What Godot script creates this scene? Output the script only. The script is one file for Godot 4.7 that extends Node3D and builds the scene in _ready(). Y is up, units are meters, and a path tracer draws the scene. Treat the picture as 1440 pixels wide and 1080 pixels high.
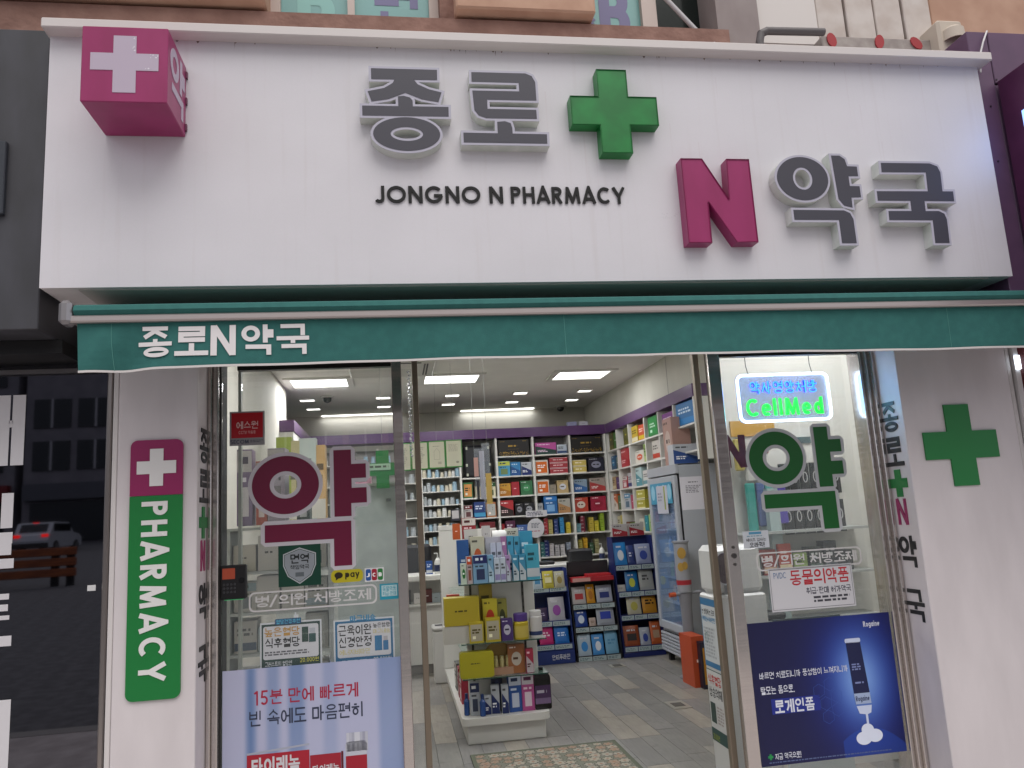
extends Node3D

var mats := {}
var meshes := {}
var glyphs := {}
var names := {}
var rng := RandomNumberGenerator.new()
var PRINT: StandardMaterial3D
var DECAL: StandardMaterial3D
const PANEL := 1.9

func _ready() -> void:
	rng.seed = 7
	var cam := Camera3D.new()
	cam.name = "camera"
	cam.position = Vector3(0, 1.6, 3.2)
	cam.rotation_degrees = Vector3(9.61, -8.96, -3.37)
	cam.fov = 52.28
	cam.far = 400.0
	cam.near = 0.05
	add_child(cam)
	cam.current = true
	var env := Environment.new()
	env.background_mode = Environment.BG_SKY
	var sk := ProceduralSkyMaterial.new()
	sk.sky_top_color = Color(0.95, 0.965, 1.01)
	sk.sky_horizon_color = Color(0.68, 0.685, 0.72)
	sk.ground_horizon_color = Color(0.5, 0.49, 0.49)
	sk.ground_bottom_color = Color(0.3, 0.29, 0.29)
	sk.sky_energy_multiplier = 1.0
	env.sky = Sky.new()
	env.sky.sky_material = sk
	env.tonemap_mode = Environment.TONE_MAPPER_LINEAR
	env.tonemap_exposure = 1.46
	env.sdfgi_enabled = true
	env.ssao_enabled = true
	env.ssil_enabled = true
	var we := WorldEnvironment.new()
	we.name = "world_environment"
	we.environment = env
	add_child(we)
	var sun := DirectionalLight3D.new()
	sun.name = "overcast_sun"
	sun.rotation_degrees = Vector3(-60, 14, 0)
	sun.light_energy = 0.45
	sun.light_color = Color(1.0, 0.985, 0.975)
	sun.light_angular_distance = 50.0
	sun.shadow_enabled = true
	add_child(sun)

	PRINT = mt("printed_paper", Color.WHITE, 0.5)
	PRINT.vertex_color_use_as_albedo = true
	DECAL = mt("vinyl_film", Color.WHITE, 0.35)
	DECAL.vertex_color_use_as_albedo = true
	street()
	interior_shell()
	facade()
	upper_building()
	neighbours()
	entrance()
	sign_board()
	awning()
	decals_left()
	decals_right()
	interior()

# ---------------------------------------------------------------- street
func street() -> void:
	var asphalt := noisy("asphalt", Color(0.33, 0.33, 0.34), Color(0.41, 0.41, 0.42), Vector3(0.7, 0.7, 0.7), 0.9)
	var paving := noisy("pavement_stone", Color(0.66, 0.63, 0.62), Color(0.76, 0.73, 0.72), Vector3(0.5, 0.5, 0.5), 0.85)
	var pm := PlaneMesh.new()
	pm.size = Vector2(300, 300)
	struct("ground", pm, asphalt, Vector3(0, -0.4, 60))
	sbx("pavement", Vector3(-30, -0.3, 0.02), Vector3(30, -0.004, 4.6), paving)
	sbx("kerb", Vector3(-30, -0.3, 4.6), Vector3(30, 0.0, 4.8), mt("kerb_granite", hx("8e8b88"), 0.8))
	# the road climbs away from the shop
	var road := struct("road", bm(200, 0.2, 60), asphalt, Vector3(0, 0.67, 34.8), Vector3(-0.031, 0, 0))
	var white := mt("road_paint", hx("c9c9c4"), 0.7)
	for i in 12:
		part(road, "lane_marking", bm(3.0, 0.004, 0.12), white, Vector3(-45 + i * 7.5, 0.103, -25.0))
	# timber guard rail beside the carriageway
	var wood := noisy("rail_wood", hx("7a3c1c"), hx("a45a2c"), Vector3(0.2, 3.0, 3.0), 0.6)
	var dark := mt("rail_post_metal", hx("18181a"), 0.5, 0.4)
	for k in 3:
		var r := thing("guard_rail", ["orange timber guard rail beside the road, section ending at two dark posts", "orange timber guard rail section before the end section", "orange timber guard rail section farthest from the shop door"][k], "guard rail", Vector3(-9.2 - k * 6.0, 0.3, 22.0))
		for q in 3:
			bx(r, "rail", Vector3(-5.9, 0.35 + q * 0.3, -0.1), Vector3(0, 0.58 + q * 0.3, 0.0), wood, 0.02)
		for px in [-0.2, -0.62, -3.4]:
			bx(r, "post", Vector3(px - 0.09, 0.0, 0.003), Vector3(px + 0.09, 1.1, 0.16), dark)
	car_in_street()
	# blocks across the road
	var bm1 := noisy("far_render", hx("77747a"), hx("858186"), Vector3(0.1, 0.1, 0.1), 0.8)
	var bm2 := noisy("far_brick", hx("6b5750"), hx("7a645c"), Vector3(0.1, 0.1, 0.1), 0.8)
	var win := mt("far_window_glass", hx("1c2126"), 0.1)
	var frame := mt("far_window_frame", hx("a8a6aa"), 0.6)
	for k in 5:
		var h: float = [17.0, 15.0, 10.5, 12.0, 11.0][k]
		var b := thing("office_building", ["grey office block across the road with a red shop sign", "tall grey office block across the road", "low brown brick block across the road", "grey office block across the road beside the brown ones", "brown block across the road farthest along the street"][k], "building", Vector3(-36 + k * 17.0, 1.4, 60))
		bx(b, "wall", Vector3(-8.2, 0, 0.2), Vector3(8.2, h, 12), bm2 if k in [2, 4] else bm1)
		bx(b, "roof", Vector3(-8.5, h, 0.0), Vector3(8.5, h + 0.5, 12), frame)
		bx(b, "fascia", Vector3(-8.0, 3.4, -0.4), Vector3(8.0, 4.6, 0.2), mt("far_sign_red", hx("7c2026"), 0.6) if k == 0 else mt("far_sign_grey", hx("55565e"), 0.6))
		for f in int((h - 5.5) / 3.2):
			for c in 5:
				var w := bx(b, "window", Vector3(-7.6 + c * 3.1, 5.6 + f * 3.2, 0.1), Vector3(-5.0 + c * 3.1, 7.8 + f * 3.2, 0.2), win)
				bx(w, "mullion", Vector3(-0.08, -1.1, -0.12), Vector3(0.08, 1.1, -0.052), frame)
		bx(b, "shop_window", Vector3(-7.6, 0.3, 0.05), Vector3(7.6, 3.2, 0.2), win)

func car_in_street() -> void:
	var paint := mt("car_paint", hx("b9bcc2"), 0.25)
	paint.clearcoat_enabled = true
	var glass := mt("car_glass", hx("15181c"), 0.05)
	var dark := mt("car_trim", hx("1c1c1e"), 0.5)
	var c := thing("parked_car", "silver sport utility car with red tail lights lit on the road", "car", Vector3(-19.7, 1.1, 46.3), 0.0)
	# body from a side outline, along z, tail at -z
	var side := pv([-2.3, 0.32, -2.38, 0.7, -2.3, 1.0, -2.1, 1.12, -1.75, 1.66, -1.3, 1.72, 0.3, 1.7, 1.0, 1.14, 1.9, 1.02, 2.25, 0.8, 2.3, 0.36])
	var body := part(c, "body", solid2(unite([side]), 1.84), paint, Vector3.ZERO, Vector3(0, -PI / 2, 0))
	body.name = "body"
	part(c, "rear_window", bm(1.4, 0.5, 0.02), glass, Vector3(0, 1.4, -1.95), Vector3(0.57, 0, 0))
	for s in [-1.0, 1.0]:
		part(c, "side_window", bm(0.02, 0.42, 2.3), glass, Vector3(s * 0.925, 1.4, -0.55))
		part(c, "tail_light", bm(0.34, 0.16, 0.06), glow_mat("tail_light_red", Color(1.0, 0.08, 0.05), 2.5), Vector3(s * 0.72, 0.98, -2.33))
		for zz in [-1.4, 1.4]:
			var w := part(c, "wheel", cyl(0.34, 0.24, 20), dark, Vector3(s * 0.84, 0.34, zz), Vector3(0, 0, PI / 2))
			part(w, "rim", cyl(0.2, 0.26, 12), mt("car_rim", hx("9a9a9c"), 0.3, 0.8))
	part(c, "brake_light", bm(0.3, 0.05, 0.05), glow_mat("tail_light_red", Color(1.0, 0.08, 0.05), 2.5), Vector3(0, 1.68, -1.72))
	part(c, "bumper", bm(1.8, 0.26, 0.12), dark, Vector3(0, 0.45, -2.36))

# a shape extruded half to each side
func solid2(shape: Dictionary, d: float) -> Mesh:
	var pb := PB.new()
	fill(pb, shape, d / 2, Color.WHITE)
	sides(pb, shape, -d / 2, d / 2, Color.WHITE)
	for p in pieces(shape):
		var ix := Geometry2D.triangulate_polygon(p)
		for i in range(0, ix.size(), 3):
			pb.tri(Vector3(p[ix[i]].x, p[ix[i]].y, -d / 2), Vector3(p[ix[i + 1]].x, p[ix[i + 1]].y, -d / 2), Vector3(p[ix[i + 2]].x, p[ix[i + 2]].y, -d / 2), Color.WHITE, Vector3(0, 0, -1))
	return pb.mesh()

# ---------------------------------------------------------------- shop front
func facade() -> void:
	var white := noisy("pilaster_panel", hx("cbc4c5"), hx("d3cccd"), Vector3(0.9, 0.25, 0.9), 0.42)
	var trim := mt("pilaster_trim", hx("cfcac8"), 0.4)
	var green := mt("cross_green", hx("0f7434"), 0.4)
	var magenta := mt("plate_magenta", hx("8d1f57"), 0.4)
	var black := mt("letter_black", hx("1b1b1e"), 0.45)
	# left pilaster
	var p := thing("pilaster", "white panelled pilaster carrying the upright green pharmacy plate", "pilaster", Vector3(-0.855, 0, 0.2))
	bx(p, "front_panel", Vector3(-0.125, 0, -0.28), Vector3(0.15, 2.5, 0.0), white, 0.003)
	bx(p, "edge_panel", Vector3(-0.145, 0, -0.28), Vector3(-0.127, 2.5, -0.004), trim, 0.002)
	# right pilaster
	var q := thing("pilaster", "white panelled pilaster with a big green cross", "pilaster", Vector3(2.4, 0, 0.2))
	bx(q, "front_panel", Vector3(-0.266, 0, -0.28), Vector3(0.262, 2.5, 0.0), white, 0.003)
	bx(q, "edge_panel", Vector3(0.264, 0, -0.28), Vector3(0.285, 2.5, -0.004), trim, 0.002)
	var cr := thing("cross_sign", "big flat green cross on the white pilaster", "sign", Vector3(2.38, 1.79, 0.2))
	part(cr, "cross", solid(plus(0, 0, 0.172, 0.058), 0.0005, 0.008), green)
	# upright plate on the left pilaster
	var pl := thing("pharmacy_plate", "upright plate, magenta with white cross above green with white pharmacy lettering", "sign", Vector3(-0.843, 1.5, 0.2))
	var top := unite([rrect(-0.09, 0.25, 0.09, 0.45, 0.025)])
	top = unite([rrect(-0.09, 0.25, 0.09, 0.45, 0.025), rect_p(-0.09, 0.25, 0.09, 0.3)])
	part(pl, "magenta_field", solid(top, 0.0005, 0.009), magenta)
	part(pl, "green_field", solid(unite([rrect(-0.09, -0.45, 0.09, 0.2, 0.025), rect_p(-0.09, 0.0, 0.09, 0.2488)]), 0.0005, 0.009), green)
	part(pl, "cross", solid(plus(0, 0.35, 0.067, 0.023), 0.0092, 0.012), mt("plate_white", hx("dcdad8"), 0.4))
	var words := []
	var pb := PB.new()
	var sh := text_shapes("PHARMACY", -0.328, -0.048, 0.62, 0.088, 0.17, 0.07)
	for s in sh:
		fill(pb, s, 0.012, Color.WHITE)
		sides(pb, s, 0.0092, 0.012, Color.WHITE)
	part(pl, "lettering", pb.mesh(), mt("plate_white", hx("dcdad8"), 0.4), Vector3(0, -0.1, 0), Vector3(0, 0, -PI / 2))
	# name strips on the inner faces of both pilasters
	for s in [-1.0, 1.0]:
		var t := thing("name_strip", "vertical shop name on the inner face of the %s" % ["pilaster beside the green plate", "pilaster with the big cross"][0 if s < 0 else 1], "sign", Vector3(-0.7045 if s < 0 else 2.1335, 0, 0.11), PI / 2 if s < 0 else -PI / 2)
		var ys := [1.93, 1.78, 1.645, 1.525, 1.36, 1.14]
		for i in 6:
			var ch: String = "종로+N약국"[i]
			if ch == "+":
				part(t, "cross", solid(plus(0, ys[i], 0.058, 0.02), 0.0, 0.003), green)
				continue
			var h := 0.11 if ch == "N" else 0.13
			var g := moved(glyph(ch, 0.155)[1], 0.09 if ch == "N" else 0.118, h, Vector2(-0.035 if ch == "N" else -0.059, ys[i] - h / 2))
			var lb := PB.new()
			fill(lb, g, 0.003, Color.WHITE)
			sides(lb, g, 0.0, 0.003, Color.WHITE)
			part(t, "letter", lb.mesh(), magenta if ch == "N" else black)
	# cream beam and wall strips over the shop front
	var cream := noisy("beam_paint", hx("cfc8c0"), hx("d8d1c9"), Vector3(0.6, 0.6, 0.6), 0.6)
	var beam := thing("lintel", "cream lintel box under the white sign board", "lintel", Vector3(0.7, 2.46, 0.0))
	bx(beam, "casing", Vector3(-1.925, -0.058, -0.06), Vector3(1.985, 0.1, 0.24), cream)

func sign_board() -> void:
	var white := mt("sign_white", Color.WHITE, 0.4)
	white.albedo_texture = streaked()
	white.uv1_scale = Vector3(1, 1, 1)
	var plain := mt("sign_edge_white", hx("d9d4d4"), 0.4)
	var sb := thing("sign_board", "long white sign board above the pharmacy entrance", "sign board", Vector3(0.675, 2.437, 0.5))
	var pm := QuadMesh.new()
	pm.size = Vector2(3.63, 0.963)
	part(sb, "face", pm, white, Vector3(0, 0.4815, 0.0))
	bx(sb, "casing", Vector3(-1.815, 0, -0.3), Vector3(1.815, 0.963, -0.001), plain, 0.002)
	bx(sb, "top_cap", Vector3(-1.825, 0.918, -0.32), Vector3(1.845, 0.955, 0.055), mt("cap_white", hx("d2cbc8"), 0.45), 0.004)
	bx(sb, "soffit", Vector3(-1.7, -0.004, -0.29), Vector3(1.72, -0.0005, -0.02), mt("soffit_paint", hx("bdb8b3"), 0.4))
	var drips := PB.new()
	for i in 40:
		var dx := rng.randf_range(-1.75, 1.75)
		var l := rng.randf_range(0.002, 0.012) if i % 5 else rng.randf_range(0.012, 0.028)
		var w := rng.randf_range(0.0015, 0.012) if i % 5 else rng.randf_range(0.001, 0.003)
		fill(drips, unite([pv([dx, 0.917, dx + w, 0.917, dx + w * 0.7, 0.917 - l * 0.5, dx + w * 0.45, 0.917 - l, dx + w * 0.2, 0.917 - l * 0.4])]), 0.0008, hx(["6a5248", "8a7468", "4c3c34"][i % 3]))
	part(sb, "grime", drips.mesh(), PRINT)
	# cube lamp sign
	var mag := noisy("cube_magenta", hx("8e2059"), hx("982762"), Vector3(1.2, 0.4, 1.2), 0.35)
	var cu := thing("cube_sign", "magenta cube sign with a white cross", "sign", Vector3(-0.816, 3.114, 0.501))
	bx(cu, "box", Vector3(-0.132, -0.133, 0.0), Vector3(0.132, 0.133, 0.23), mag, 0.003)
	var film := mt("cube_film", hx("b7a9ba"), 0.45)
	part(cu, "cross", solid(unite([rect_p(-0.035, -0.1, 0.035, 0.1), rect_p(-0.104, -0.026 + 0.004, 0.104, 0.038)]), 0.23, 0.2315), film)
	var chips := PB.new()
	for k in 16:
		var c := Vector2([0.03, 0.03, 0.1, 0.085, 0.07, 0.03][k % 6], [0.09, 0.06, 0.03, 0.03, -0.018, 0.045][k % 6]) + Vector2(rng.randf_range(-0.006, 0.004), rng.randf_range(-0.006, 0.006))
		fill(chips, unite([oval(c.x, c.y, rng.randf_range(0.001, 0.004), rng.randf_range(0.001, 0.003), 7)]), 0.2317 + k * 0.00002, hx("d8d2da"))
	part(cu, "worn_chips", chips.mesh(), PRINT)
	var g := moved(glyph("약", 0.15)[1], 0.19, 0.21, Vector2(-0.095, -0.1))
	part(cu, "side_letter", solid(g, 0.0, 0.0015), film, Vector3(0.1322, 0, 0.115), Vector3(0, PI / 2, 0))
	for yy in [-0.1, 0.0, 0.1]:
		bx(cu, "hinge", Vector3(0.1325, yy - 0.012, 0.0), Vector3(0.138, yy + 0.012, 0.012), mt("hinge_metal", hx("6b3550"), 0.5))
	# built-up letters
	var face := mt("letter_face_grey", hx("403f49"), 0.4)
	var rim := mt("letter_rim", hx("b4b2c0"), 0.3)
	var wall := noisy("letter_side", hx("c3c8c0"), hx("d5d6d2"), Vector3(1.5, 1.5, 1.5), 0.5)
	var jong := [pv([-0.033, 3.237, 0.207, 3.238, 0.206, 3.197, -0.033, 3.194]),
		pv([0.053, 3.2, 0.118, 3.2, 0.134, 3.178, 0.175, 3.159, 0.220, 3.148, 0.207, 3.109, 0.147, 3.119, 0.088, 3.143, 0.027, 3.117, -0.034, 3.106, -0.047, 3.146, 0.012, 3.160, 0.043, 3.180]),
		pv([0.061, 3.128, 0.081, 3.131, 0.104, 3.125, 0.113, 3.113, 0.113, 3.08, 0.061, 3.08]),
		pv([-0.068, 3.089, 0.243, 3.091, 0.242, 3.053, -0.068, 3.051])]
	jong.append_array(ring(0.088, 2.982, 0.12, 0.065, 0.058, 0.027))
	letter("jong", "first built-up grey letter of the Korean name, with a wide ring at its foot", jong, [face, rim, wall])
	letter("ro", "second built-up grey letter of the Korean name, beside the green cross", [
		pv([0.334, 3.233, 0.537, 3.234, 0.561, 3.224, 0.573, 3.199, 0.573, 3.125, 0.387, 3.124, 0.387, 3.087, 0.570, 3.087, 0.570, 3.051, 0.381, 3.050, 0.353, 3.060, 0.338, 3.081, 0.334, 3.159, 0.510, 3.160, 0.510, 3.195, 0.333, 3.195]),
		pv([0.42, 3.036, 0.449, 3.039, 0.470, 3.032, 0.475, 3.013, 0.475, 2.98, 0.42, 2.98]),
		pv([0.293, 2.991, 0.604, 2.990, 0.603, 2.953, 0.293, 2.953])], [face, rim, wall])
	var yak := ring(1.603, 2.824, 0.106, 0.089, 0.040, 0.046)
	yak.append(pv([1.735, 2.921, 1.770, 2.921, 1.790, 2.907, 1.797, 2.877, 1.838, 2.876, 1.838, 2.836, 1.797, 2.836, 1.797, 2.795, 1.838, 2.794, 1.838, 2.749, 1.797, 2.747, 1.796, 2.706, 1.762, 2.714, 1.742, 2.741]))
	yak.append(pv([1.548, 2.696, 1.758, 2.694, 1.782, 2.683, 1.793, 2.658, 1.793, 2.561, 1.732, 2.561, 1.732, 2.655, 1.548, 2.656]))
	letter("yak", "built-up grey letter with a ring, next to the magenta N", yak, [face, rim, wall])
	letter("guk", "last built-up grey letter of the Korean name, with two hooks", [
		pv([1.944, 2.893, 2.156, 2.893, 2.188, 2.881, 2.198, 2.855, 2.194, 2.768, 2.130, 2.767, 2.134, 2.855, 1.942, 2.854]),
		pv([1.909, 2.774, 2.241, 2.775, 2.239, 2.734, 1.908, 2.735]),
		pv([2.048, 2.745, 2.109, 2.745, 2.107, 2.686, 2.046, 2.686]),
		pv([1.947, 2.692, 2.165, 2.692, 2.187, 2.681, 2.194, 2.658, 2.190, 2.560, 2.128, 2.560, 2.132, 2.654, 1.945, 2.655])], [face, rim, wall])
	var gm := noisy("cross_sign_green", hx("0d6e30"), hx("128039"), Vector3(1.2, 1.2, 1.2), 0.35)
	letter("cross", "built-up green cross between the Korean letters on the white board", [pv([0.812, 3.260, 0.930, 3.260, 0.930, 3.150, 1.042, 3.150, 1.042, 3.032, 0.930, 3.032, 0.930, 2.918, 0.810, 2.918, 0.810, 3.030, 0.702, 3.030, 0.702, 3.148, 0.812, 3.148])], [gm, gm, gm])
	letter("n", "built-up magenta letter N on the white board", [pv([1.114, 2.901, 1.200, 2.901, 1.291, 2.739, 1.297, 2.901, 1.390, 2.901, 1.390, 2.566, 1.304, 2.565, 1.208, 2.724, 1.206, 2.564, 1.113, 2.564])], [mag, mag, mag])
	# English name
	var eng := thing("name_lettering", "black English lettering under the Korean name on the white board", "lettering", Vector3(0, 2.7385, 0.5))
	var blk := mt("acrylic_black", hx("0b0b0d"), 0.25)
	var widths := [["JONGNO", -0.032, 0.385], ["N", 0.382, 0.055], ["PHARMACY", 0.462, 0.44]]
	for wd in widths:
		for s in text_shapes(wd[0], wd[1], 0.0, wd[2], 0.064, 0.15, 0.0):
			part(eng, "letter", solid(s, 0.0, 0.007), blk)

# faint run-off streaks and dust on the white panel
func streaked() -> ImageTexture:
	var w := 1024
	var h := 272
	var im := Image.create(w, h, false, Image.FORMAT_RGB8)
	var n := FastNoiseLite.new()
	n.seed = 5
	n.frequency = 0.01
	var n2 := FastNoiseLite.new()
	n2.seed = 9
	n2.frequency = 0.09
	var r := RandomNumberGenerator.new()
	r.seed = 3
	var base := Color(0.838, 0.828, 0.846)
	for y in h:
		for x in w:
			var streak := maxf(0.0, n2.get_noise_2d(x, y * 0.035) - 0.25) * 0.035
			var k := 1.0 + n.get_noise_2d(x * 0.7, y) * 0.018 - streak + r.randf_range(-0.004, 0.004)
			im.set_pixel(x, y, Color(base.r * k, base.g * (k - streak * 0.3), base.b * (k - streak * 0.5)))
	# thin brownish runs below the middle of the cap
	for run in 14:
		var x := r.randi_range(430, 640) if run < 8 else r.randi_range(20, 1000)
		var y0 := r.randi_range(14, 130)
		var l := r.randi_range(14, 110)
		for y in range(y0, mini(y0 + l, h)):
			var f := 0.035 * (1.0 - float(y - y0) / l)
			var c := im.get_pixel(x, y)
			im.set_pixel(x, y, Color(c.r * (1.0 - f * 0.6), c.g * (1.0 - f), c.b * (1.0 - f)))
	# ghost of an old line of lettering
	for i in 60:
		var gx := r.randi_range(610, 720)
		var gy := r.randi_range(196, 202)
		var c := im.get_pixel(gx, gy)
		im.set_pixel(gx, gy, c * 0.95)
	return ImageTexture.create_from_image(im)

func letter(_key: String, label: String, shapes: Array, ms: Array) -> void:
	var lo := Vector2(INF, INF)
	var hi := -lo
	for s in shapes:
		for p in s:
			lo = lo.min(p)
			hi = hi.max(p)
	var c := (lo + hi) / 2
	var t := thing("sign_letter" if ms[0] != ms[1] or _key == "n" else "sign_cross", label, "sign letter" if _key != "cross" else "sign", Vector3(c.x, c.y, 0.5))
	var f := moved(unite(shapes), 1, 1, -c)
	if ms[0] == ms[1]:
		part(t, "body", solid(f, 0.0, 0.05), ms[0])
		# folded rim around the face
		var pb := PB.new()
		var inner := grow(f, -0.0035)
		sides(pb, f, 0.05, 0.0525, Color.WHITE)
		sides(pb, inner, 0.0501, 0.0525, Color.WHITE)
		part(t, "trim", pb.mesh(), ms[0])
		return
	var body := grow(f, 0.009)
	part(t, "side_wall", solid(body, 0.0, 0.048), ms[2])
	part(t, "rim", solid(body, 0.0482, 0.05), ms[1])
	part(t, "face", solid(f, 0.0502, 0.0512), ms[0])

func sides_mesh(shape: Dictionary, z0: float, z1: float) -> Mesh:
	var pb := PB.new()
	sides(pb, shape, z0, z1, Color.WHITE)
	return pb.mesh()

func awning() -> void:
	var cloth := noisy("awning_cloth", hx("2a6460"), hx("2f6b66"), Vector3(3, 3, 3), 0.85)
	cloth.normal_enabled = true
	cloth.normal_texture = noise_tex(77, 0.2, Color.BLACK, Color.WHITE, 512, 2, 0.2, 0.8, true)
	cloth.normal_scale = 0.5
	cloth.backlight_enabled = true
	cloth.backlight = Color(0.2, 0.3, 0.28)
	var alu := mt("awning_aluminium", hx("b7aeac"), 0.35, 0.6)
	var a := thing("awning", "green fabric awning with white shop name on its valance", "awning", Vector3(0.9, 2.32, 0.0))
	var x0 := -1.9
	var x1 := 2.0
	# cover running back under the sign board
	var prof := [[0.575, 0.0], [0.588, 0.014], [0.582, 0.03], [0.566, 0.038], [0.4, 0.056], [0.22, 0.075]]
	var pb := PB.new()
	for i in prof.size() - 1:
		var p: Array = prof[i]
		var q: Array = prof[i + 1]
		var nr := Vector3(0, q[0] - p[0], -(q[1] - p[1])).normalized() * -1.0
		pb.quad(Vector3(x0, p[1], p[0]), Vector3(x1, p[1], p[0]), Vector3(x1, q[1], q[0]), Vector3(x0, q[1], q[0]), Color.WHITE, nr)
	part(a, "cover", pb.mesh(), cloth)
	bx(a, "front_bar", Vector3(x0 - 0.03, -0.024, 0.545), Vector3(x1, 0.0, 0.582), alu, 0.005)
	bx(a, "end_cap", Vector3(x0 - 0.045, -0.03, 0.53), Vector3(x0 - 0.005, 0.05, 0.592), mt("awning_cap", hx("8d8a8c"), 0.3, 0.5), 0.012)
	# hanging valance with soft waves
	var vb := PB.new()
	var hb := PB.new()
	var n := 150
	var m := 7
	var rows := []
	for j in m + 1:
		var row := PackedVector3Array()
		for i in n + 1:
			var u := float(i) / n
			var v := float(j) / m
			var x := lerpf(x0 + 0.005, x1, u)
			var drop := 0.152 + 0.012 * exp(-u * 9.0) + 0.012 * u - 0.004 * sin(u * 5.0)
			var wav := 0.006 * sin(u * 23.0) + 0.004 * sin(u * 61.0 + 1.0) + 0.03 * exp(-pow((u - 0.035) / 0.03, 2.0)) * sin(u * 75.0 + v * 2.2)
			row.append(Vector3(x + 0.012 * v * exp(-u * 14.0), -0.024 - drop * v, 0.562 + wav * v))
		rows.append(row)
	for j in m:
		for i in n:
			var p00: Vector3 = rows[j][i]
			var p10: Vector3 = rows[j][i + 1]
			var p01: Vector3 = rows[j + 1][i]
			var p11: Vector3 = rows[j + 1][i + 1]
			var na := (p10 - p00).cross(p00 - p01).normalized()
			var k := clampi(i + 1, 0, n - 1)
			var nb: Vector3 = (rows[j][k + 1] - rows[j][k]).cross(rows[j][k] - rows[j + 1][k]).normalized()
			vb.quadn(p00, p10, p11, p01, na, nb, nb, na)
	for i in n:
		var p: Vector3 = rows[m][i]
		var q: Vector3 = rows[m][i + 1]
		var f := Vector3(0, 0, 0.003)
		var d := Vector3(0, 0.007, 0)
		hb.quad(p + f, q + f, q + f + d, p + f + d, Color.WHITE, Vector3(0, 0, 1))
		hb.quad(p + f, q + f, q - f, p - f, Color.WHITE, Vector3(0, -1, 0))
	part(a, "valance", vb.mesh(), cloth)
	for sx in [4, 62, 120]:
		var sb := PB.new()
		for j in m:
			var p: Vector3 = rows[j][sx] + Vector3(0, 0, 0.0012)
			var q: Vector3 = rows[j + 1][sx] + Vector3(0, 0, 0.0012)
			sb.quad(p, p + Vector3(0.0016, 0, 0), q + Vector3(0.0016, 0, 0), q, Color.WHITE, Vector3(0, 0, 1))
		part(a, "seam", sb.mesh(), mt("seam_thread", hx("4f8a82"), 0.8))
	part(a, "hem", hb.mesh(), mt("hem_white", hx("cfcac8"), 0.7))
	# the lettering lies on the cloth: its points follow the waves
	var tb := PB.new()
	for s in text_shapes("종로N약국", x0 + 0.19, -0.142, 0.545, 0.103, 0.165):
		for tr in s.t:
			var pts := []
			for k in 3:
				var w2: Vector2 = tr[k]
				var u := (w2.x - x0 - 0.005) / (x1 - x0 - 0.005)
				var v := clampf((-0.024 - w2.y) / 0.152, 0.0, 1.0)
				var wav := 0.006 * sin(u * 23.0) + 0.004 * sin(u * 61.0 + 1.0) + 0.03 * exp(-pow((u - 0.035) / 0.03, 2.0)) * sin(u * 75.0 + v * 2.2)
				pts.append(Vector3(w2.x, w2.y, 0.5655 + wav * v))
			tb.tri(pts[0], pts[1], pts[2], Color.WHITE, Vector3(0, 0, 1))
	part(a, "lettering", tb.mesh(), mt("awning_white", hx("dedada"), 0.6))

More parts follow.
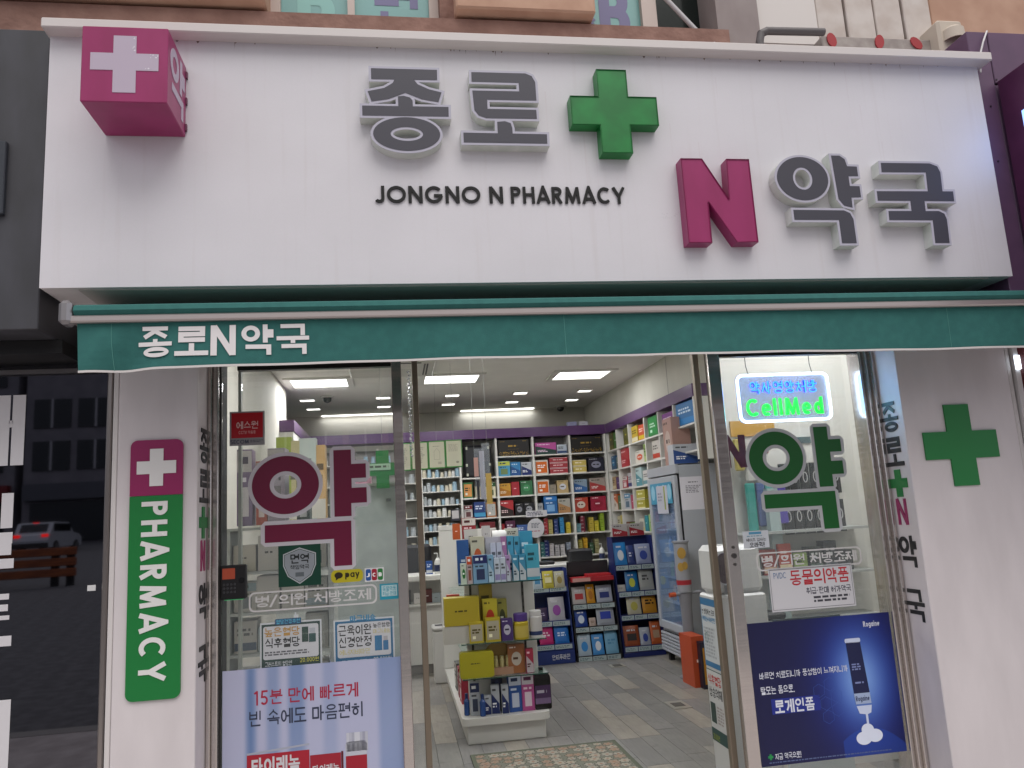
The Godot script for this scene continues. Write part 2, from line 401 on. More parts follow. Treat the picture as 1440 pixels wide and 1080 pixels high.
func upper_building() -> void:
	var beige := noisy("upper_beige", hx("b6907a"), hx("c49f88"), Vector3(0.8, 0.8, 0.8), 0.85)
	var brown := noisy("upper_brown", hx("856459"), hx("957367"), Vector3(1.0, 1.0, 1.0), 0.9)
	brown.normal_enabled = true
	brown.normal_texture = noise_tex(21, 0.03, Color.BLACK, Color.WHITE, 512, 4, 0.2, 0.8, true)
	var frame := mt("window_frame_white", hx("c9b9b0"), 0.5)
	var b := thing("upper_storey", "beige and brown upper storey above the sign board", "building", Vector3(0.7, 3.2, 0.0))
	bx(b, "band", Vector3(-8, 0.0, -0.2), Vector3(0.84, 0.48, 0.22), brown)
	bx(b, "band", Vector3(0.84, 0.0, -0.2), Vector3(8, 0.48, 0.05), brown)
	bx(b, "wall_block", Vector3(-8, 0.5, -0.2), Vector3(-1.15, 2.6, 0.27), beige, 0.008)
	bx(b, "wall_block", Vector3(-0.38, 0.5, -0.2), Vector3(0.22, 2.6, 0.27), beige, 0.008)
	bx(b, "wall_block", Vector3(1.9, 0.42, -0.2), Vector3(8, 2.6, 0.16), beige, 0.008)
	bx(b, "recess", Vector3(-8, 0.48, -0.2), Vector3(0.22, 0.5, 0.19), brown)
	bx(b, "wall_back", Vector3(-8, 0.48, -0.5), Vector3(8, 6.0, -0.2), brown)
	var film := mt("window_film", hx("7fb0ad"), 0.3)
	var ink := hx("77749a")
	var pale := hx("8fc4bd")
	var spec := [[-1.11, -0.83, "B", pale], [-0.8, -0.48, "면", ink], [0.235, 0.49, "B", ink]]
	for s in spec:
		var w := bx(b, "window", Vector3(s[0], 0.5, 0.05), Vector3(s[1], 2.2, 0.07), film)
		var pb := PB.new()
		var wd: float = s[1] - s[0]
		write(pb, s[2], -wd * 0.26, -0.835, wd * 0.62, 0.27, 0.0115, s[3], 0.2)
		if s[0] > 0.2:
			for k in 4:
				write(pb, "Be r"[3 - k] if k != 1 else "e", -wd * 0.46, -0.82 + k * 0.055, 0.035, 0.045, 0.0115, ink, 0.16)
		part(w, "window_print", pb.mesh(), PRINT)
	for fx in [[-1.15, -1.11], [-0.83, -0.8], [-0.48, -0.44], [0.49, 0.56]]:
		bx(b, "window_frame", Vector3(fx[0], 0.49, 0.04), Vector3(fx[1], 2.2, 0.1), frame)
	bx(b, "dark_window", Vector3(0.56, 0.45, 0.0), Vector3(0.8, 2.2, 0.02), mt("dark_glass", hx("1c2422"), 0.1))
	bx(b, "window_jamb", Vector3(-0.44, 0.49, 0.0), Vector3(-0.38, 2.2, 0.18), brown)
	bx(b, "pier", Vector3(0.8, 0.35, -0.1), Vector3(1.0, 2.6, 0.2), noisy("pier_grey", hx("8e8280"), hx("9a8f8c"), Vector3(1, 0.4, 1), 0.8))
	var sheet := noisy("clad_sheet", hx("cdc4bd"), hx("bdb0a7"), Vector3(0.9, 0.9, 0.9), 0.5)
	bx(b, "cladding_panel", Vector3(1.0, 0.45, 0.0), Vector3(1.297, 2.6, 0.18), mt("clad_white", hx("d6cfca"), 0.5))
	for k in 4:
		bx(b, "cladding_panel", Vector3(1.303 + k * 0.148, 0.456, 0.0), Vector3(1.303 + k * 0.148 + 0.138, 2.6, 0.175 + 0.006 * (k % 2)), sheet, 0.004)
	bx(b, "cladding_backing", Vector3(1.29, 0.456, -0.05), Vector3(1.9, 2.6, 0.12), sheet)
	bx(b, "channel", Vector3(1.27, 0.36, 0.0), Vector3(1.9, 0.455, 0.24), noisy("channel_grey", hx("8f8580"), hx("a39a94"), Vector3(2, 2, 2), 0.5), 0.004)
	for lx in [1.315, 1.55, 1.735]:
		part(b, "red_tag", solid(unite([oval(0, 0, 0.022, 0.035, 12)]), 0.0, 0.006), mt("tag_red", hx("a33136"), 0.6), Vector3(lx, 0.432, 0.241), Vector3(0, 0, [0.2, -0.15, 0.7][int(lx * 5) % 3]))
	var pipe := thing("drain_pipe", "dark grey drain pipe with an elbow on top of the sign board", "pipe", Vector3(0, 0, 0))
	part(pipe, "pipe", tube([Vector3(1.635, 3.4, 0.3), Vector3(1.635, 3.57, 0.3), Vector3(1.645, 3.61, 0.3), Vector3(1.675, 3.625, 0.3), Vector3(1.94, 3.63, 0.3)], 0.017, 12), mt("pipe_grey", hx("5c5758"), 0.5))
	var cond := thing("conduit", "white cable conduit slanting across the dark upper window", "conduit", Vector3.ZERO)
	part(cond, "pipe", tube([Vector3(1.28, 3.92, 0.12), Vector3(1.44, 3.68, 0.16), Vector3(1.47, 3.6, 0.22)], 0.011, 10), mt("conduit_white", hx("b9b6b8"), 0.5))
	var jb := thing("junction_box", "beige vent box above the end of the sign board", "box", Vector3(2.58, 3.55, 0.24))
	bx(jb, "case", Vector3(-0.07, -0.14, -0.1), Vector3(0.06, 0.17, 0.06), mt("vent_beige", hx("c3b7a8"), 0.6), 0.012)
	part(jb, "hood", lathe([[0.0, 0.07], [0.03, 0.065], [0.047, 0.05], [0.05, 0.0], [0.045, 0.0]], 20), mt("vent_beige", hx("c3b7a8"), 0.6), Vector3(0.0, 0.06, 0.06), Vector3(0, 0, 0))

func neighbours() -> void:
	var char_ := noisy("charcoal_panel", hx("38383c"), hx("424248"), Vector3(1, 0.4, 1), 0.5)
	var nb := thing("neighbour_fascia", "charcoal fascia panel of the shop next door", "fascia", Vector3(-1.16, 2.31, 0.45))
	bx(nb, "panel", Vector3(-2.4, 0, -0.5), Vector3(0, 1.1, 0), char_, 0.003)
	bx(nb, "raised_plate", Vector3(-1.3, 0.4, 0.0005), Vector3(-0.118, 0.665, 0.02), mt("plate_slate", hx("2f343c"), 0.45), 0.003)
	bx(nb, "soffit", Vector3(-2.4, -0.05, -0.5), Vector3(0.02, -0.002, -0.15), mt("soffit_black", hx("121214"), 0.5))
	var rail := bx(nb, "head_rail", Vector3(-2.4, -0.085, -0.345), Vector3(0.1, -0.07, -0.325), mt("steel_rail", hx("8b8888"), 0.3, 0.8))
	rail.name = "head_rail"
	# dark mirror-like window
	var w := thing("neighbour_window", "black glossy shop window with tall white letters", "window", Vector3(-1.05, 0, 0.1))
	var glass := mt("black_glass", hx("5c5c62"), 0.02, 1.0)
	bx(w, "pane", Vector3(-2.4, 0, -0.02), Vector3(0, 2.3, 0.0), glass)
	var steel := mt("brushed_steel", hx("a8a19c"), 0.28, 1.0)
	bx(w, "mullion", Vector3(0.002, 0, -0.04), Vector3(0.022, 2.34, 0.022), steel, 0.004)
	bx(w, "dark_joint", Vector3(0.023, 0, -0.04), Vector3(0.046, 2.34, 0.0), mt("joint_black", hx("141416"), 0.6))
	var pb := PB.new()
	var col := hx("cfcdd0")
	# upper letter, cut off by the frame edge
	for r in [[-0.39, 1.89, -0.338, 2.15], [-0.33, 1.89, -0.286, 2.15], [-0.34, 2.03, -0.328, 2.055], [-0.6, 1.89, -0.5, 2.15]]:
		pb.rect(r[0], r[1], r[2], r[3], 0.0012, col)
	# second letter
	for r in [[-0.352, 1.665, -0.312, 1.79], [-0.46, 1.61, -0.31, 1.65], [-0.352, 1.57, -0.312, 1.61], [-0.46, 1.57, -0.352, 1.583], [-0.47, 1.523, -0.302, 1.557]]:
		pb.rect(r[0], r[1], r[2], r[3], 0.0012, col)
	# third letter and the bar below
	for r in [[-0.47, 1.415, -0.312, 1.435], [-0.47, 1.375, -0.314, 1.398], [-0.47, 1.345, -0.308, 1.36], [-0.47, 1.255, -0.298, 1.29], [-0.62, 0.4, -0.29, 1.075]]:
		pb.rect(r[0], r[1], r[2], r[3], 0.0012, col)
	part(w, "lettering", pb.mesh(), DECAL)
	var st := bx(w, "sticker", Vector3(-0.052, 1.425, 0.0), Vector3(-0.024, 1.445, 0.003), mt("tape_white", hx("d8d8d8"), 0.5))
	st.name = "sticker"
	# purple shop on the other side
	var pur := noisy("purple_panel", hx("5e4560"), hx("664a66"), Vector3(1, 1, 1), 0.4)
	var deep := noisy("purple_box", hx("4c2142"), hx("55284a"), Vector3(1, 1, 1), 0.35)
	var pn := thing("purple_fascia", "purple cladding panel of the shop beside the white board", "fascia", Vector3(2.5, 2.35, 0.46))
	bx(pn, "panel", Vector3(0.004, 0, -0.5), Vector3(0.1, 1.2, 0.0), pur, 0.003)
	bx(pn, "panel", Vector3(0.104, 0.96, -0.5), Vector3(1.4, 1.2, 0.0), pur, 0.003)
	bx(pn, "panel", Vector3(0.104, 0, -0.5), Vector3(1.4, 0.955, -0.006), pur, 0.003)
	part(pn, "cable", tube([Vector3(0.1, 1.2, 0.005), Vector3(0.06, 1.14, 0.02), Vector3(0.035, 1.08, 0.02), Vector3(0.03, 1.0, 0.01)], 0.004, 8), mt("cable_white", hx("d5d2d2"), 0.5))
	for sc in [[0.094, 1.08], [0.11, 0.975], [0.15, 0.975], [0.06, 0.85], [0.05, 0.6]]:
		part(pn, "screw", cyl(0.004, 0.004, 8), mt("screw_dark", hx("2c1c2c"), 0.5), Vector3(sc[0], sc[1], 0.001), Vector3(PI / 2, 0, 0))
	var pbx := thing("purple_sign_box", "deep purple sign box jutting out with a lit screen on its flank", "sign", Vector3(2.6, 2.2, 0.47))
	bx(pbx, "casing", Vector3(0, 0, 0.0), Vector3(0.9, 1.11, 0.75), deep, 0.004)
	bx(pbx, "screen", Vector3(-0.004, 0.72, 0.1), Vector3(0.0, 0.92, 0.5), glow_mat("screen_glow", Color(0.55, 0.7, 1.0), 1.2))
	# edge of the next shop front with strings of light modules
	var ed := thing("led_frame", "white frame edge with strings of light modules beside the pilaster", "light frame", Vector3(2.7, 0, 0.16))
	bx(ed, "frame", Vector3(-0.008, 0, -0.2), Vector3(0.016, 2.3, 0.05), mt("frame_white", hx("cbc7c6"), 0.5))
	bx(ed, "recess", Vector3(0.016, 0, -0.2), Vector3(0.06, 2.3, -0.02), mt("recess_brown", hx("3a2824"), 0.7))
	bx(ed, "frame", Vector3(0.06, 0, -0.2), Vector3(0.4, 2.3, 0.04), mt("frame_red", hx("5a1f22"), 0.6))
	for k in 6:
		var lm := part(ed, "light_module", bm(0.018, 0.055, 0.012), glow_mat("module_glow", Color(0.9, 0.95, 1.0), 3.0), Vector3(0.038, 2.14 - k * 0.165, -0.012))
		lm.name = "light_module"
	part(ed, "light_module", bm(0.018, 0.06, 0.012), glow_mat("module_glow", Color(0.9, 0.95, 1.0), 3.0), Vector3(0.004, 2.135, 0.056))

# ---------------------------------------------------------------- entrance
func entrance() -> void:
	var steel := mt("door_steel", hx("c6bfba"), 0.42, 0.85)
	steel.roughness_texture = noise_tex(31, 0.02, Color(0.34, 0.34, 0.34), Color(0.52, 0.52, 0.52))
	steel.uv1_triplanar = true
	steel.uv1_scale = Vector3(0.3, 8, 0.3)
	var dark := mt("header_steel", hx("3a3634"), 0.35, 0.8)
	var gold := mt("stile_edge", hx("85796a"), 0.4, 0.6)
	var seal := mt("rubber_seal", hx("20201e"), 0.7)
	var glass := glass_mat("door_glass", Color(0.88, 0.96, 0.94), 0.012)
	var fr := thing("door_frame", "stainless steel frame round the open sliding entrance", "door frame", Vector3(0.71, 0, 0.0))
	# jambs with stepped profile
	bx(fr, "jamb", Vector3(-1.413, 0, -0.1), Vector3(-1.398, 2.42, 0.058), steel, 0.003)
	bx(fr, "jamb", Vector3(-1.398, 0, -0.1), Vector3(-1.376, 2.42, 0.04), steel, 0.003)
	bx(fr, "jamb_seal", Vector3(-1.376, 0, -0.1), Vector3(-1.371, 2.3, 0.012), seal)
	bx(fr, "jamb", Vector3(1.405, 0, -0.1), Vector3(1.422, 2.42, 0.058), steel, 0.003)
	bx(fr, "jamb", Vector3(1.388, 0, -0.1), Vector3(1.405, 2.42, 0.04), steel, 0.003)
	bx(fr, "jamb", Vector3(1.372, 0, -0.06), Vector3(1.388, 2.42, 0.022), steel, 0.003)
	bx(fr, "header", Vector3(-1.371, 2.3, -0.13), Vector3(1.372, 2.402, 0.045), dark, 0.003)
	bx(fr, "threshold", Vector3(-1.413, -0.002, -0.12), Vector3(1.422, 0.012, 0.1), steel, 0.003)
	# sliding leaves
	var l := thing("sliding_door", "glass sliding door leaf with the magenta sign and the pale blue poster", "door", Vector3(-0.3, 0, 0.0))
	bx(l, "pane", Vector3(-0.36, 0.02, -0.006), Vector3(0.304, 2.235, 0.0), glass)
	bx(l, "stile", Vector3(0.305, 0.015, -0.022), Vector3(0.345, 2.298, 0.02), steel, 0.003)
	bx(l, "top_rail", Vector3(-0.3, 2.236, -0.018), Vector3(0.304, 2.298, 0.016), dark)
	var r := thing("sliding_door", "glass sliding door leaf with the green sign and the dark blue poster", "door", Vector3(1.7, 0, 0.0))
	bx(r, "pane", Vector3(-0.274, 0.02, -0.006), Vector3(0.38, 2.235, 0.0), glass)
	bx(r, "stile", Vector3(-0.33, 0.015, -0.022), Vector3(-0.275, 2.298, 0.02), steel, 0.003)
	bx(r, "top_rail", Vector3(-0.274, 2.236, -0.018), Vector3(0.38, 2.262, 0.016), dark)
	for k in [[1.42, 0.006], [1.385, 0.011], [1.35, 0.006]]:
		part(r, "lock", cyl(k[1], 0.006, 14), mt("lock_chrome", hx("6f6b68"), 0.2, 1.0), Vector3(-0.302, k[0], 0.022), Vector3(PI / 2, 0, 0))
	# fixed leaves behind them
	var fl := thing("fixed_pane", "fixed glass leaf with a brown edge behind the door with the magenta sign", "glass panel", Vector3(-0.3, 0, -0.08))
	bx(fl, "pane", Vector3(-0.3, 0.02, -0.004), Vector3(0.39, 2.24, 0.0), glass)
	bx(fl, "stile", Vector3(0.391, 0.015, -0.02), Vector3(0.415, 2.298, 0.012), gold, 0.002)
	bx(fl, "edge_frame", Vector3(-0.312, 0.015, -0.02), Vector3(-0.301, 2.262, 0.012), mt("frame_green_grey", hx("8f938a"), 0.4))
	var f2 := thing("fixed_pane", "fixed glass leaf with a brown edge behind the door with the green sign", "glass panel", Vector3(1.7, 0, -0.08))
	bx(f2, "pane", Vector3(-0.335, 0.02, -0.004), Vector3(0.36, 2.24, 0.0), glass)
	bx(f2, "stile", Vector3(-0.362, 0.015, -0.02), Vector3(-0.336, 2.298, 0.012), gold, 0.002)

# flat film on glass: outline first, colour above it
func film(parent: Node3D, called: String, layers: Array) -> MeshInstance3D:
	var pb := PB.new()
	var z := 0.0012
	for l in layers:
		fill(pb, l[0], z, l[1])
		z += 0.0006
	return part(parent, called, pb.mesh(), DECAL)

func yak_shape(cx: float, cy: float, rx: float, ry: float, ir: float, v: Array, w: Array) -> Dictionary:
	var list := ring(cx, cy, rx, ry, ir, ir * ry / rx)
	list.append(pv(v))
	list.append(pv(w))
	return unite(list)

func box_words(t: Node3D, x0: float, x1: float, y0: float, y1: float) -> void:
	var pb := PB.new()
	var col := hx("c9c6c6")
	var h := y1 - y0
	var out := unite([rrect(x0, y0, x1, y1, h * 0.28)])
	var inn := rrect(x0 + 0.006, y0 + 0.006, x1 - 0.006, y1 - 0.006, h * 0.24)
	out.h.append(inn)
	fill(pb, out, 0.0012, col)
	write(pb, "병/의원 처방조제", x0 + 0.022, y0 + 0.017, x1 - x0 - 0.044, h - 0.032, 0.0012, col, 0.13)
	part(t, "lettering", pb.mesh(), DECAL)

func decals_left() -> void:
	var rim := hx("c5c1c6")
	var mag := hx("6b0f37")
	var t := thing("window_sticker", "magenta pharmacy letter with pale outline stuck on the glass door", "sticker", Vector3(0, 0, 0.0))
	var s := yak_shape(-0.42, 1.775, 0.128, 0.114, 0.060, [-0.234, 1.64, -0.234, 1.903, -0.165, 1.903, -0.165, 1.845, -0.108, 1.845, -0.108, 1.788, -0.165, 1.788, -0.165, 1.75, -0.107, 1.75, -0.107, 1.69, -0.168, 1.69, -0.168, 1.64], [-0.5, 1.612, -0.5, 1.555, -0.238, 1.555, -0.238, 1.45, -0.17, 1.45, -0.17, 1.622, -0.5, 1.622])
	film(t, "letter", [[grow(s, 0.015, true), rim], [s, mag]])
	# security sticker
	var se := thing("security_sticker", "red security sticker with grey border on the glass door", "sticker", Vector3(-0.565, 2.005, 0.0))
	var pb := PB.new()
	pb.rect(-0.067, -0.068, 0.067, 0.068, 0.0012, hx("8d8a8c"))
	pb.rect(-0.06, -0.038, 0.06, 0.062, 0.0018, hx("a80f1e"))
	write(pb, "에스원", -0.042, -0.002, 0.084, 0.03, 0.0024, hx("d9b9b6"), 0.12)
	write(pb, "CCTV 작동중", -0.032, -0.022, 0.064, 0.012, 0.0024, hx("d9a9a6"), 0.12)
	write(pb, "SECOM", -0.063, -0.06, 0.07, 0.015, 0.0024, hx("1d2b45"), 0.14)
	greek(pb, 0.012, -0.058, 0.05, 0.012, 2, 0.0024, hx("5f6068"), 4)
	part(se, "face", pb.mesh(), DECAL)
	var bt := thing("window_sticker", "outlined white prescription words on the glass door under the shield", "sticker", Vector3.ZERO)
	box_words(bt, -0.56, -0.078, 1.298, 1.372)
	# shield sign
	var sh := thing("shield_sign", "dark green card with a grey shield emblem on the glass door", "sign", Vector3(-0.37, 1.462, 0.0))
	var q := PB.new()
	q.rect(-0.08, -0.078, 0.08, 0.078, 0.0006, hx("0c3d2b"))
	var outer := unite([pv([0, 0.068, 0.062, 0.045, 0.062, 0.0, 0.045, -0.04, 0.0, -0.07, -0.045, -0.04, -0.062, 0.0, -0.062, 0.045])])
	fill(q, outer, 0.0012, hx("b4b9bc"))
	fill(q, grow(outer, -0.004), 0.0018, hx("16382f"))
	fill(q, grow(outer, -0.006), 0.0024, hx("8d9398"))
	write(q, "면역", -0.036, 0.008, 0.072, 0.036, 0.003, hx("1d2422"), 0.15)
	write(q, "책임약국", -0.036, -0.014, 0.072, 0.017, 0.003, hx("1d2422"), 0.13)
	q.rect(-0.016, -0.042, 0.016, -0.026, 0.003, hx("5c6468"))
	part(sh, "face", q.mesh(), DECAL)
	# payment stickers
	var py := thing("payment_sticker", "yellow rounded payment sticker on the glass door", "sticker", Vector3(-0.19, 1.41, 0.0))
	var y := PB.new()
	fill(y, unite([rrect(-0.062, -0.024, 0.06, 0.024, 0.018)]), 0.0012, hx("b9ad1e"))
	fill(y, unite([oval(-0.033, 0.004, 0.016, 0.012, 20), pv([-0.044, 0.0, -0.03, -0.006, -0.044, -0.015])]), 0.0018, hx("2c2410"))
	write(y, "pay", -0.008, -0.006, 0.056, 0.026, 0.0018, hx("2c2410"), 0.15)
	part(py, "face", y.mesh(), DECAL)
	var jc := thing("card_sticker", "card emblem sticker in blue, red and green bars on the glass door", "sticker", Vector3(-0.085, 1.408, 0.0))
	var j := PB.new()
	j.rect(-0.038, -0.026, 0.036, 0.026, 0.0012, hx("d8d8da"))
	for k in 3:
		fill(j, unite([rrect(-0.034 + k * 0.023, -0.022, -0.014 + k * 0.023, 0.022, 0.006, 3)]), 0.0018, [hx("24559c"), hx("a31d36"), hx("2d7d3c")][k])
		write(j, "JCB"[k], -0.031 + k * 0.023, -0.008, 0.014, 0.015, 0.0024, Color.WHITE, 0.2)
	part(jc, "face", j.mesh(), DECAL)
	var te := thing("notice_sticker", "small teal framed sticker on the glass door edge", "sticker", Vector3(-0.03, 1.34, 0.0))
	var e := PB.new()
	e.rect(-0.037, -0.03, 0.037, 0.03, 0.0012, hx("1f8fa8"))
	e.rect(-0.03, -0.018, 0.03, 0.024, 0.0018, hx("b9d4d6"))
	write(e, "동물약품", -0.026, 0.003, 0.052, 0.017, 0.0024, hx("2a93a8"), 0.11)
	write(e, "취급·판매", -0.026, -0.015, 0.052, 0.015, 0.0024, hx("2a93a8"), 0.11)
	part(te, "face", e.mesh(), DECAL)
	# access terminal
	var ac := thing("access_terminal", "black keypad terminal with an orange screen by the door frame", "terminal", Vector3(-0.612, 1.417, 0.0))
	bx(ac, "case", Vector3(-0.048, -0.064, 0.0005), Vector3(0.048, 0.064, 0.026), mt("terminal_black", hx("141416"), 0.35), 0.005)
	bx(ac, "screen", Vector3(-0.04, 0.012, 0.0262), Vector3(0.006, 0.052, 0.0268), glow_mat("terminal_screen", Color(0.5, 0.2, 0.12), 0.3))
	for i in 12:
		part(ac, "key", cyl(0.0045, 0.002, 8), mt("terminal_key", hx("38383c"), 0.4), Vector3(-0.034 + (i % 4) * 0.013, -0.008 - (i / 4) * 0.014, 0.027), Vector3(PI / 2, 0, 0))
	part(ac, "finger_reader", cyl(0.011, 0.003, 14), mt("terminal_reader", hx("060608"), 0.1), Vector3(0.03, 0.005, 0.0275), Vector3(PI / 2, 0, 0))
	part(ac, "indicator", bm(0.07, 0.002, 0.004), glow_mat("terminal_led", Color(0.2, 0.6, 0.35), 0.6), Vector3(0, -0.0655, 0.012))
	# price cards hung inside the glass
	var c1 := thing("price_card", "dark green framed price card with gold and black headings", "card", Vector3(-0.405, 1.165, -0.02))
	var a := PB.new()
	a.rect(-0.118, -0.09, 0.112, 0.088, 0.0, hx("c9cdd0"))
	a.rect(-0.112, -0.086, 0.106, 0.082, 0.0008, hx("163a34"))
	fill(a, unite([rrect(-0.106, -0.048, 0.1, 0.074, 0.008, 3)]), 0.0016, hx("c6c8cc"))
	write(a, "높은혈당", -0.102, 0.036, 0.132, 0.033, 0.0024, hx("b58a3c"), 0.14)
	write(a, "식후혈당", -0.1, -0.006, 0.13, 0.036, 0.0024, hx("1a1a1c"), 0.14)
	a.rect(0.038, 0.008, 0.062, 0.064, 0.0024, hx("173c30"))
	a.rect(0.064, 0.006, 0.09, 0.038, 0.0024, hx("1d4a48"))
	a.rect(0.066, 0.038, 0.088, 0.058, 0.0024, hx("aab0b6"))
	greek(a, -0.1, -0.036, 0.19, 0.018, 2, 0.0024, hx("55555a"), 8)
	write(a, "그러스트의 혈당엔", -0.1, -0.074, 0.1, 0.018, 0.0024, hx("c8cdd0"), 0.13)
	write(a, "20,000원", 0.03, -0.066, 0.07, 0.016, 0.0024, hx("c2c04a"), 0.13)
	fill(a, unite([rrect(-0.062, 0.078, 0.036, 0.1, 0.004, 3)]), 0.0024, hx("12456e"))
	write(a, "혈당건강추천", -0.058, 0.081, 0.09, 0.016, 0.0032, hx("3f9fc0"), 0.15)
	a.rect(0.008, 0.1, 0.026, 0.112, 0.0024, hx("c8cdd0"))
	a.rect(0.012, 0.11, 0.018, 0.121, 0.0024, hx("c8cdd0"))
	part(c1, "face", a.mesh(), PRINT)
	var c2 := thing("price_card", "blue framed price card with black headings and a small blue pack", "card", Vector3(-0.128, 1.155, -0.02))
	var b := PB.new()
	b.rect(-0.12, -0.09, 0.112, 0.088, 0.0, hx("c9cdd0"))
	b.rect(-0.114, -0.086, 0.106, 0.082, 0.0008, hx("1a628c"))
	fill(b, unite([rrect(-0.106, -0.054, 0.098, 0.074, 0.008, 3)]), 0.0016, hx("c6c8cc"))
	write(b, "근육이완", -0.102, 0.028, 0.126, 0.038, 0.0024, hx("1a1a1c"), 0.14)
	write(b, "신경안정", -0.102, -0.016, 0.126, 0.038, 0.0024, hx("1a1a1c"), 0.14)
	write(b, "높은함량", 0.03, 0.05, 0.066, 0.018, 0.0024, hx("1a1a1c"), 0.12)
	write(b, "마그네슘", 0.03, 0.028, 0.066, 0.017, 0.0024, hx("c2b878"), 0.12)
	write(b, "에너지비타민", -0.1, -0.044, 0.118, 0.02, 0.0024, hx("c2b878"), 0.12)
	b.rect(0.036, -0.036, 0.064, 0.02, 0.0024, hx("1f6a96"))
	b.rect(0.068, -0.036, 0.088, 0.0, 0.0024, hx("2a6a98"))
	b.rect(0.07, 0.0, 0.086, 0.016, 0.0024, hx("a8a6a8"))
	write(b, "22,000원", 0.03, -0.078, 0.068, 0.018, 0.0024, hx("c8cdd0"), 0.13)
	greek(b, -0.09, -0.08, 0.1, 0.018, 1, 0.0024, hx("a8c0cc"), 9)
	write(b, "마그네슘", -0.058, 0.078, 0.1, 0.024, 0.0032, hx("2f7fa8"), 0.19)
	part(c2, "face", b.mesh(), PRINT)
	# big poster
	var po := thing("poster", "pale blue medicine poster on the glass door", "poster", Vector3(-0.323, 0.6, 0.0))
	var pm := QuadMesh.new()
	pm.size = Vector2(0.665, 0.985)
	var mp := mt("poster_curtain_print", Color.WHITE, 0.45)
	mp.albedo_texture = curtain_print()
	part(po, "sheet", pm, mp, Vector3(0, 0, 0.0012))
	var d := PB.new()
	var red := hx("a31c38")
	var ink := hx("2c3348")
	write(d, "15분 만에 빠르게", -0.22, 0.36, 0.385, 0.052, 0.002, red, 0.12)
	write(d, "빈 속에도 마음편히", -0.238, 0.287, 0.42, 0.054, 0.002, ink, 0.12)
	# packs shown on the poster
	d.rect(-0.245, 0.06, -0.02, 0.187, 0.002, hx("a3182c"))
	fill(d, unite([pv([-0.245, 0.187, -0.02, 0.203, -0.02, 0.21, -0.245, 0.194])]), 0.002, hx("a4a8b6"))
	write(d, "타이레놀", -0.23, 0.118, 0.175, 0.058, 0.0026, hx("c9c8cc"), 0.17)
	d.rect(-0.018, 0.04, 0.095, 0.166, 0.002, hx("99182c"))
	d.rect(0.096, 0.04, 0.104, 0.17, 0.002, hx("5a0f1e"))
	write(d, "타이레놀", -0.01, 0.1, 0.098, 0.03, 0.0026, hx("c9c8cc"), 0.15)
	fill(d, unite([rrect(0.112, 0.0, 0.192, 0.2, 0.012, 3)]), 0.002, hx("b8bac4"))
	for k in 4:
		d.rect(0.116 + k * 0.02, 0.165, 0.126 + k * 0.02, 0.232, 0.002, [hx("bfc0ca"), hx("a4a6b4"), hx("c6c8d0"), hx("9a9cac")][k])
		d.rect(0.126 + k * 0.02, 0.165, 0.136 + k * 0.02, 0.232, 0.002, [hx("b2b4c0"), hx("c4c6ce"), hx("aeb0bc"), hx("b4b6c0")][k])
	d.rect(0.113, 0.02, 0.191, 0.15, 0.0026, hx("9c1a2e"))
	part(po, "print", d.mesh(), PRINT)

# blurred curtain stripes of the poster's picture
func curtain_print() -> ImageTexture:
	var w := 256
	var h := 384
	var im := Image.create(w, h, false, Image.FORMAT_RGB8)
	var bands := [[0.0, 0.11, 0.0], [0.13, 0.17, 1.0], [0.24, 0.30, 0.55], [0.36, 0.44, 0.75], [0.55, 0.62, 0.35], [0.86, 1.0, 0.7]]
	var pale := Color(0.69, 0.70, 0.80)
	var blue := Color(0.40, 0.50, 0.67)
	for x in w:
		var u := float(x) / w
		var k := 0.0
		for b in bands:
			k = maxf(k, b[2] * smoothstep(b[0] - 0.025, b[0] + 0.02, u) * (1.0 - smoothstep(b[1] - 0.02, b[1] + 0.03, u)))
		for y in h:
			var v := float(y) / h
			var f := clampf(k * (0.85 + 0.15 * sin(v * 7.0 + u * 3.0)) + 0.08 * v, 0.0, 1.0)
			im.set_pixel(x, y, pale.lerp(blue, f))
	return ImageTexture.create_from_image(im)

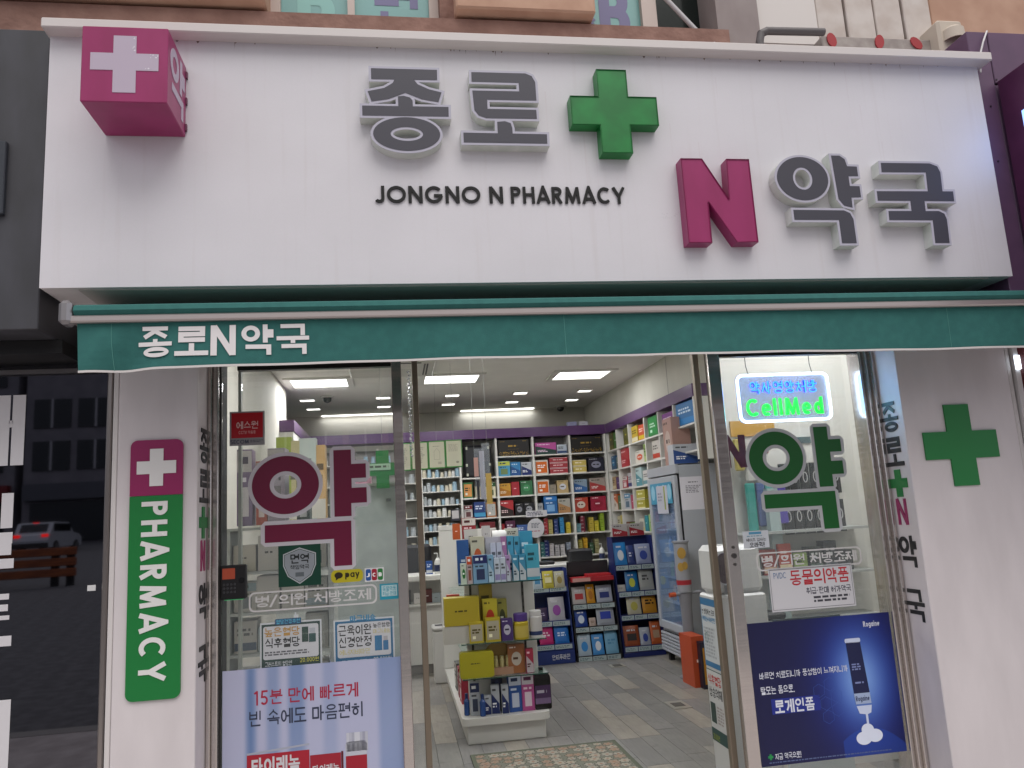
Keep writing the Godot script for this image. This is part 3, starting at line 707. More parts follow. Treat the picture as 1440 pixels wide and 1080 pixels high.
func decals_right() -> void:
	var rim := hx("b9babd")
	var t := thing("window_sticker", "green pharmacy letter with pale outline stuck on the glass door", "sticker", Vector3.ZERO)
	var s := yak_shape(1.645, 1.785, 0.125, 0.115, 0.062, [1.832, 1.65, 1.832, 1.912, 1.898, 1.912, 1.898, 1.855, 1.955, 1.855, 1.955, 1.8, 1.9, 1.8, 1.9, 1.76, 1.953, 1.76, 1.953, 1.702, 1.897, 1.702, 1.897, 1.65], [1.57, 1.63, 1.57, 1.57, 1.83, 1.57, 1.83, 1.47, 1.9, 1.47, 1.9, 1.63])
	film(t, "letter", [[grow(s, 0.015, true), rim], [s, hx("045a20")]])
	var n := thing("window_sticker", "magenta letter N stuck on the inner glass beside the green letter", "sticker", Vector3(0, 0, -0.08))
	var g := moved(glyph("N", 0.2)[1], 0.15, 0.145, Vector2(1.44, 1.755))
	film(n, "letter", [[g, hx("581535")]])
	var bt := thing("window_sticker", "outlined white prescription words on the glass door above the animal notice", "sticker", Vector3.ZERO)
	box_words(bt, 1.503, 1.985, 1.312, 1.388)
	var st := thing("notice_sticker", "small white notice with black words on the glass door edge", "sticker", Vector3(1.512, 1.445, 0.0))
	var a := PB.new()
	a.rect(-0.058, -0.036, 0.058, 0.036, 0.0012, hx("c8cdd2"))
	a.rect(-0.03, 0.022, 0.026, 0.032, 0.0018, hx("4f8fb0"))
	greek(a, -0.04, 0.01, 0.08, 0.008, 1, 0.0018, hx("7a99a8"), 3)
	write(a, "헤이즈 검사는", -0.045, -0.008, 0.09, 0.014, 0.0018, hx("25282c"), 0.13)
	write(a, "오라퀵!", -0.032, -0.032, 0.07, 0.02, 0.0018, hx("25282c"), 0.15)
	part(st, "face", a.mesh(), DECAL)
	# animal medicine notice
	var an := thing("notice_sign", "white notice with red heading about animal medicines on the glass door", "sign", Vector3(1.742, 1.232, 0.0))
	var b := PB.new()
	b.rect(-0.192, -0.09, 0.19, 0.088, 0.0012, hx("c9c8cc"))
	for r in [[-0.186, 0.08, 0.184, 0.0815], [-0.186, -0.0835, 0.184, -0.082], [-0.187, -0.0835, -0.1855, 0.0815], [0.183, -0.0835, 0.1845, 0.0815]]:
		b.rect(r[0], r[1], r[2], r[3], 0.0018, hx("303038"))
	write(b, "동물의약품", -0.098, 0.012, 0.27, 0.062, 0.0018, hx("b3202c"), 0.13)
	write(b, "취급·판매 허가약국", -0.03, -0.028, 0.205, 0.028, 0.0018, hx("22243c"), 0.12)
	greek(b, 0.0, -0.066, 0.17, 0.03, 2, 0.0018, hx("3c3c44"), 6)
	write(b, "PVDC", -0.17, 0.045, 0.058, 0.024, 0.0018, hx("2f5f90"), 0.1)
	part(an, "face", b.mesh(), DECAL)
	# dark blue poster
	var po := thing("poster", "dark blue hair foam poster with a glowing bottle picture on the glass door", "poster", Vector3(1.746, 0.825, 0.0))
	var pm := QuadMesh.new()
	pm.size = Vector2(0.66, 0.56)
	var m := mt("poster_blue_print", Color.WHITE, 0.4)
	m.albedo_texture = blue_print()
	part(po, "sheet", pm, m, Vector3(0, 0, 0.0012))
	var c := PB.new()
	var w := hx("d5d8e4")
	write(c, "바르면 치료되니까 풍성함이 느껴지니까", -0.285, 0.055, 0.395, 0.027, 0.002, w, 0.11)
	write(c, "탈모는 폼으로,", -0.285, -0.005, 0.15, 0.031, 0.002, w, 0.13)
	c.rect(-0.245, -0.085, -0.03, -0.025, 0.002, hx("1a2a84"))
	write(c, "로게인폼", -0.232, -0.082, 0.175, 0.052, 0.0026, w, 0.16)
	write(c, "Rogaine", 0.205, 0.228, 0.076, 0.022, 0.002, w, 0.16)
	fill(c, plus(-0.272, -0.245, 0.011, 0.0045), 0.002, hx("1f8a4a"))
	write(c, "지금 약국으로!", -0.253, -0.258, 0.115, 0.024, 0.002, w, 0.13)
	greek(c, -0.28, -0.272, 0.57, 0.008, 1, 0.002, hx("56638c"), 11)
	# bottle picture, tilted a little
	var x := 0.135
	fill(c, unite([pv([x - 0.02, 0.17, x + 0.045, 0.17, x + 0.062, -0.06, x - 0.01, -0.06])]), 0.0026, hx("121a45"))
	fill(c, unite([rrect(x - 0.024, 0.168, x + 0.047, 0.186, 0.006, 3)]), 0.0026, hx("c9d2ea"))
	fill(c, unite([pv([x - 0.012, -0.035, x + 0.06, -0.035, x + 0.062, -0.078, x - 0.008, -0.078])]), 0.0032, hx("9fb0d0"))
	write(c, "Rogaine", x - 0.006, -0.066, 0.062, 0.02, 0.0038, hx("1c2450"), 0.15)
	fill(c, unite([pv([x - 0.006, -0.085, x + 0.062, -0.085, x + 0.056, -0.115, x + 0.04, -0.12, x + 0.04, -0.185, x + 0.03, -0.185, x + 0.03, -0.12, x + 0.004, -0.115])]), 0.0026, hx("c9d2ea"))
	for f in [[0.03, -0.18, 0.028, 0.024], [0.01, -0.212, 0.035, 0.026], [0.06, -0.205, 0.034, 0.026]]:
		fill(c, unite([oval(x + f[0], f[1], f[2], f[3], 20)]), 0.0026 + f[0] * 0.02, hx("dbe2f2"))
	greek(c, x - 0.006, 0.055, 0.04, 0.03, 3, 0.0032, hx("7c88b8"), 5)
	greek(c, x + 0.0, 0.0, 0.04, 0.012, 1, 0.0032, hx("7c88b8"), 6)
	# fine hexagon chain
	for hxg in [[-0.03, -0.01], [0.02, 0.012], [0.045, -0.035], [-0.005, -0.062], [0.0, -0.115], [0.045, -0.09]]:
		var ring6 := PackedVector2Array()
		for i in 6:
			ring6.append(Vector2(hxg[0], hxg[1]) + Vector2.from_angle(TAU * i / 6.0 + 0.5) * 0.028)
		var hs := {"o": [ring6], "h": Geometry2D.offset_polygon(ring6, -0.0012)}
		fill(c, hs, 0.002, hx("3a58a8"))
	part(po, "print", c.mesh(), PRINT)
	neon()

func blue_print() -> ImageTexture:
	var w := 330
	var h := 280
	var im := Image.create(w, h, false, Image.FORMAT_RGB8)
	for y in h:
		for x in w:
			var d := Vector2((x - 245.0) / 62.0, (y - 128.0) / 92.0).length()
			var g := exp(-d * d * 1.1)
			var g2 := exp(-d * d * 0.42)
			var c := Color(0.035, 0.05, 0.25).lerp(Color(0.03, 0.18, 0.68), g2 * 0.85).lerp(Color(0.62, 0.78, 0.97), g * 0.8)
			if y > 226 + 22.0 * pow((x - 250.0) / 60.0, 2.0) and x > 190:
				c = c.lerp(Color(0.1, 0.3, 0.7), 0.5)
			im.set_pixel(x, y, c)
	return ImageTexture.create_from_image(im)

# lit tube sign hung behind the right pane
func neon() -> void:
	var t := thing("neon_sign", "lit neon sign with white border, blue and green words behind the glass", "neon sign", Vector3(1.787, 2.068, -0.13))
	var plate := glass_mat("neon_plate", Color(0.5, 0.62, 0.8), 0.35)
	var bp := part(t, "backing_plate", solid2(unite([rrect(-0.228, -0.113, 0.228, 0.113, 0.03)]), 0.006), plate, Vector3(0, 0, -0.012))
	bp.name = "backing_plate"
	var loop := []
	for p in rrect(-0.222, -0.107, 0.222, 0.107, 0.028):
		loop.append(Vector3(p.x, p.y, 0.0))
	loop.append(loop[0])
	part(t, "border_tube", tube(loop, 0.006, 8), glow_mat("neon_white", Color(0.86, 0.93, 1.0), 3.0))
	var blue := glow_mat("neon_blue_halo", Color(0.0, 0.06, 0.95), 1.3)  # wide blue and green shapes imitate the glow halo behind the thin cores
	var core := glow_mat("neon_blue_core", Color(0.2, 0.62, 1.0), 1.7)
	var green := glow_mat("neon_green_halo", Color(0.0, 0.75, 0.06), 0.9)
	var gcore := glow_mat("neon_green_core", Color(0.0, 1.0, 0.2), 1.8)
	for set_ in [["blue_halo", "약사영양처방", -0.165, 0.02, 0.33, 0.056, 0.15, blue, -0.004, 0.0], ["blue_core", "약사영양처방", -0.165, 0.02, 0.33, 0.056, 0.06, core, 0.0005, 0.003], ["green_halo", "CellMed", -0.19, -0.082, 0.378, 0.078, 0.16, green, -0.004, 0.0], ["green_core", "CellMed", -0.19, -0.082, 0.378, 0.078, 0.085, gcore, 0.0005, 0.003]]:
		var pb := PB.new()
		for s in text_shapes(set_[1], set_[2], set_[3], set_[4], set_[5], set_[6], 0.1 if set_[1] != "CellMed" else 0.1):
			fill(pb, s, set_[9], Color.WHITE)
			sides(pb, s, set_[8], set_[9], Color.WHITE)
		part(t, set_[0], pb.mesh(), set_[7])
	for x in [-0.165, 0.15]:
		part(t, "chain", tube([Vector3(x, 0.11, 0), Vector3(x - 0.008, 0.15, 0), Vector3(x - 0.01, 0.4, 0)], 0.0018, 6), mt("chain_dark", hx("3c3c40"), 0.4, 0.8))
	var l := AreaLight3D.new()
	l.name = "neon_light"
	l.area_size = Vector2(0.44, 0.2)
	l.light_color = Color(0.5, 0.75, 1.0)
	l.light_energy = 0.12
	l.shadow_enabled = true
	l.position = Vector3(0, 0, 0.012)
	l.rotation.y = PI
	t.add_child(l)

# ---------------------------------------------------------------- room
const ROW_Y := [2.42, 2.15, 1.88, 1.61, 1.335, 1.04]
const ROW_W := ["top", "second", "third", "fourth", "fifth", "lowest"]

func interior_shell() -> void:
	var wall := noisy("wall_paint", hx("bfbcb1"), hx("c5c2b7"), Vector3(0.4, 0.4, 0.4), 0.75)
	var ceil_ := noisy("ceiling_paint", hx("e2dfd8"), hx("e7e4dd"), Vector3(0.4, 0.4, 0.4), 0.8)
	sbx("ceiling", Vector3(-2.7, 3.25, -9.0), Vector3(3.6, 3.5, -0.1), ceil_)
	sbx("wall_back", Vector3(-2.7, 0, -9.0), Vector3(3.6, 3.25, -8.8), wall)
	sbx("wall_left", Vector3(-1.5, 0, -6.3), Vector3(-1.23, 3.25, -0.14), wall)
	sbx("wall_left_far", Vector3(-2.7, 0, -8.8), Vector3(-2.5, 3.25, -6.3), wall)
	sbx("wall_left_return", Vector3(-2.7, 0, -6.3), Vector3(-1.5, 3.25, -6.1), wall)
	sbx("wall_right", Vector3(3.36, 0, -8.8), Vector3(3.6, 3.25, -0.14), wall)
	sbx("bulkhead_right", Vector3(3.02, 2.8, -8.8), Vector3(3.36, 3.25, -4.1), wall)
	sbx("wall_front_left", Vector3(-1.5, 0, -0.14), Vector3(-0.76, 3.3, -0.06), wall)
	sbx("wall_front_right", Vector3(2.32, 0, -0.14), Vector3(3.6, 3.3, -0.08), wall)
	sbx("wall_front_top", Vector3(-0.76, 2.41, -0.14), Vector3(2.14, 3.5, -0.08), wall)
	bx(get_node("bulkhead_right"), "panel_joint", Vector3(-0.172, -0.225, 1.49), Vector3(-0.169, 0.225, 1.5), mt("joint_grey", hx("8c8a84"), 0.8))
	# floor base and planks
	var base := noisy("floor_base", hx("6e6962"), hx("78736b"), Vector3(0.5, 0.5, 0.5), 0.6)
	var fl := sbx("floor", Vector3(-2.7, -0.3, -9.0), Vector3(3.6, -0.012, -0.12), base)
	var tones := ["8a857e", "8a857e", "8a857e", "8a857e", "8a857e", "8a857e"]
	var woods := []
	for k in 6:
		var m := mt("plank_%d" % k, hx(tones[k]), 0.45)
		m.albedo_texture = plank_tex(k)
		m.albedo_color = Color.WHITE
		m.uv1_triplanar = true
		m.uv1_world_triplanar = true
		m.uv1_scale = Vector3(1.5, 1.5, 1.5)
		m.uv1_offset = Vector3(0.17 * k, 0, 0.31 * k)
		m.metallic_specular = 0.45
		woods.append(m)
	var r := RandomNumberGenerator.new()
	r.seed = 12
	var off: Vector3 = fl.position
	var n := 0
	for c in 19:
		var x := -0.08 + c * 0.16
		var z := -0.9 - r.randf_range(0.0, 0.6)
		while z > -5.6:
			var o := part(fl, "plank", bm(0.1575, 0.012, 0.617), woods[r.randi() % 6], Vector3(x + 0.08, -0.006 + r.randf_range(-0.0006, 0.0006), z - 0.31) - off)
			o.name = "plank"
			z -= 0.62
			n += 1
	for x0 in [[2.245, -3.31], [2.25, -5.125]]:
		var h := part(fl, "floor_hatch", bm(0.155, 0.004, 0.26 if x0[1] > -4 else 0.17), mt("hatch_rim", hx("a5a196"), 0.4, 0.5), Vector3(x0[0], 0.003, x0[1]) - off)
		part(h, "hatch_recess", bm(0.09, 0.002, 0.12), mt("hatch_dark", hx("4c4842"), 0.6), Vector3(0, 0.0032, 0))
	ceiling_lights()

func plank_tex(k: int) -> ImageTexture:
	var s := 192
	var im := Image.create(s, s, false, Image.FORMAT_RGB8)
	var n := FastNoiseLite.new()
	n.seed = 40 + k
	n.frequency = 0.02
	var n2 := FastNoiseLite.new()
	n2.seed = 60 + k
	n2.frequency = 0.16
	var base: Color = hx(["787672", "7e7b78", "85817b", "74726f", "8d877e", "7b7977"][k])
	for y in s:
		for x in s:
			var g := n2.get_noise_2d(x * 1.0, y * 0.09) * 0.07 + n.get_noise_2d(x * 0.8, y * 0.35) * 0.08
			var st := maxf(0.0, n.get_noise_2d(x + 300.0, y + 90.0) - 0.35) * 0.35
			im.set_pixel(x, y, Color(base.r * (1.0 + g - st), base.g * (1.0 + g - st), base.b * (1.0 + g * 0.9 - st)))
	return ImageTexture.create_from_image(im)

func lamp(label: String, called: String, c: Vector3, sx: float, sz: float, frame: float, e: float, group: String, lit := 0.0) -> void:
	var t := thing(called, label, "light", c, 0.0, group)
	var m := mt("lamp_frame", hx("d8d6d0"), 0.5)
	if frame > 0.0:
		bx(t, "frame", Vector3(-sx / 2 - frame, -0.02, -sz / 2 - frame), Vector3(-sx / 2, -0.001, sz / 2 + frame), m)
		bx(t, "frame", Vector3(sx / 2, -0.02, -sz / 2 - frame), Vector3(sx / 2 + frame, -0.001, sz / 2 + frame), m)
		bx(t, "frame", Vector3(-sx / 2, -0.02, -sz / 2 - frame), Vector3(sx / 2, -0.001, -sz / 2), m)
		bx(t, "frame", Vector3(-sx / 2, -0.02, sz / 2), Vector3(sx / 2, -0.001, sz / 2 + frame), m)
	var f := part(t, "diffuser", bm(sx, 0.008, sz), glow_mat("lamp_glow", Color(0.99, 0.99, 0.98), 2.2), Vector3(0, -0.006, 0))
	f.name = "diffuser"
	if lit > 0.0:
		var l := AreaLight3D.new()
		l.name = "lamp_light"
		l.area_size = Vector2(sx, sz)
		l.area_normalize_energy = true
		l.light_energy = lit
		l.light_color = Color(0.985, 0.99, 1.0)
		l.shadow_enabled = true
		l.position = Vector3(0, -0.03, 0)
		l.rotation.x = -PI / 2
		t.add_child(l)

func ceiling_lights() -> void:
	var y := 3.25
	for i in 3:
		lamp("large ceiling panel light with a white frame, %s" % ["beside the side wall column", "above the counter", "nearest the side wall shelving"][i], "panel_light", Vector3([-0.8, 0.71, 2.28][i], y, -5.88), 0.62, 0.5, 0.07, 2.2, "large ceiling panels", PANEL * [1.0, 1.0, 0.35][i])
	for p in [[-0.2, -2.8], [1.6, -2.8], [2.6, -0.8], [-0.6, -1.0]]:  # last two are added, unseen, to brighten the accessory wall and window shelving
		lamp("large ceiling panel light added out of view near the entrance", "panel_light", Vector3(p[0], y, p[1]), 0.62, 0.5, 0.07, 2.2, "ceiling panels near the entrance", PANEL)
	for z in [-7.1, -7.9]:
		for x in [-1.07, -0.1, 0.81, 1.73, 2.62]:
			lamp("small square recessed ceiling light", "downlight", Vector3(x, y, z), 0.18, 0.16, 0.012, 2.2, "small square ceiling lights")
	for x in [-0.46, 1.63]:
		lamp("long bar light on the ceiling by the back wall", "bar_light", Vector3(x, y, -8.72), 1.14, 0.09, 0.0, 2.2, "ceiling bar lights", PANEL * 0.06)
	# domed cameras and ceiling air outlet
	for p in [["domed camera on the ceiling above the back shelving corner", Vector3(2.6, y, -8.6)], ["domed camera on the ceiling beside the left column", Vector3(-0.8, y, -6.9)]]:
		var t := thing("dome_camera", p[0], "camera", p[1])
		part(t, "base", cyl(0.09, 0.02, 20), mt("camera_white", hx("c9c7c2"), 0.5), Vector3(0, -0.012, 0))
		part(t, "dome", lathe([[0.055, 0.0], [0.052, -0.03], [0.035, -0.055], [0.0, -0.065]], 18), mt("camera_dark", hx("2a2a2c"), 0.15), Vector3(0, -0.022, 0))
	var ac := thing("air_conditioner", "white ceiling air conditioner with louvred edge", "air conditioner", Vector3(0.02, y, -5.02))
	bx(ac, "panel", Vector3(-0.45, -0.05, -0.42), Vector3(0.45, -0.001, 0.42), mt("ac_white", hx("cbc8c0"), 0.5), 0.015)
	for k in 2:
		bx(ac, "louvre", Vector3(0.36 - k * 0.03, -0.056, -0.3), Vector3(0.375 - k * 0.03, -0.0505, 0.3), mt("ac_slot", hx("4a4a48"), 0.6))
	bx(ac, "louvre", Vector3(-0.3, -0.056, 0.34), Vector3(0.3, -0.0505, 0.36), mt("ac_slot", hx("4a4a48"), 0.6))

# ---------------------------------------------------------------- goods
func carton(at: Vector3, w: float, h: float, d: float, col: Color, style: int, acc: Color, label: String, group := "", turn := 0.0, called := "carton", cat := "carton") -> Node3D:
	var t := thing(called, label, cat, at, turn + rng.randf_range(-0.045, 0.045), group)
	part(t, "box", bm(w, h, d), card(col), Vector3(0, h / 2, 0))
	var pb := PB.new()
	var z := d / 2 + 0.0012
	var z2 := z + 0.001
	var x0 := -w / 2 + 0.002
	var x1 := w / 2 - 0.002
	var sd := int(absf(at.x * 991 + at.y * 577 + at.z * 313)) + 1
	var dk := col.darkened(0.55)
	var lt := col.lightened(0.75)
	var ink := lt if col.get_luminance() < 0.5 else dk
	match style:
		0: # band across, words above
			pb.rect(x0, h * 0.08, x1, h * 0.32, z, acc)
			greek(pb, x0 + w * 0.12, h * 0.5, w * 0.7, h * 0.28, 2, z, ink, sd)
		1: # diagonal field
			fill(pb, unite([pv([x0, 0.002, x1, 0.002, x1, h * 0.35, x0, h * 0.72])]), z, acc)
			greek(pb, x0 + w * 0.1, h * 0.76, w * 0.6, h * 0.13, 1, z, ink, sd)
			greek(pb, x0 + w * 0.1, h * 0.2, w * 0.5, h * 0.2, 2, z2, lt if acc.get_luminance() < 0.5 else dk, sd + 1)
		2: # oval emblem
			fill(pb, unite([oval(0, h * 0.5, w * 0.3, h * 0.24, 22)]), z, acc)
			greek(pb, -w * 0.2, h * 0.43, w * 0.4, h * 0.14, 1, z2, dk if acc.get_luminance() > 0.5 else lt, sd)
			greek(pb, x0 + w * 0.08, h * 0.85, w * 0.5, h * 0.08, 1, z, ink, sd)
		3: # framed panel
			pb.rect(x0 + w * 0.07, h * 0.1, x1 - w * 0.07, h * 0.88, z, acc)
			greek(pb, -w * 0.3, h * 0.42, w * 0.6, h * 0.26, 2, z2, dk if acc.get_luminance() > 0.5 else lt, sd)
			pb.rect(-w * 0.28, h * 0.2, -w * 0.06, h * 0.34, z2, lt)
		4: # gold pattern at the foot
			var r := RandomNumberGenerator.new()
			r.seed = sd
			for i in 90:
				var px := r.randf_range(x0, x1 - w * 0.05)
				var py := r.randf_range(h * 0.02, h * 0.27)
				pb.rect(px, py, px + w * 0.035, py + h * 0.022, z + i * 0.00001, acc if i % 3 else acc.darkened(0.4))
			greek(pb, -w * 0.18, h * 0.52, w * 0.36, h * 0.16, 1, z, acc, sd)
			greek(pb, x0 + w * 0.05, h * 0.86, w * 0.16, h * 0.05, 1, z, acc, sd + 2)
			greek(pb, x1 - w * 0.2, h * 0.86, w * 0.16, h * 0.05, 1, z, acc, sd + 3)
			greek(pb, -w * 0.2, h * 0.4, w * 0.4, h * 0.03, 1, z, acc.darkened(0.3), sd + 4)
		5: # head band and picture
			pb.rect(x0, h * 0.7, x1, h * 0.98, z, acc)
			greek(pb, x0 + w * 0.15, h * 0.76, w * 0.65, h * 0.16, 1, z2, lt if acc.get_luminance() < 0.5 else dk, sd)
			pb.rect(x0 + w * 0.2, h * 0.12, x1 - w * 0.2, h * 0.5, z, ink.lerp(acc, 0.5))
			greek(pb, x0 + w * 0.12, h * 0.54, w * 0.7, h * 0.1, 1, z, ink, sd + 1)
		6: # plain with small mark
			greek(pb, -w * 0.2, h * 0.46, w * 0.4, h * 0.1, 1, z, ink, sd)
	if pb.v:
		part(t, "print", pb.mesh(), PRINT)
	return t

func card(col: Color) -> StandardMaterial3D:
	var g := col.get_luminance()
	return mt("card_" + col.to_html(false), col.lerp(Color(g, g, g), 0.1), 0.45)

func stack(at: Vector3, w: float, hh: float, d: float, n: int, col: Color, label: String, group: String, turn := 0.0) -> void:
	var t := thing("carton_stack", label, "cartons", at, turn, group)
	for i in n:
		var o := part(t, "carton", bm(w * 0.97, hh * 0.94, d), card(col), Vector3(rng.randf_range(-0.002, 0.002), hh * (i + 0.47), rng.randf_range(-0.004, 0.004)))
		if w > 0.15:
			part(o, "print", flat_print(w, hh, d, col), PRINT)
		elif i % 2 == 0 and w > 0.05:
			part(o, "print", tiny_print(w, hh, d, col), PRINT)

func tiny_print(w: float, h: float, d: float, col: Color) -> Mesh:
	var key := "tp%.3f%.3f%s" % [w, h, col.to_html()]
	if not meshes.has(key):
		var pb := PB.new()
		var ink := col.lightened(0.8) if col.get_luminance() < 0.45 else col.darkened(0.6)
		greek(pb, -w * 0.36, -h * 0.22, w * 0.66, h * 0.45, 1, d / 2 + 0.001, ink, int(w * 1000))
		meshes[key] = pb.mesh()
	return meshes[key]

func flat_print(w: float, h: float, d: float, col: Color) -> Mesh:
	var key := "fp%.3f%.3f%s" % [w, h, col.to_html()]
	if not meshes.has(key):
		var pb := PB.new()
		pb.rect(-w * 0.48, -h * 0.46, w * 0.48, -h * 0.36, d / 2 + 0.001, col.lightened(0.65))
		pb.rect(-w * 0.48, h * 0.38, w * 0.48, h * 0.46, d / 2 + 0.001, col.lightened(0.65))
		greek(pb, -w * 0.3, -h * 0.12, w * 0.6, h * 0.3, 1, d / 2 + 0.001, col.lightened(0.7), 5)
		meshes[key] = pb.mesh()
	return meshes[key]

func interior() -> void:
	shelving()
	back_goods()
	right_goods()
	pill_cabinet()
	counter()
	gondola()
	gondola_goods()
	racks()
	fridge()
	right_things()
	left_things()
	small_things()

func shelving() -> void:
	var white := mt("shelf_white", hx("d3d1cb"), 0.5)
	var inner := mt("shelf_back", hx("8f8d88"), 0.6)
	var purple := noisy("band_purple", hx("4d2a5c"), hx("553264"), Vector3(0.6, 0.6, 0.6), 0.3)
	var s := thing("wall_shelving", "white back wall shelving under a purple band", "shelving", Vector3(0, 0, -7.4))
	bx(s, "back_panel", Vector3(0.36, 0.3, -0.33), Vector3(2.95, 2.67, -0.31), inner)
	for x in [0.37, 0.9, 1.4, 1.91, 2.43, 2.935]:
		bx(s, "upright", Vector3(x - 0.013, 0.0, -0.31), Vector3(x + 0.013, 2.67, 0.0), white)
	for b in 4:
		var x0: float = [0.913, 1.413, 1.923, 2.443][b]
		var x1: float = [1.387, 1.897, 2.417, 2.922][b]
		for yy in ROW_Y:
			if b == 0 and yy > 2.3:
				continue
			bx(s, "shelf_board", Vector3(x0, yy - 0.018, -0.309), Vector3(x1, yy, -0.003), white)
	for yy in [2.34, 2.18, 1.99, 1.81, 1.655, 1.47, 1.29]:
		bx(s, "shelf_board", Vector3(0.384, yy - 0.012, -0.309), Vector3(0.886, yy, -0.003), white)
	bx(s, "band", Vector3(-1.3, 2.672, -0.33), Vector3(2.947, 2.8, 0.012), purple)
	# right wall
	var q := thing("wall_shelving", "white side wall shelving behind the glass fridge", "shelving", Vector3(2.95, 0, -7.4))
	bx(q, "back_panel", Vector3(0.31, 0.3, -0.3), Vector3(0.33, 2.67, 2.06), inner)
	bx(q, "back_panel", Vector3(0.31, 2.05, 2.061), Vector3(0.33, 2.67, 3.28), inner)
	var zs := [0.02, 0.5, 1.05, 1.7, 2.2, 2.7, 3.285]
	for z in zs:
		bx(q, "upright", Vector3(0.004, 0.0 if z < 2.0 else 2.05, z - 0.013), Vector3(0.31, 2.67, z + 0.013), white)
	for i in 6:
		for yy in ROW_Y:
			if i >= 4 and yy < 2.05:
				continue
			bx(q, "shelf_board", Vector3(0.006, yy - 0.018, zs[i] + 0.0132), Vector3(0.309, yy, zs[i + 1] - 0.0132 if i != 3 or yy > 2.05 else 2.08), white)
	bx(q, "band", Vector3(-0.001, 2.672, 0.014), Vector3(0.4, 2.8, 3.3), purple)
	bx(q, "end_panel", Vector3(0.19, 0.0, 3.299), Vector3(0.41, 2.671, 3.315), mt("end_cream", hx("cfccc3"), 0.5))
	# left pill shelving behind the door
	var l := thing("wall_shelving", "white shelving against the side wall behind the glass with the magenta letter", "shelving", Vector3(-1.23, 0, -5.7))
	bx(l, "end_panel", Vector3(0.001, 0, -1.7), Vector3(0.15, 2.668, 0.0), white)
	bx(l, "band", Vector3(0.001, 2.672, -1.7), Vector3(0.16, 2.8, 0.01), purple)

func put(bay: float, bw: float, row: int, f0: float, f1: float, fh: float, col: String, name_: String, style: int, acc: String, where: String) -> void:
	var w := (f1 - f0) * bw - 0.006
	var h := 0.25 * fh
	carton(Vector3(bay + (f0 + f1) / 2 * bw, ROW_Y[row], -7.4 - 0.13 - rng.randf_range(0.0, 0.035)), w, h, 0.2, hx(col), style, hx(acc), "%s carton on the %s shelf, %s, back wall" % [name_, ROW_W[row], where], "cartons on the back wall shelving")

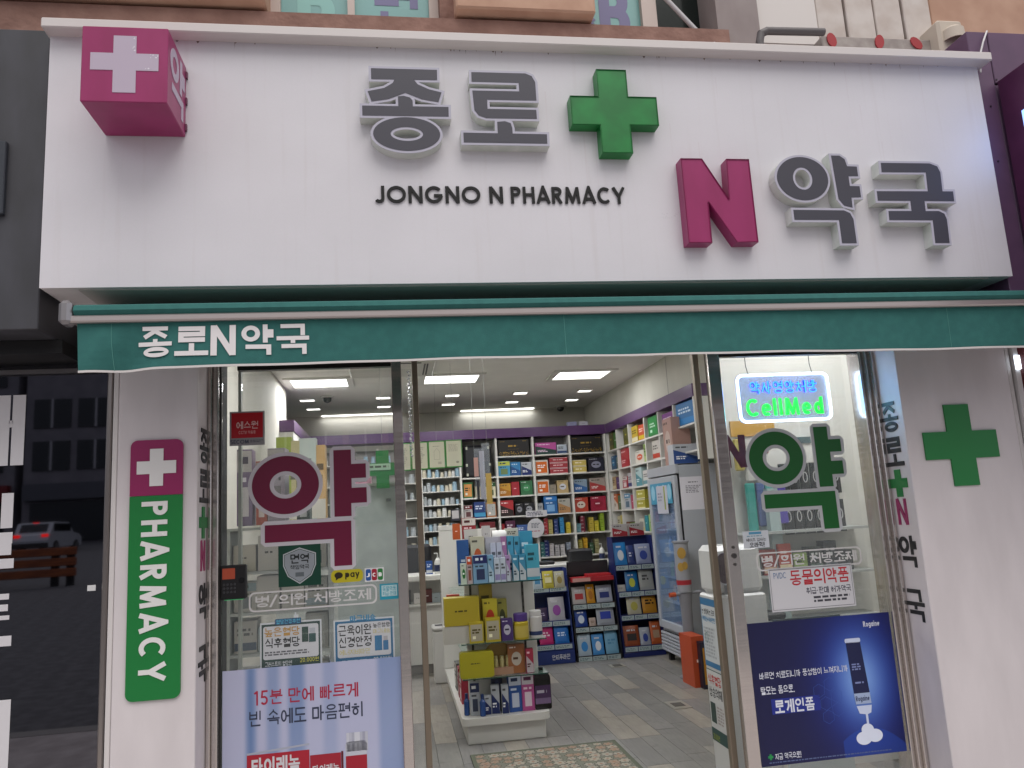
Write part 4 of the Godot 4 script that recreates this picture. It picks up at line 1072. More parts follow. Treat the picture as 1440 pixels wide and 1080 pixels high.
func back_goods() -> void:
	var B := [0.913, 1.413, 1.923, 2.443]
	var W := 0.475
	var P := ["fourth bay from the corner", "third bay from the corner", "second bay from the corner", "corner bay"]
	var L := [
		[0, 2, 0.02, 0.3, 0.85, "2c6a38", "green", 3, "c98a4a"], [0, 2, 0.36, 0.6, 0.6, "a59a80", "tan", 6, "ffffff"], [0, 2, 0.64, 0.96, 0.8, "c9c2a2", "cream", 5, "27502c"],
		[0, 3, 0.03, 0.28, 0.7, "b9b2b0", "white and dark red", 5, "6a1a22"], [0, 3, 0.3, 0.64, 0.85, "1f3a78", "navy", 0, "3f8fb8"], [0, 3, 0.67, 0.96, 0.8, "a4653a", "orange brown", 3, "a9a9a4"],
		[0, 4, 0.05, 0.4, 0.7, "5b6f5a", "dull green", 6, "ffffff"], [0, 4, 0.45, 0.9, 0.85, "7a2028", "dark red", 0, "c9b98a"],
		[1, 0, 0.06, 0.96, 0.92, "14100f", "black and gold", 4, "a8842c"],
		[1, 1, 0.0, 0.36, 0.82, "3f93bd", "sky blue", 5, "b7bc4a"], [1, 1, 0.37, 0.67, 0.75, "2f7fb8", "blue", 1, "1d4c86"], [1, 1, 0.68, 0.99, 0.72, "b9bcc2", "white and navy", 1, "1d2c66"],
		[1, 2, 0.0, 0.35, 0.68, "c08a26", "golden", 1, "a86a1c"], [1, 2, 0.36, 0.6, 0.75, "a8202c", "red", 6, "ffffff"], [1, 2, 0.63, 0.99, 0.78, "2c6a40", "green", 2, "3f8a58"],
		[1, 3, 0.0, 0.4, 0.85, "b3252c", "red", 1, "2a1718"], [1, 3, 0.42, 0.68, 0.66, "17151a", "black", 2, "8c8c92"], [1, 3, 0.7, 1.0, 0.66, "19171c", "black", 2, "9a9aa0"],
		[1, 4, 0.02, 0.12, 0.7, "b52430", "red", 6, "ffffff"], [1, 4, 0.14, 0.42, 0.85, "5a2646", "plum", 0, "8f8490"], [1, 4, 0.45, 0.78, 0.6, "3f5fa0", "blue", 0, "8ba0cc"], [1, 4, 0.8, 1.0, 0.5, "c04a2c", "orange red", 6, "ffffff"],
		[1, 5, 0.1, 0.5, 0.8, "7fb8cc", "pale blue", 0, "cfe0e6"], [1, 5, 0.55, 0.95, 0.6, "20302c", "dark green", 6, "ffffff"],
		[2, 0, 0.04, 0.68, 0.66, "c04a9c", "pink", 1, "23403c"], [2, 0, 0.7, 1.0, 0.52, "aeb8c4", "white and blue", 0, "22406e"],
		[2, 1, 0.0, 0.4, 0.78, "cdc6bc", "orange in white frame", 3, "d0641a"], [2, 2, 0.02, 0.4, 0.78, "cdc6bc", "orange in white frame", 3, "d0641a"], [2, 2, 0.64, 0.98, 0.7, "b59a68", "cardboard", 2, "c9cbd6"],
		[2, 3, 0.2, 0.6, 0.97, "1f5fa0", "blue", 5, "2a72b8"], [2, 3, 0.62, 0.99, 0.78, "a8a49a", "grey and beige", 1, "a87c50"],
		[2, 2, 0.42, 0.62, 0.5, "8a8070", "taupe", 6, "ffffff"], [2, 3, 0.0, 0.18, 0.6, "a4a8ac", "silver", 0, "5c6c8c"], [1, 5, 0.0, 0.09, 0.7, "b0402c", "rust", 6, "ffffff"], [0, 5, 0.1, 0.5, 0.7, "a8a49c", "ivory", 0, "7a8a5c"], [0, 5, 0.55, 0.9, 0.6, "4a6a8c", "steel blue", 5, "a8b4c0"],
		[3, 0, 0.02, 0.98, 0.92, "14100f", "black and gold", 4, "a8842c"],
		[3, 1, 0.5, 0.99, 0.78, "15152a", "navy black", 2, "8a8a9c"],
		[3, 2, 0.03, 0.44, 0.7, "7f93a6", "grey blue", 1, "2c5c96"], [3, 2, 0.5, 0.99, 0.74, "9c8f86", "grey and red", 1, "a83c3c"],
		[3, 3, 0.0, 0.42, 0.78, "b83a24", "red and white", 2, "cfc4b6"], [3, 3, 0.5, 0.97, 0.8, "a01838", "crimson", 2, "8c1030"],
	]
	for e in L:
		put(B[e[0]], W, e[1], e[2], e[3], e[4], e[5], e[6], e[7], e[8], P[e[0]])
	var g := "stacks of cartons on the back wall shelving"
	# three flat red cartons and a pair of yellow ones
	stack(Vector3(1.923 + 0.34, 2.15, -7.53), 0.26, 0.075, 0.2, 3, hx("a62a34"), "three flat red cartons piled on the second shelf, back wall", g)
	stack(Vector3(2.443 + 0.11, 2.15, -7.53), 0.2, 0.088, 0.2, 2, hx("c9b050"), "two yellow cartons piled on the second shelf in the corner bay", g)
	var S := [[2, 4, "2f5a40", "green", 0.03, 8], [2, 4, "b83a40", "red", 0.15, 9], [2, 4, "b5a862", "yellow striped", 0.29, 8], [2, 4, "2a3f7c", "navy", 0.45, 8], [2, 4, "2f86bc", "blue", 0.62, 9], [2, 4, "c8b22c", "yellow", 0.81, 6],
		[2, 5, "2f6a6a", "teal", 0.02, 8], [2, 5, "1f2c6c", "navy", 0.14, 9], [2, 5, "b4aeb0", "white", 0.28, 7], [2, 5, "aaa6a8", "pale grey", 0.44, 6], [2, 5, "bdb9b9", "off white", 0.6, 6], [2, 5, "8a93a2", "blue grey", 0.78, 7],
		[3, 4, "6a9aa4", "pale teal", 0.02, 5], [3, 4, "7a2436", "maroon", 0.14, 9], [3, 4, "c2ab38", "gold", 0.4, 8], [3, 4, "c9b82a", "yellow", 0.55, 6], [3, 4, "8fae26", "lime", 0.72, 10],
		[3, 5, "a89a3c", "olive yellow", 0.03, 8], [3, 5, "cc9a1c", "amber", 0.18, 9], [3, 5, "3a5a3c", "dark green", 0.36, 6], [3, 5, "a09868", "khaki", 0.52, 8]]
	for e in S:
		var w := 0.058
		stack(Vector3(B[e[0]] + e[4] * W + w / 2 + 0.005, ROW_Y[e[1]], -7.5), w, 0.0245, 0.13, e[5], hx(e[2]), "tall pile of thin %s cartons on the %s shelf, %s" % [e[3], ROW_W[e[1]], P[e[0]]], g)
	# black carrying case
	var c := thing("carrying_case", "black carrying case with pale corner guards on the back wall shelving", "case", Vector3(1.145, 2.151, -7.52))
	bx(c, "body", Vector3(-0.19, 0, -0.1), Vector3(0.19, 0.44, 0.09), mt("case_black", hx("131418"), 0.5), 0.03)
	for p in [[-0.15, 0.4], [0.15, 0.4], [-0.155, 0.17], [0.16, 0.17], [-0.15, 0.04]]:
		part(c, "corner_guard", bm(0.025, 0.035, 0.012), mt("guard_pale", hx("b8b8a4"), 0.4), Vector3(p[0], p[1], 0.096))

func right_goods() -> void:
	var zs := [-7.38, -6.9, -6.35, -5.7, -5.2, -4.7, -4.115]
	var P := ["corner bay", "second bay from the corner", "third bay from the corner", "fourth bay from the corner", "fifth bay from the corner", "end bay"]
	# bay, row, from, to, height, colour, name, style, accent
	var L := [
		[0, 0, 0.05, 0.5, 0.95, "4c4a1c", "olive and gold", 4, "a8983c"], [0, 0, 0.55, 0.95, 0.9, "3f6a2c", "green", 6, "ffffff"],
		[1, 0, 0.45, 0.95, 0.9, "55561f", "olive", 4, "a8a040"], [2, 0, 0.05, 0.5, 0.8, "c4a31c", "yellow", 0, "d8d0b0"], [2, 0, 0.52, 0.9, 0.75, "c84a1c", "orange", 0, "c9b028"],
		[3, 0, 0.1, 0.85, 0.92, "1f7a34", "green", 3, "2a8a42"], [4, 0, 0.1, 0.9, 0.8, "7a2f86", "purple", 0, "8f4a9a"], [5, 0, 0.05, 0.9, 0.95, "1f6fb0", "blue", 0, "2a82c4"],
		[0, 1, 0.1, 0.6, 0.75, "1c4a72", "deep blue", 2, "2f7aa4"], [0, 1, 0.65, 0.95, 0.65, "56645c", "grey green", 6, "ffffff"],
		[1, 1, 0.05, 0.8, 0.95, "b8343a", "coral red", 1, "a82a34"], [1, 1, 0.82, 0.98, 0.45, "b5a8ac", "pale", 6, "ffffff"],
		[2, 1, 0.2, 0.75, 0.62, "cac6bc", "white with carrot mark", 2, "c8522c"], [2, 1, 0.76, 0.98, 0.85, "7f9a4c", "leaf green", 0, "a8b478"],
		[3, 1, 0.3, 0.85, 0.85, "c4bdb4", "white and red", 0, "b8402c"],
		[0, 2, 0.05, 0.45, 0.7, "a88a62", "tan", 0, "cdbf9a"], [0, 2, 0.48, 0.95, 0.65, "4a2a68", "violet", 6, "ffffff"],
		[1, 2, 0.05, 0.5, 0.6, "a83038", "red", 5, "c9c4c0"], [1, 2, 0.55, 0.95, 0.72, "b9b4b8", "white and navy", 0, "2c3268"],
		[2, 2, 0.1, 0.55, 0.9, "a8c0c0", "pale teal", 1, "4c8690"], [2, 2, 0.57, 0.98, 0.7, "c9c7c2", "white", 0, "5c8c94"], 
		[0, 3, 0.05, 0.5, 0.85, "c45a1c", "orange", 1, "c9c0b4"], [0, 3, 0.52, 0.95, 0.75, "4c6a48", "green grey", 6, "ffffff"],
		[1, 3, 0.1, 0.6, 0.8, "b4b9be", "white and blue", 5, "4f86a8"], [1, 3, 0.65, 0.95, 0.7, "a83a58", "rose", 6, "ffffff"],
		[0, 4, 0.3, 0.6, 0.75, "c8bfa0", "cream", 0, "b0346a"], [0, 4, 0.62, 0.9, 0.8, "b8a848", "mustard", 6, "ffffff"],
		[1, 4, 0.1, 0.4, 0.45, "6a3020", "brown", 0, "a88a4c"], [1, 4, 0.45, 0.95, 0.42, "4a7a2c", "green", 6, "ffffff"],
		[2, 4, 0.1, 0.42, 0.6, "c6c0b0", "white and yellow", 0, "c8b42c"], [2, 4, 0.45, 0.68, 0.75, "1f7f8c", "teal", 6, "ffffff"], [2, 4, 0.7, 0.95, 0.8, "8fb46a", "light green", 6, "ffffff"],
	]
	for e in L:
		var z0: float = zs[e[0]] + 0.02
		var bw: float = zs[e[0] + 1] - zs[e[0]] - 0.04
		var w: float = (e[3] - e[2]) * bw - 0.006
		carton(Vector3(2.95 + 0.13, ROW_Y[e[1]], z0 + (e[2] + e[3]) / 2 * bw), w, 0.25 * e[4], 0.2, hx(e[5]), e[7], hx(e[8]), "%s carton on the %s shelf, %s, side wall" % [e[6], ROW_W[e[1]], P[e[0]]], "cartons on the side wall shelving", -PI / 2)
	stack(Vector3(3.07, ROW_Y[3], -6.1), 0.34, 0.115, 0.2, 2, hx("a8a02c"), "two olive yellow cartons piled on the side wall shelving", "", -PI / 2)

func pill_cabinet() -> void:
	var prof := [[0.0, 0.0], [0.026, 0.0], [0.027, 0.004], [0.027, 0.058], [0.02, 0.066], [0.02, 0.068], [0.0215, 0.069], [0.0215, 0.088], [0.0, 0.088]]
	var bottle := lathe(prof, 12)
	var whites := [mt("pill_white", hx("c9c9c6"), 0.4), mt("pill_grey", hx("a3a8aa"), 0.4), mt("pill_blue", hx("8fa9b8"), 0.4), mt("pill_cream", hx("c2bba8"), 0.4)]
	var rows := [2.18, 1.99, 1.81, 1.655, 1.47, 1.29]
	var words := ["top", "second", "third", "fourth", "fifth", "lowest"]
	for i in 6:
		var x := 0.41
		while x < 0.87:
			var s := rng.randf_range(0.8, 1.25)
			var t := part(self, "medicine_bottle", bottle, whites[rng.randi() % 4], Vector3(x, rows[i], -7.43 - rng.randf_range(0.0, 0.05)))
			t.scale = Vector3(s, s * rng.randf_range(0.8, 1.2), s)
			tag(t, "small pale medicine bottle on the %s shelf of the pill shelving" % words[i], "bottle", "medicine bottles on the %s pill shelf" % words[i])
			x += 0.048 * s + rng.randf_range(0.006, 0.014)
	carton(Vector3(0.62, 2.34, -7.5), 0.16, 0.16, 0.16, hx("3f78a8"), 6, Color.WHITE, "blue carton above the pill shelving")
	carton(Vector3(0.79, 2.34, -7.5), 0.17, 0.11, 0.16, hx("4f92bc"), 0, hx("c9a0b0"), "light blue and pink carton above the pill shelving")
	# far pill shelving seen through the glass
	var white := mt("shelf_white", hx("d3d1cb"), 0.5)
	var s := thing("pill_shelving", "open white pill shelving behind the framed certificates", "shelving", Vector3(0, 0, -7.42))
	bx(s, "back_panel", Vector3(-1.25, 0.8, -0.31), Vector3(0.354, 2.6, -0.29), mt("shelf_back", hx("8f8d88"), 0.6))
	for x in [-1.23, -0.7, -0.2, 0.345]:
		bx(s, "upright", Vector3(x - 0.01, 0, -0.288), Vector3(x + 0.01, 2.6, 0), white)
	for b in 3:
		for yy in [2.4, 2.12, 1.9, 1.66, 1.42, 1.2]:
			bx(s, "shelf_board", Vector3([-1.219, -0.689, -0.189][b], yy - 0.012, -0.287), Vector3([-0.711, -0.211, 0.334][b], yy, -0.003), white)
	for i in 6:
		for b in 3:
			for k in 5:
				if rng.randf() < 0.25:
					continue
				var x: float = [-1.19, -0.66, -0.16][b] + k * 0.1
				var sc := rng.randf_range(0.9, 1.5)
				var t := part(self, "medicine_bottle", bottle, whites[rng.randi() % 4], Vector3(x, [2.4, 2.12, 1.9, 1.66, 1.42, 1.2][i], -7.5))
				t.scale = Vector3(sc, sc, sc)
				tag(t, "pale medicine bottle on the open pill shelving behind the framed certificates", "bottle", "bottles on the open pill shelving")

func counter() -> void:
	var white := mt("counter_white", hx("d2d0ca"), 0.45)
	var c := thing("counter", "long white pharmacy counter with a display recess", "counter", Vector3(0, 0, -5.55))
	for q in [[-0.9, 1.44, 0.0], [1.441, 2.92, -0.42]]:
		bx(c, "base_panel", Vector3(q[0], 0.1, q[2] - 0.5), Vector3(q[1], 0.71, q[2] - 0.05), white)
		bx(c, "kick_plate", Vector3(q[0], 0, q[2] - 0.5), Vector3(q[1], 0.1, q[2] - 0.07), mt("kick_grey", hx("77736e"), 0.5))
		bx(c, "display_ledge", Vector3(q[0], 0.711, q[2] - 0.5), Vector3(q[1], 0.73, q[2] + 0.02), white)
		bx(c, "back_panel", Vector3(q[0], 0.731, q[2] - 0.5), Vector3(q[1], 0.97, q[2] - 0.3), white)
		bx(c, "worktop", Vector3(q[0] - 0.002, 0.971, q[2] - 0.52), Vector3(q[1] + 0.002, 1.03 - 0.02 * absf(q[2]), q[2] + 0.02), mt("worktop_white", hx("d8d6cf"), 0.3), 0.006)
	for p in [[0.22, 0.7, "white and brown", "c4bfb8"], [0.33, 0.9, "dark red", "4c1c1a"], [0.42, 0.6, "clear", "8f9a9c"], [0.1, 0.9, "black", "1e1e20"]]:
		carton(Vector3(p[0], 0.731, -5.68), 0.09, 0.16 * p[1], 0.1, hx(p[3]), 6, Color.WHITE, "small %s pack in the recess under the counter top" % p[2], "", 0.0, "pack", "pack")
	# pump bottle and things on the counter
	pump("white pump bottle with a navy label on the counter by the pill shelving", Vector3(0.45, 1.03, -5.62), 1.0)
	pump("white pump bottle on the counter behind the red topped rack", Vector3(2.42, 1.022, -6.05), 0.9)
	carton(Vector3(0.36, 1.03, -5.72), 0.07, 0.14, 0.07, hx("1f4f9c"), 0, hx("c4c8d0"), "blue carton beside the pump bottle on the counter")
	var m := thing("office_chair", "black chair back behind the counter", "chair", Vector3(0.22, 0, -6.4))
	bx(m, "backrest", Vector3(-0.2, 0.75, -0.04), Vector3(0.2, 1.34, 0.04), mt("chair_black", hx("16161a"), 0.7), 0.035)
	bx(m, "seat", Vector3(-0.23, 0.45, -0.45), Vector3(0.23, 0.53, 0.05), mt("chair_black", hx("16161a"), 0.7), 0.03)
	bx(m, "post", Vector3(-0.03, 0.02, -0.23), Vector3(0.03, 0.45, -0.17), mt("chair_black", hx("16161a"), 0.7))
	var pr := thing("printer", "black receipt printer on the counter behind the red topped rack", "printer", Vector3(2.18, 1.022, -6.2))
	bx(pr, "body", Vector3(-0.14, 0, -0.1), Vector3(0.14, 0.15, 0.1), mt("printer_black", hx("16161a"), 0.5), 0.02)
	bx(pr, "paper_slot", Vector3(-0.09, 0.151, -0.03), Vector3(0.09, 0.156, 0.03), mt("printer_slot", hx("3a3a40"), 0.4))
	var rd := thing("card_reader", "flat dark card reader on the counter", "card reader", Vector3(1.75, 1.022, -6.1))
	bx(rd, "body", Vector3(-0.09, 0, -0.07), Vector3(0.09, 0.04, 0.07), mt("printer_black", hx("16161a"), 0.5), 0.012)
	bx(rd, "screen", Vector3(-0.05, 0.041, -0.03), Vector3(0.05, 0.044, 0.05), mt("reader_screen", hx("4a545c"), 0.15))
	# framed certificates hung above the counter
	for k in 4:
		var f := thing("framed_certificate", ["green framed certificate nearest the glass door stile", "green framed certificate with lines of print", "green framed certificate with a house outline", "green framed certificate with a small stamp, by the black case"][k], "picture", Vector3(0.1 + k * 0.178, 2.275 + k * 0.004, -5.0))
		bx(f, "frame", Vector3(-0.088, -0.145, -0.01), Vector3(0.088, 0.145, 0.008), mt("frame_green", hx("3f8a3a"), 0.4), 0.004)
		var pb := PB.new()
		pb.rect(-0.078, -0.133, 0.078, 0.133, 0.009, hx("c9c6b0"))
		if k == 2:
			for s in [[-0.03, -0.05, -0.028, 0.03], [0.028, -0.05, 0.03, 0.03], [-0.03, -0.052, 0.03, -0.05]]:
				pb.rect(s[0], s[1], s[2], s[3], 0.0098, hx("8a8674"))
			fill(pb, unite(Geometry2D.offset_polyline(pv([-0.03, 0.03, 0.0, 0.065, 0.03, 0.03]), 0.001)), 0.0098, hx("8a8674"))
			greek(pb, -0.04, 0.08, 0.08, 0.012, 1, 0.0098, hx("9a9684"), 3)
			pb.rect(0.01, -0.1, 0.045, -0.075, 0.0098, hx("b0ac98"))
		elif k == 3:
			greek(pb, -0.055, 0.02, 0.1, 0.08, 6, 0.0098, hx("aba894"), 4)
			fill(pb, unite([oval(0.035, -0.09, 0.016, 0.012, 14)]), 0.0098, hx("8f8c7c"))
		else:
			greek(pb, -0.05, -0.08, 0.1, 0.17, 9, 0.0098, hx("9a9a8c"), 5 + k)
		part(f, "sheet", pb.mesh(), PRINT)
		part(f, "wire", tube([Vector3(0, 0.14, 0), Vector3(0, 0.974, 0)], 0.0012, 5), mt("wire_grey", hx("8a8a88"), 0.4, 0.6))

func pump(label: String, at: Vector3, s: float) -> void:
	var t := thing("pump_bottle", label, "bottle", at)
	var w := mt("pump_white", hx("d0d0cc"), 0.35)
	var b := part(t, "body", lathe([[0.0, 0.0], [0.036, 0.0], [0.038, 0.006], [0.038, 0.12], [0.03, 0.15], [0.014, 0.17], [0.014, 0.18], [0.0, 0.18]], 16), w)
	b.scale = Vector3.ONE * s
	part(t, "pump", tube([Vector3(0, 0.175 * s, 0), Vector3(0, 0.22 * s, 0), Vector3(-0.035 * s, 0.222 * s, 0.01)], 0.006 * s, 8), w)
	part(t, "label", lathe([[0.0385 * s, 0.03 * s], [0.0385 * s, 0.1 * s]], 16), mt("pump_label", hx("242e52"), 0.4))

func gondola() -> void:
	var white := mt("gondola_white", hx("d0cec9"), 0.45)
	var g := thing("display_stand", "white double sided display stand with glass shelves at its end", "display stand", Vector3(0.76, 0, -2.78))
	bx(g, "plinth", Vector3(-0.29, 0, -2.1), Vector3(0.285, 0.132, 0.0), white, 0.004)
	part(g, "tray", solid2(unite([rrect(-0.325, -2.14, 0.32, 0.035, 0.05)]), 0.05), mt("tray_white", hx("dad8d3"), 0.3), Vector3(0, 0.158, 0), Vector3(PI / 2, 0, 0)).scale = Vector3(1, 1, 1)
	bx(g, "end_panel", Vector3(-0.25, 0.184, -0.24), Vector3(0.29, 1.41, -0.2), white, 0.004)
	bx(g, "core_panel", Vector3(-0.03, 0.184, -2.0), Vector3(0.03, 1.4, -0.241), white)
	bx(g, "end_panel", Vector3(-0.33, 0.184, -2.06), Vector3(0.25, 1.5, -2.0), white, 0.004)
	bx(g, "panel_cap", Vector3(-0.255, 1.411, -0.245), Vector3(-0.13, 1.45, -0.195), white, 0.003)
	bx(g, "panel_cap", Vector3(-0.335, 1.501, -2.065), Vector3(-0.1, 1.55, -1.995), white, 0.003)
	var slot := mt("slot_dark", hx("55534f"), 0.5, 0.4)
	for x in [-0.205, 0.2]:
		var s := bx(g, "slotted_rail", Vector3(x - 0.009, 0.2, -0.2), Vector3(x + 0.009, 1.38, -0.197), slot)
		for k in 22:
			part(s, "slot", bm(0.006, 0.025, 0.001), mt("slot_black", hx("1a1a1a"), 0.6), Vector3(0, -0.56 + k * 0.052, 0.0022))
	var gl := glass_mat("shelf_glass", Color(0.62, 0.78, 0.72), 0.22)
	var edge := mt("shelf_glass_edge", hx("24443c"), 0.15)
	for y in [1.125, 0.7, 0.455]:
		var sh := bx(g, "glass_shelf", Vector3(-0.31, y - 0.008, -0.196), Vector3(0.325, y, 0.03), gl)
		bx(sh, "front_edge", Vector3(-0.3175, -0.004, 0.1132), Vector3(0.3175, 0.004, 0.1145), edge)
	for y in [0.55, 0.95]:
		for k in 5:
			bx(g, "side_shelf", Vector3(-0.26, y - 0.006, -2.0 + k * 0.35), Vector3(-0.031, y, -1.68 + k * 0.35), gl)
	# floor mat with flowers
	var m := thing("door_mat", "flowered floor mat in front of the display stand", "mat", Vector3(0.97, 0.002, -2.0))
	var pm := PlaneMesh.new()
	pm.size = Vector2(0.97, 0.94)
	var mm := mt("mat_weave", Color.WHITE, 0.95)
	mm.albedo_texture = mat_print()
	part(m, "pile", pm, mm, Vector3(0, 0.009, 0))
	var rim := mt("mat_rim", hx("565a4c"), 0.95)
	for s in [-1.0, 1.0]:
		bx(m, "border", Vector3(s * 0.497 - 0.014, 0, -0.5), Vector3(s * 0.497 + 0.014, 0.0095, 0.5), rim)
		bx(m, "border", Vector3(-0.483, 0, s * 0.484 - 0.014), Vector3(0.483, 0.0096, s * 0.484 + 0.014), rim)

func mat_print() -> ImageTexture:
	var s := 512
	var im := Image.create(s, s, false, Image.FORMAT_RGB8)
	im.fill(hx("6a6b60"))
	var r := RandomNumberGenerator.new()
	r.seed = 77
	var fl := []
	for i in 12:
		for j in 12:
			fl.append([Vector2((i + 0.5 + r.randf_range(-0.2, 0.2)) * s / 12.0, (j + 0.5 + r.randf_range(-0.2, 0.2)) * s / 12.0), r.randf() * TAU, r.randf_range(18, 25), r.randi() % 3])
	for y in s:
		for x in s:
			var c := im.get_pixel(x, y)
			for f in fl:
				var d: Vector2 = Vector2(x, y) - f[0]
				var l := d.length()
				if l > 34.0:
					continue
				var a: float = d.angle() + f[1]
				var pet: float = f[2] * (0.62 + 0.38 * absf(cos(a * 3.0)))
				if l < f[2] * 0.26:
					c = hx("8c6a55")
				elif l < pet:
					c = [hx("938d80"), hx("8a7868"), hx("8f8b80")][f[3]]
				elif l < pet + 2.5:
					c = hx("35322a")
			var n := r.randf_range(-0.04, 0.04)
			im.set_pixel(x, y, Color(c.r + n, c.g + n, c.b + n))
	return ImageTexture.create_from_image(im)

func gondola_goods() -> void:
	# x from, x to, foot, height, z, depth, colour, words, style, accent
	var L := [
		# top glass shelf, front row
		[0.475, 0.515, 1.126, 0.15, -2.80, 0.05, "b9c4b4", "white and green", 2, "1f6a2c", "top"], [0.52, 0.56, 1.126, 0.2, -2.81, 0.05, "b5a2a4", "pink with orange head", 5, "c2451c", "top"],
		[0.566, 0.675, 1.126, 0.205, -2.80, 0.05, "6f97b8", "light blue with navy panel", 5, "1b2560", "top"], [0.68, 0.722, 1.126, 0.2, -2.80, 0.05, "6f9fc0", "light blue", 1, "a8c0d0", "top"],
		[0.726, 0.768, 1.126, 0.175, -2.79, 0.045, "b4bfce", "pale blue", 0, "8a7fae", "top"], [0.772, 0.812, 1.126, 0.175, -2.79, 0.045, "b4bfce", "pale blue", 0, "8a7fae", "top"], [0.816, 0.846, 1.126, 0.19, -2.79, 0.045, "a884b8", "lilac", 1, "b8c0cc", "top"],
		[0.865, 0.91, 1.126, 0.19, -2.79, 0.05, "2f86ac", "blue", 1, "b4bcc2", "top"], [0.915, 0.965, 1.126, 0.19, -2.79, 0.05, "2f86ac", "blue", 1, "b4bcc2", "top"], [0.97, 1.07, 1.126, 0.26, -2.80, 0.06, "3aa0bc", "turquoise", 0, "b9bfc4", "top"],
		# rear row on risers
		[0.46, 0.55, 1.126, 0.32, -2.9, 0.06, "1f4f90", "tall royal blue", 6, "ffffff", "top"], [0.565, 0.67, 1.126, 0.34, -2.9, 0.06, "b8b49c", "cream with orange mark", 2, "b8582c", "top"],
		[0.68, 0.82, 1.126, 0.33, -2.92, 0.05, "a8a8b2", "grey lilac", 6, "ffffff", "top"], [0.715, 0.755, 1.126, 0.285, -2.865, 0.04, "b4b9cc", "tall pale", 0, "9a86b4", "top"], [0.76, 0.8, 1.126, 0.285, -2.865, 0.04, "b4b9cc", "tall pale", 0, "9a86b4", "top"],
		[0.8, 0.838, 1.126, 0.33, -2.87, 0.04, "a06a9c", "tall mauve", 1, "b4b0bc", "top"], [0.845, 0.892, 1.126, 0.33, -2.88, 0.05, "3f96b8", "tall sky blue", 1, "b4bcc2", "top"], [0.897, 0.94, 1.126, 0.325, -2.88, 0.05, "3f96b8", "tall sky blue", 1, "b4bcc2", "top"], [0.945, 1.045, 1.126, 0.36, -2.89, 0.05, "2f8fb4", "tall turquoise", 0, "9cc0cc", "top"],
		# second shelf
		[0.34, 0.60, 0.83, 0.2, -2.85, 0.14, "a89412", "large plain yellow", 6, "b5a32c", "second"],
		[0.42, 0.51, 0.701, 0.115, -2.82, 0.06, "b09a14", "yellow", 5, "b8b4a8", "second"], [0.515, 0.62, 0.701, 0.15, -2.79, 0.06, "b5a016", "yellow with dark figures", 3, "a8a08c", "second"], [0.635, 0.745, 0.701, 0.17, -2.79, 0.06, "b5a016", "bright yellow with figures", 3, "a8a08c", "second"],
		[0.615, 0.715, 0.701, 0.42, -2.93, 0.03, "a8901c", "tall arched yellow", 0, "b8b4a0", "second"], [0.63, 0.74, 0.701, 0.3, -2.88, 0.05, "b8a81c", "yellow with a red ring", 2, "a8301c", "second"],
		[0.745, 0.82, 0.701, 0.29, -2.92, 0.05, "8f8a34", "olive", 2, "3a3c1c", "second"], [0.755, 0.84, 0.701, 0.155, -2.8, 0.07, "3f2468", "purple", 2, "b8b4c4", "second"],
		# third shelf
		[0.8, 0.925, 0.456, 0.205, -2.85, 0.05, "9a5a2c", "brown and white", 2, "b8aea0", "third"], [0.93, 0.985, 0.456, 0.17, -2.82, 0.05, "a82440", "red", 1, "b4a8ac", "third"],
		# foot
		[0.505, 0.575, 0.184, 0.23, -2.86, 0.05, "b4b8c0", "white with navy lid", 5, "24305c", "foot"], [0.608, 0.655, 0.184, 0.135, -2.84, 0.04, "b4b8c0", "small white and navy", 1, "1c2a60", "foot"], [0.66, 0.72, 0.184, 0.2, -2.85, 0.05, "b4b8c0", "white and navy", 1, "1c2a60", "foot"], [0.735, 0.785, 0.184, 0.2, -2.83, 0.05, "b4b8c0", "narrow white and navy", 1, "1c2a60", "foot"],
		[0.675, 0.755, 0.184, 0.3, -2.93, 0.06, "1a2040", "dark navy", 2, "2c3458", "foot"], [0.79, 0.885, 0.184, 0.265, -2.86, 0.07, "1f4f9c", "blue and white", 5, "b4bac6", "foot"], [0.89, 0.98, 0.184, 0.265, -2.86, 0.07, "b8488c", "pink and white", 5, "c4bcc4", "foot"],
	]
	for e in L:
		var w: float = e[1] - e[0]
		var where: String = "on the %s glass shelf of the display stand" % e[10] if e[10] != "foot" else "on the foot of the display stand"
		carton(Vector3((e[0] + e[1]) / 2, e[2], e[4]), w, e[3], e[5], hx(e[6]), e[8], hx(e[9]), "%s carton %s" % [e[7], where], "cartons on the display stand")
	bx(get_node("display_stand"), "riser", Vector3(-0.43, 0.702, -0.13), Vector3(-0.155, 0.828, -0.005), mt("riser_white", hx("b8b4ac"), 0.5))
	carton(Vector3(0.42, 0.82, -2.98), 0.1, 0.22, 0.05, hx("a8341c"), 6, Color.WHITE, "red box behind the large plain yellow carton")
	# on top of the end panel
	carton(Vector3(0.47, 1.451, -3.0), 0.055, 0.12, 0.05, hx("c2521c"), 6, Color.WHITE, "orange carton standing on top of the display stand")
	var top := [[0.58, 1.412, 0.1, 0.11, "bdbab6", "white"], [0.7, 1.412, 0.06, 0.13, "b4b1b0", "narrow white"], [0.9, 1.412, 0.1, 0.1, "c4c0b0", "white and yellow"]]
	for t in top:
		carton(Vector3(t[0], t[1], -2.985), t[2], t[3], 0.06, hx(t[4]), 0 if t[5] == "white and yellow" else 6, hx("c4b41c"), "%s carton standing on top of the display stand" % t[5])
	carton(Vector3(0.58, 1.412, -3.12), 0.11, 0.2, 0.06, hx("9a2028"), 5, hx("c9c4bc"), "red carton with white head behind the display stand top")
	bx(get_node("display_stand"), "top_tray", Vector3(-0.24, 1.38, -0.32), Vector3(0.29, 1.4105, -0.245), mt("gondola_white", hx("d0cec9"), 0.45))
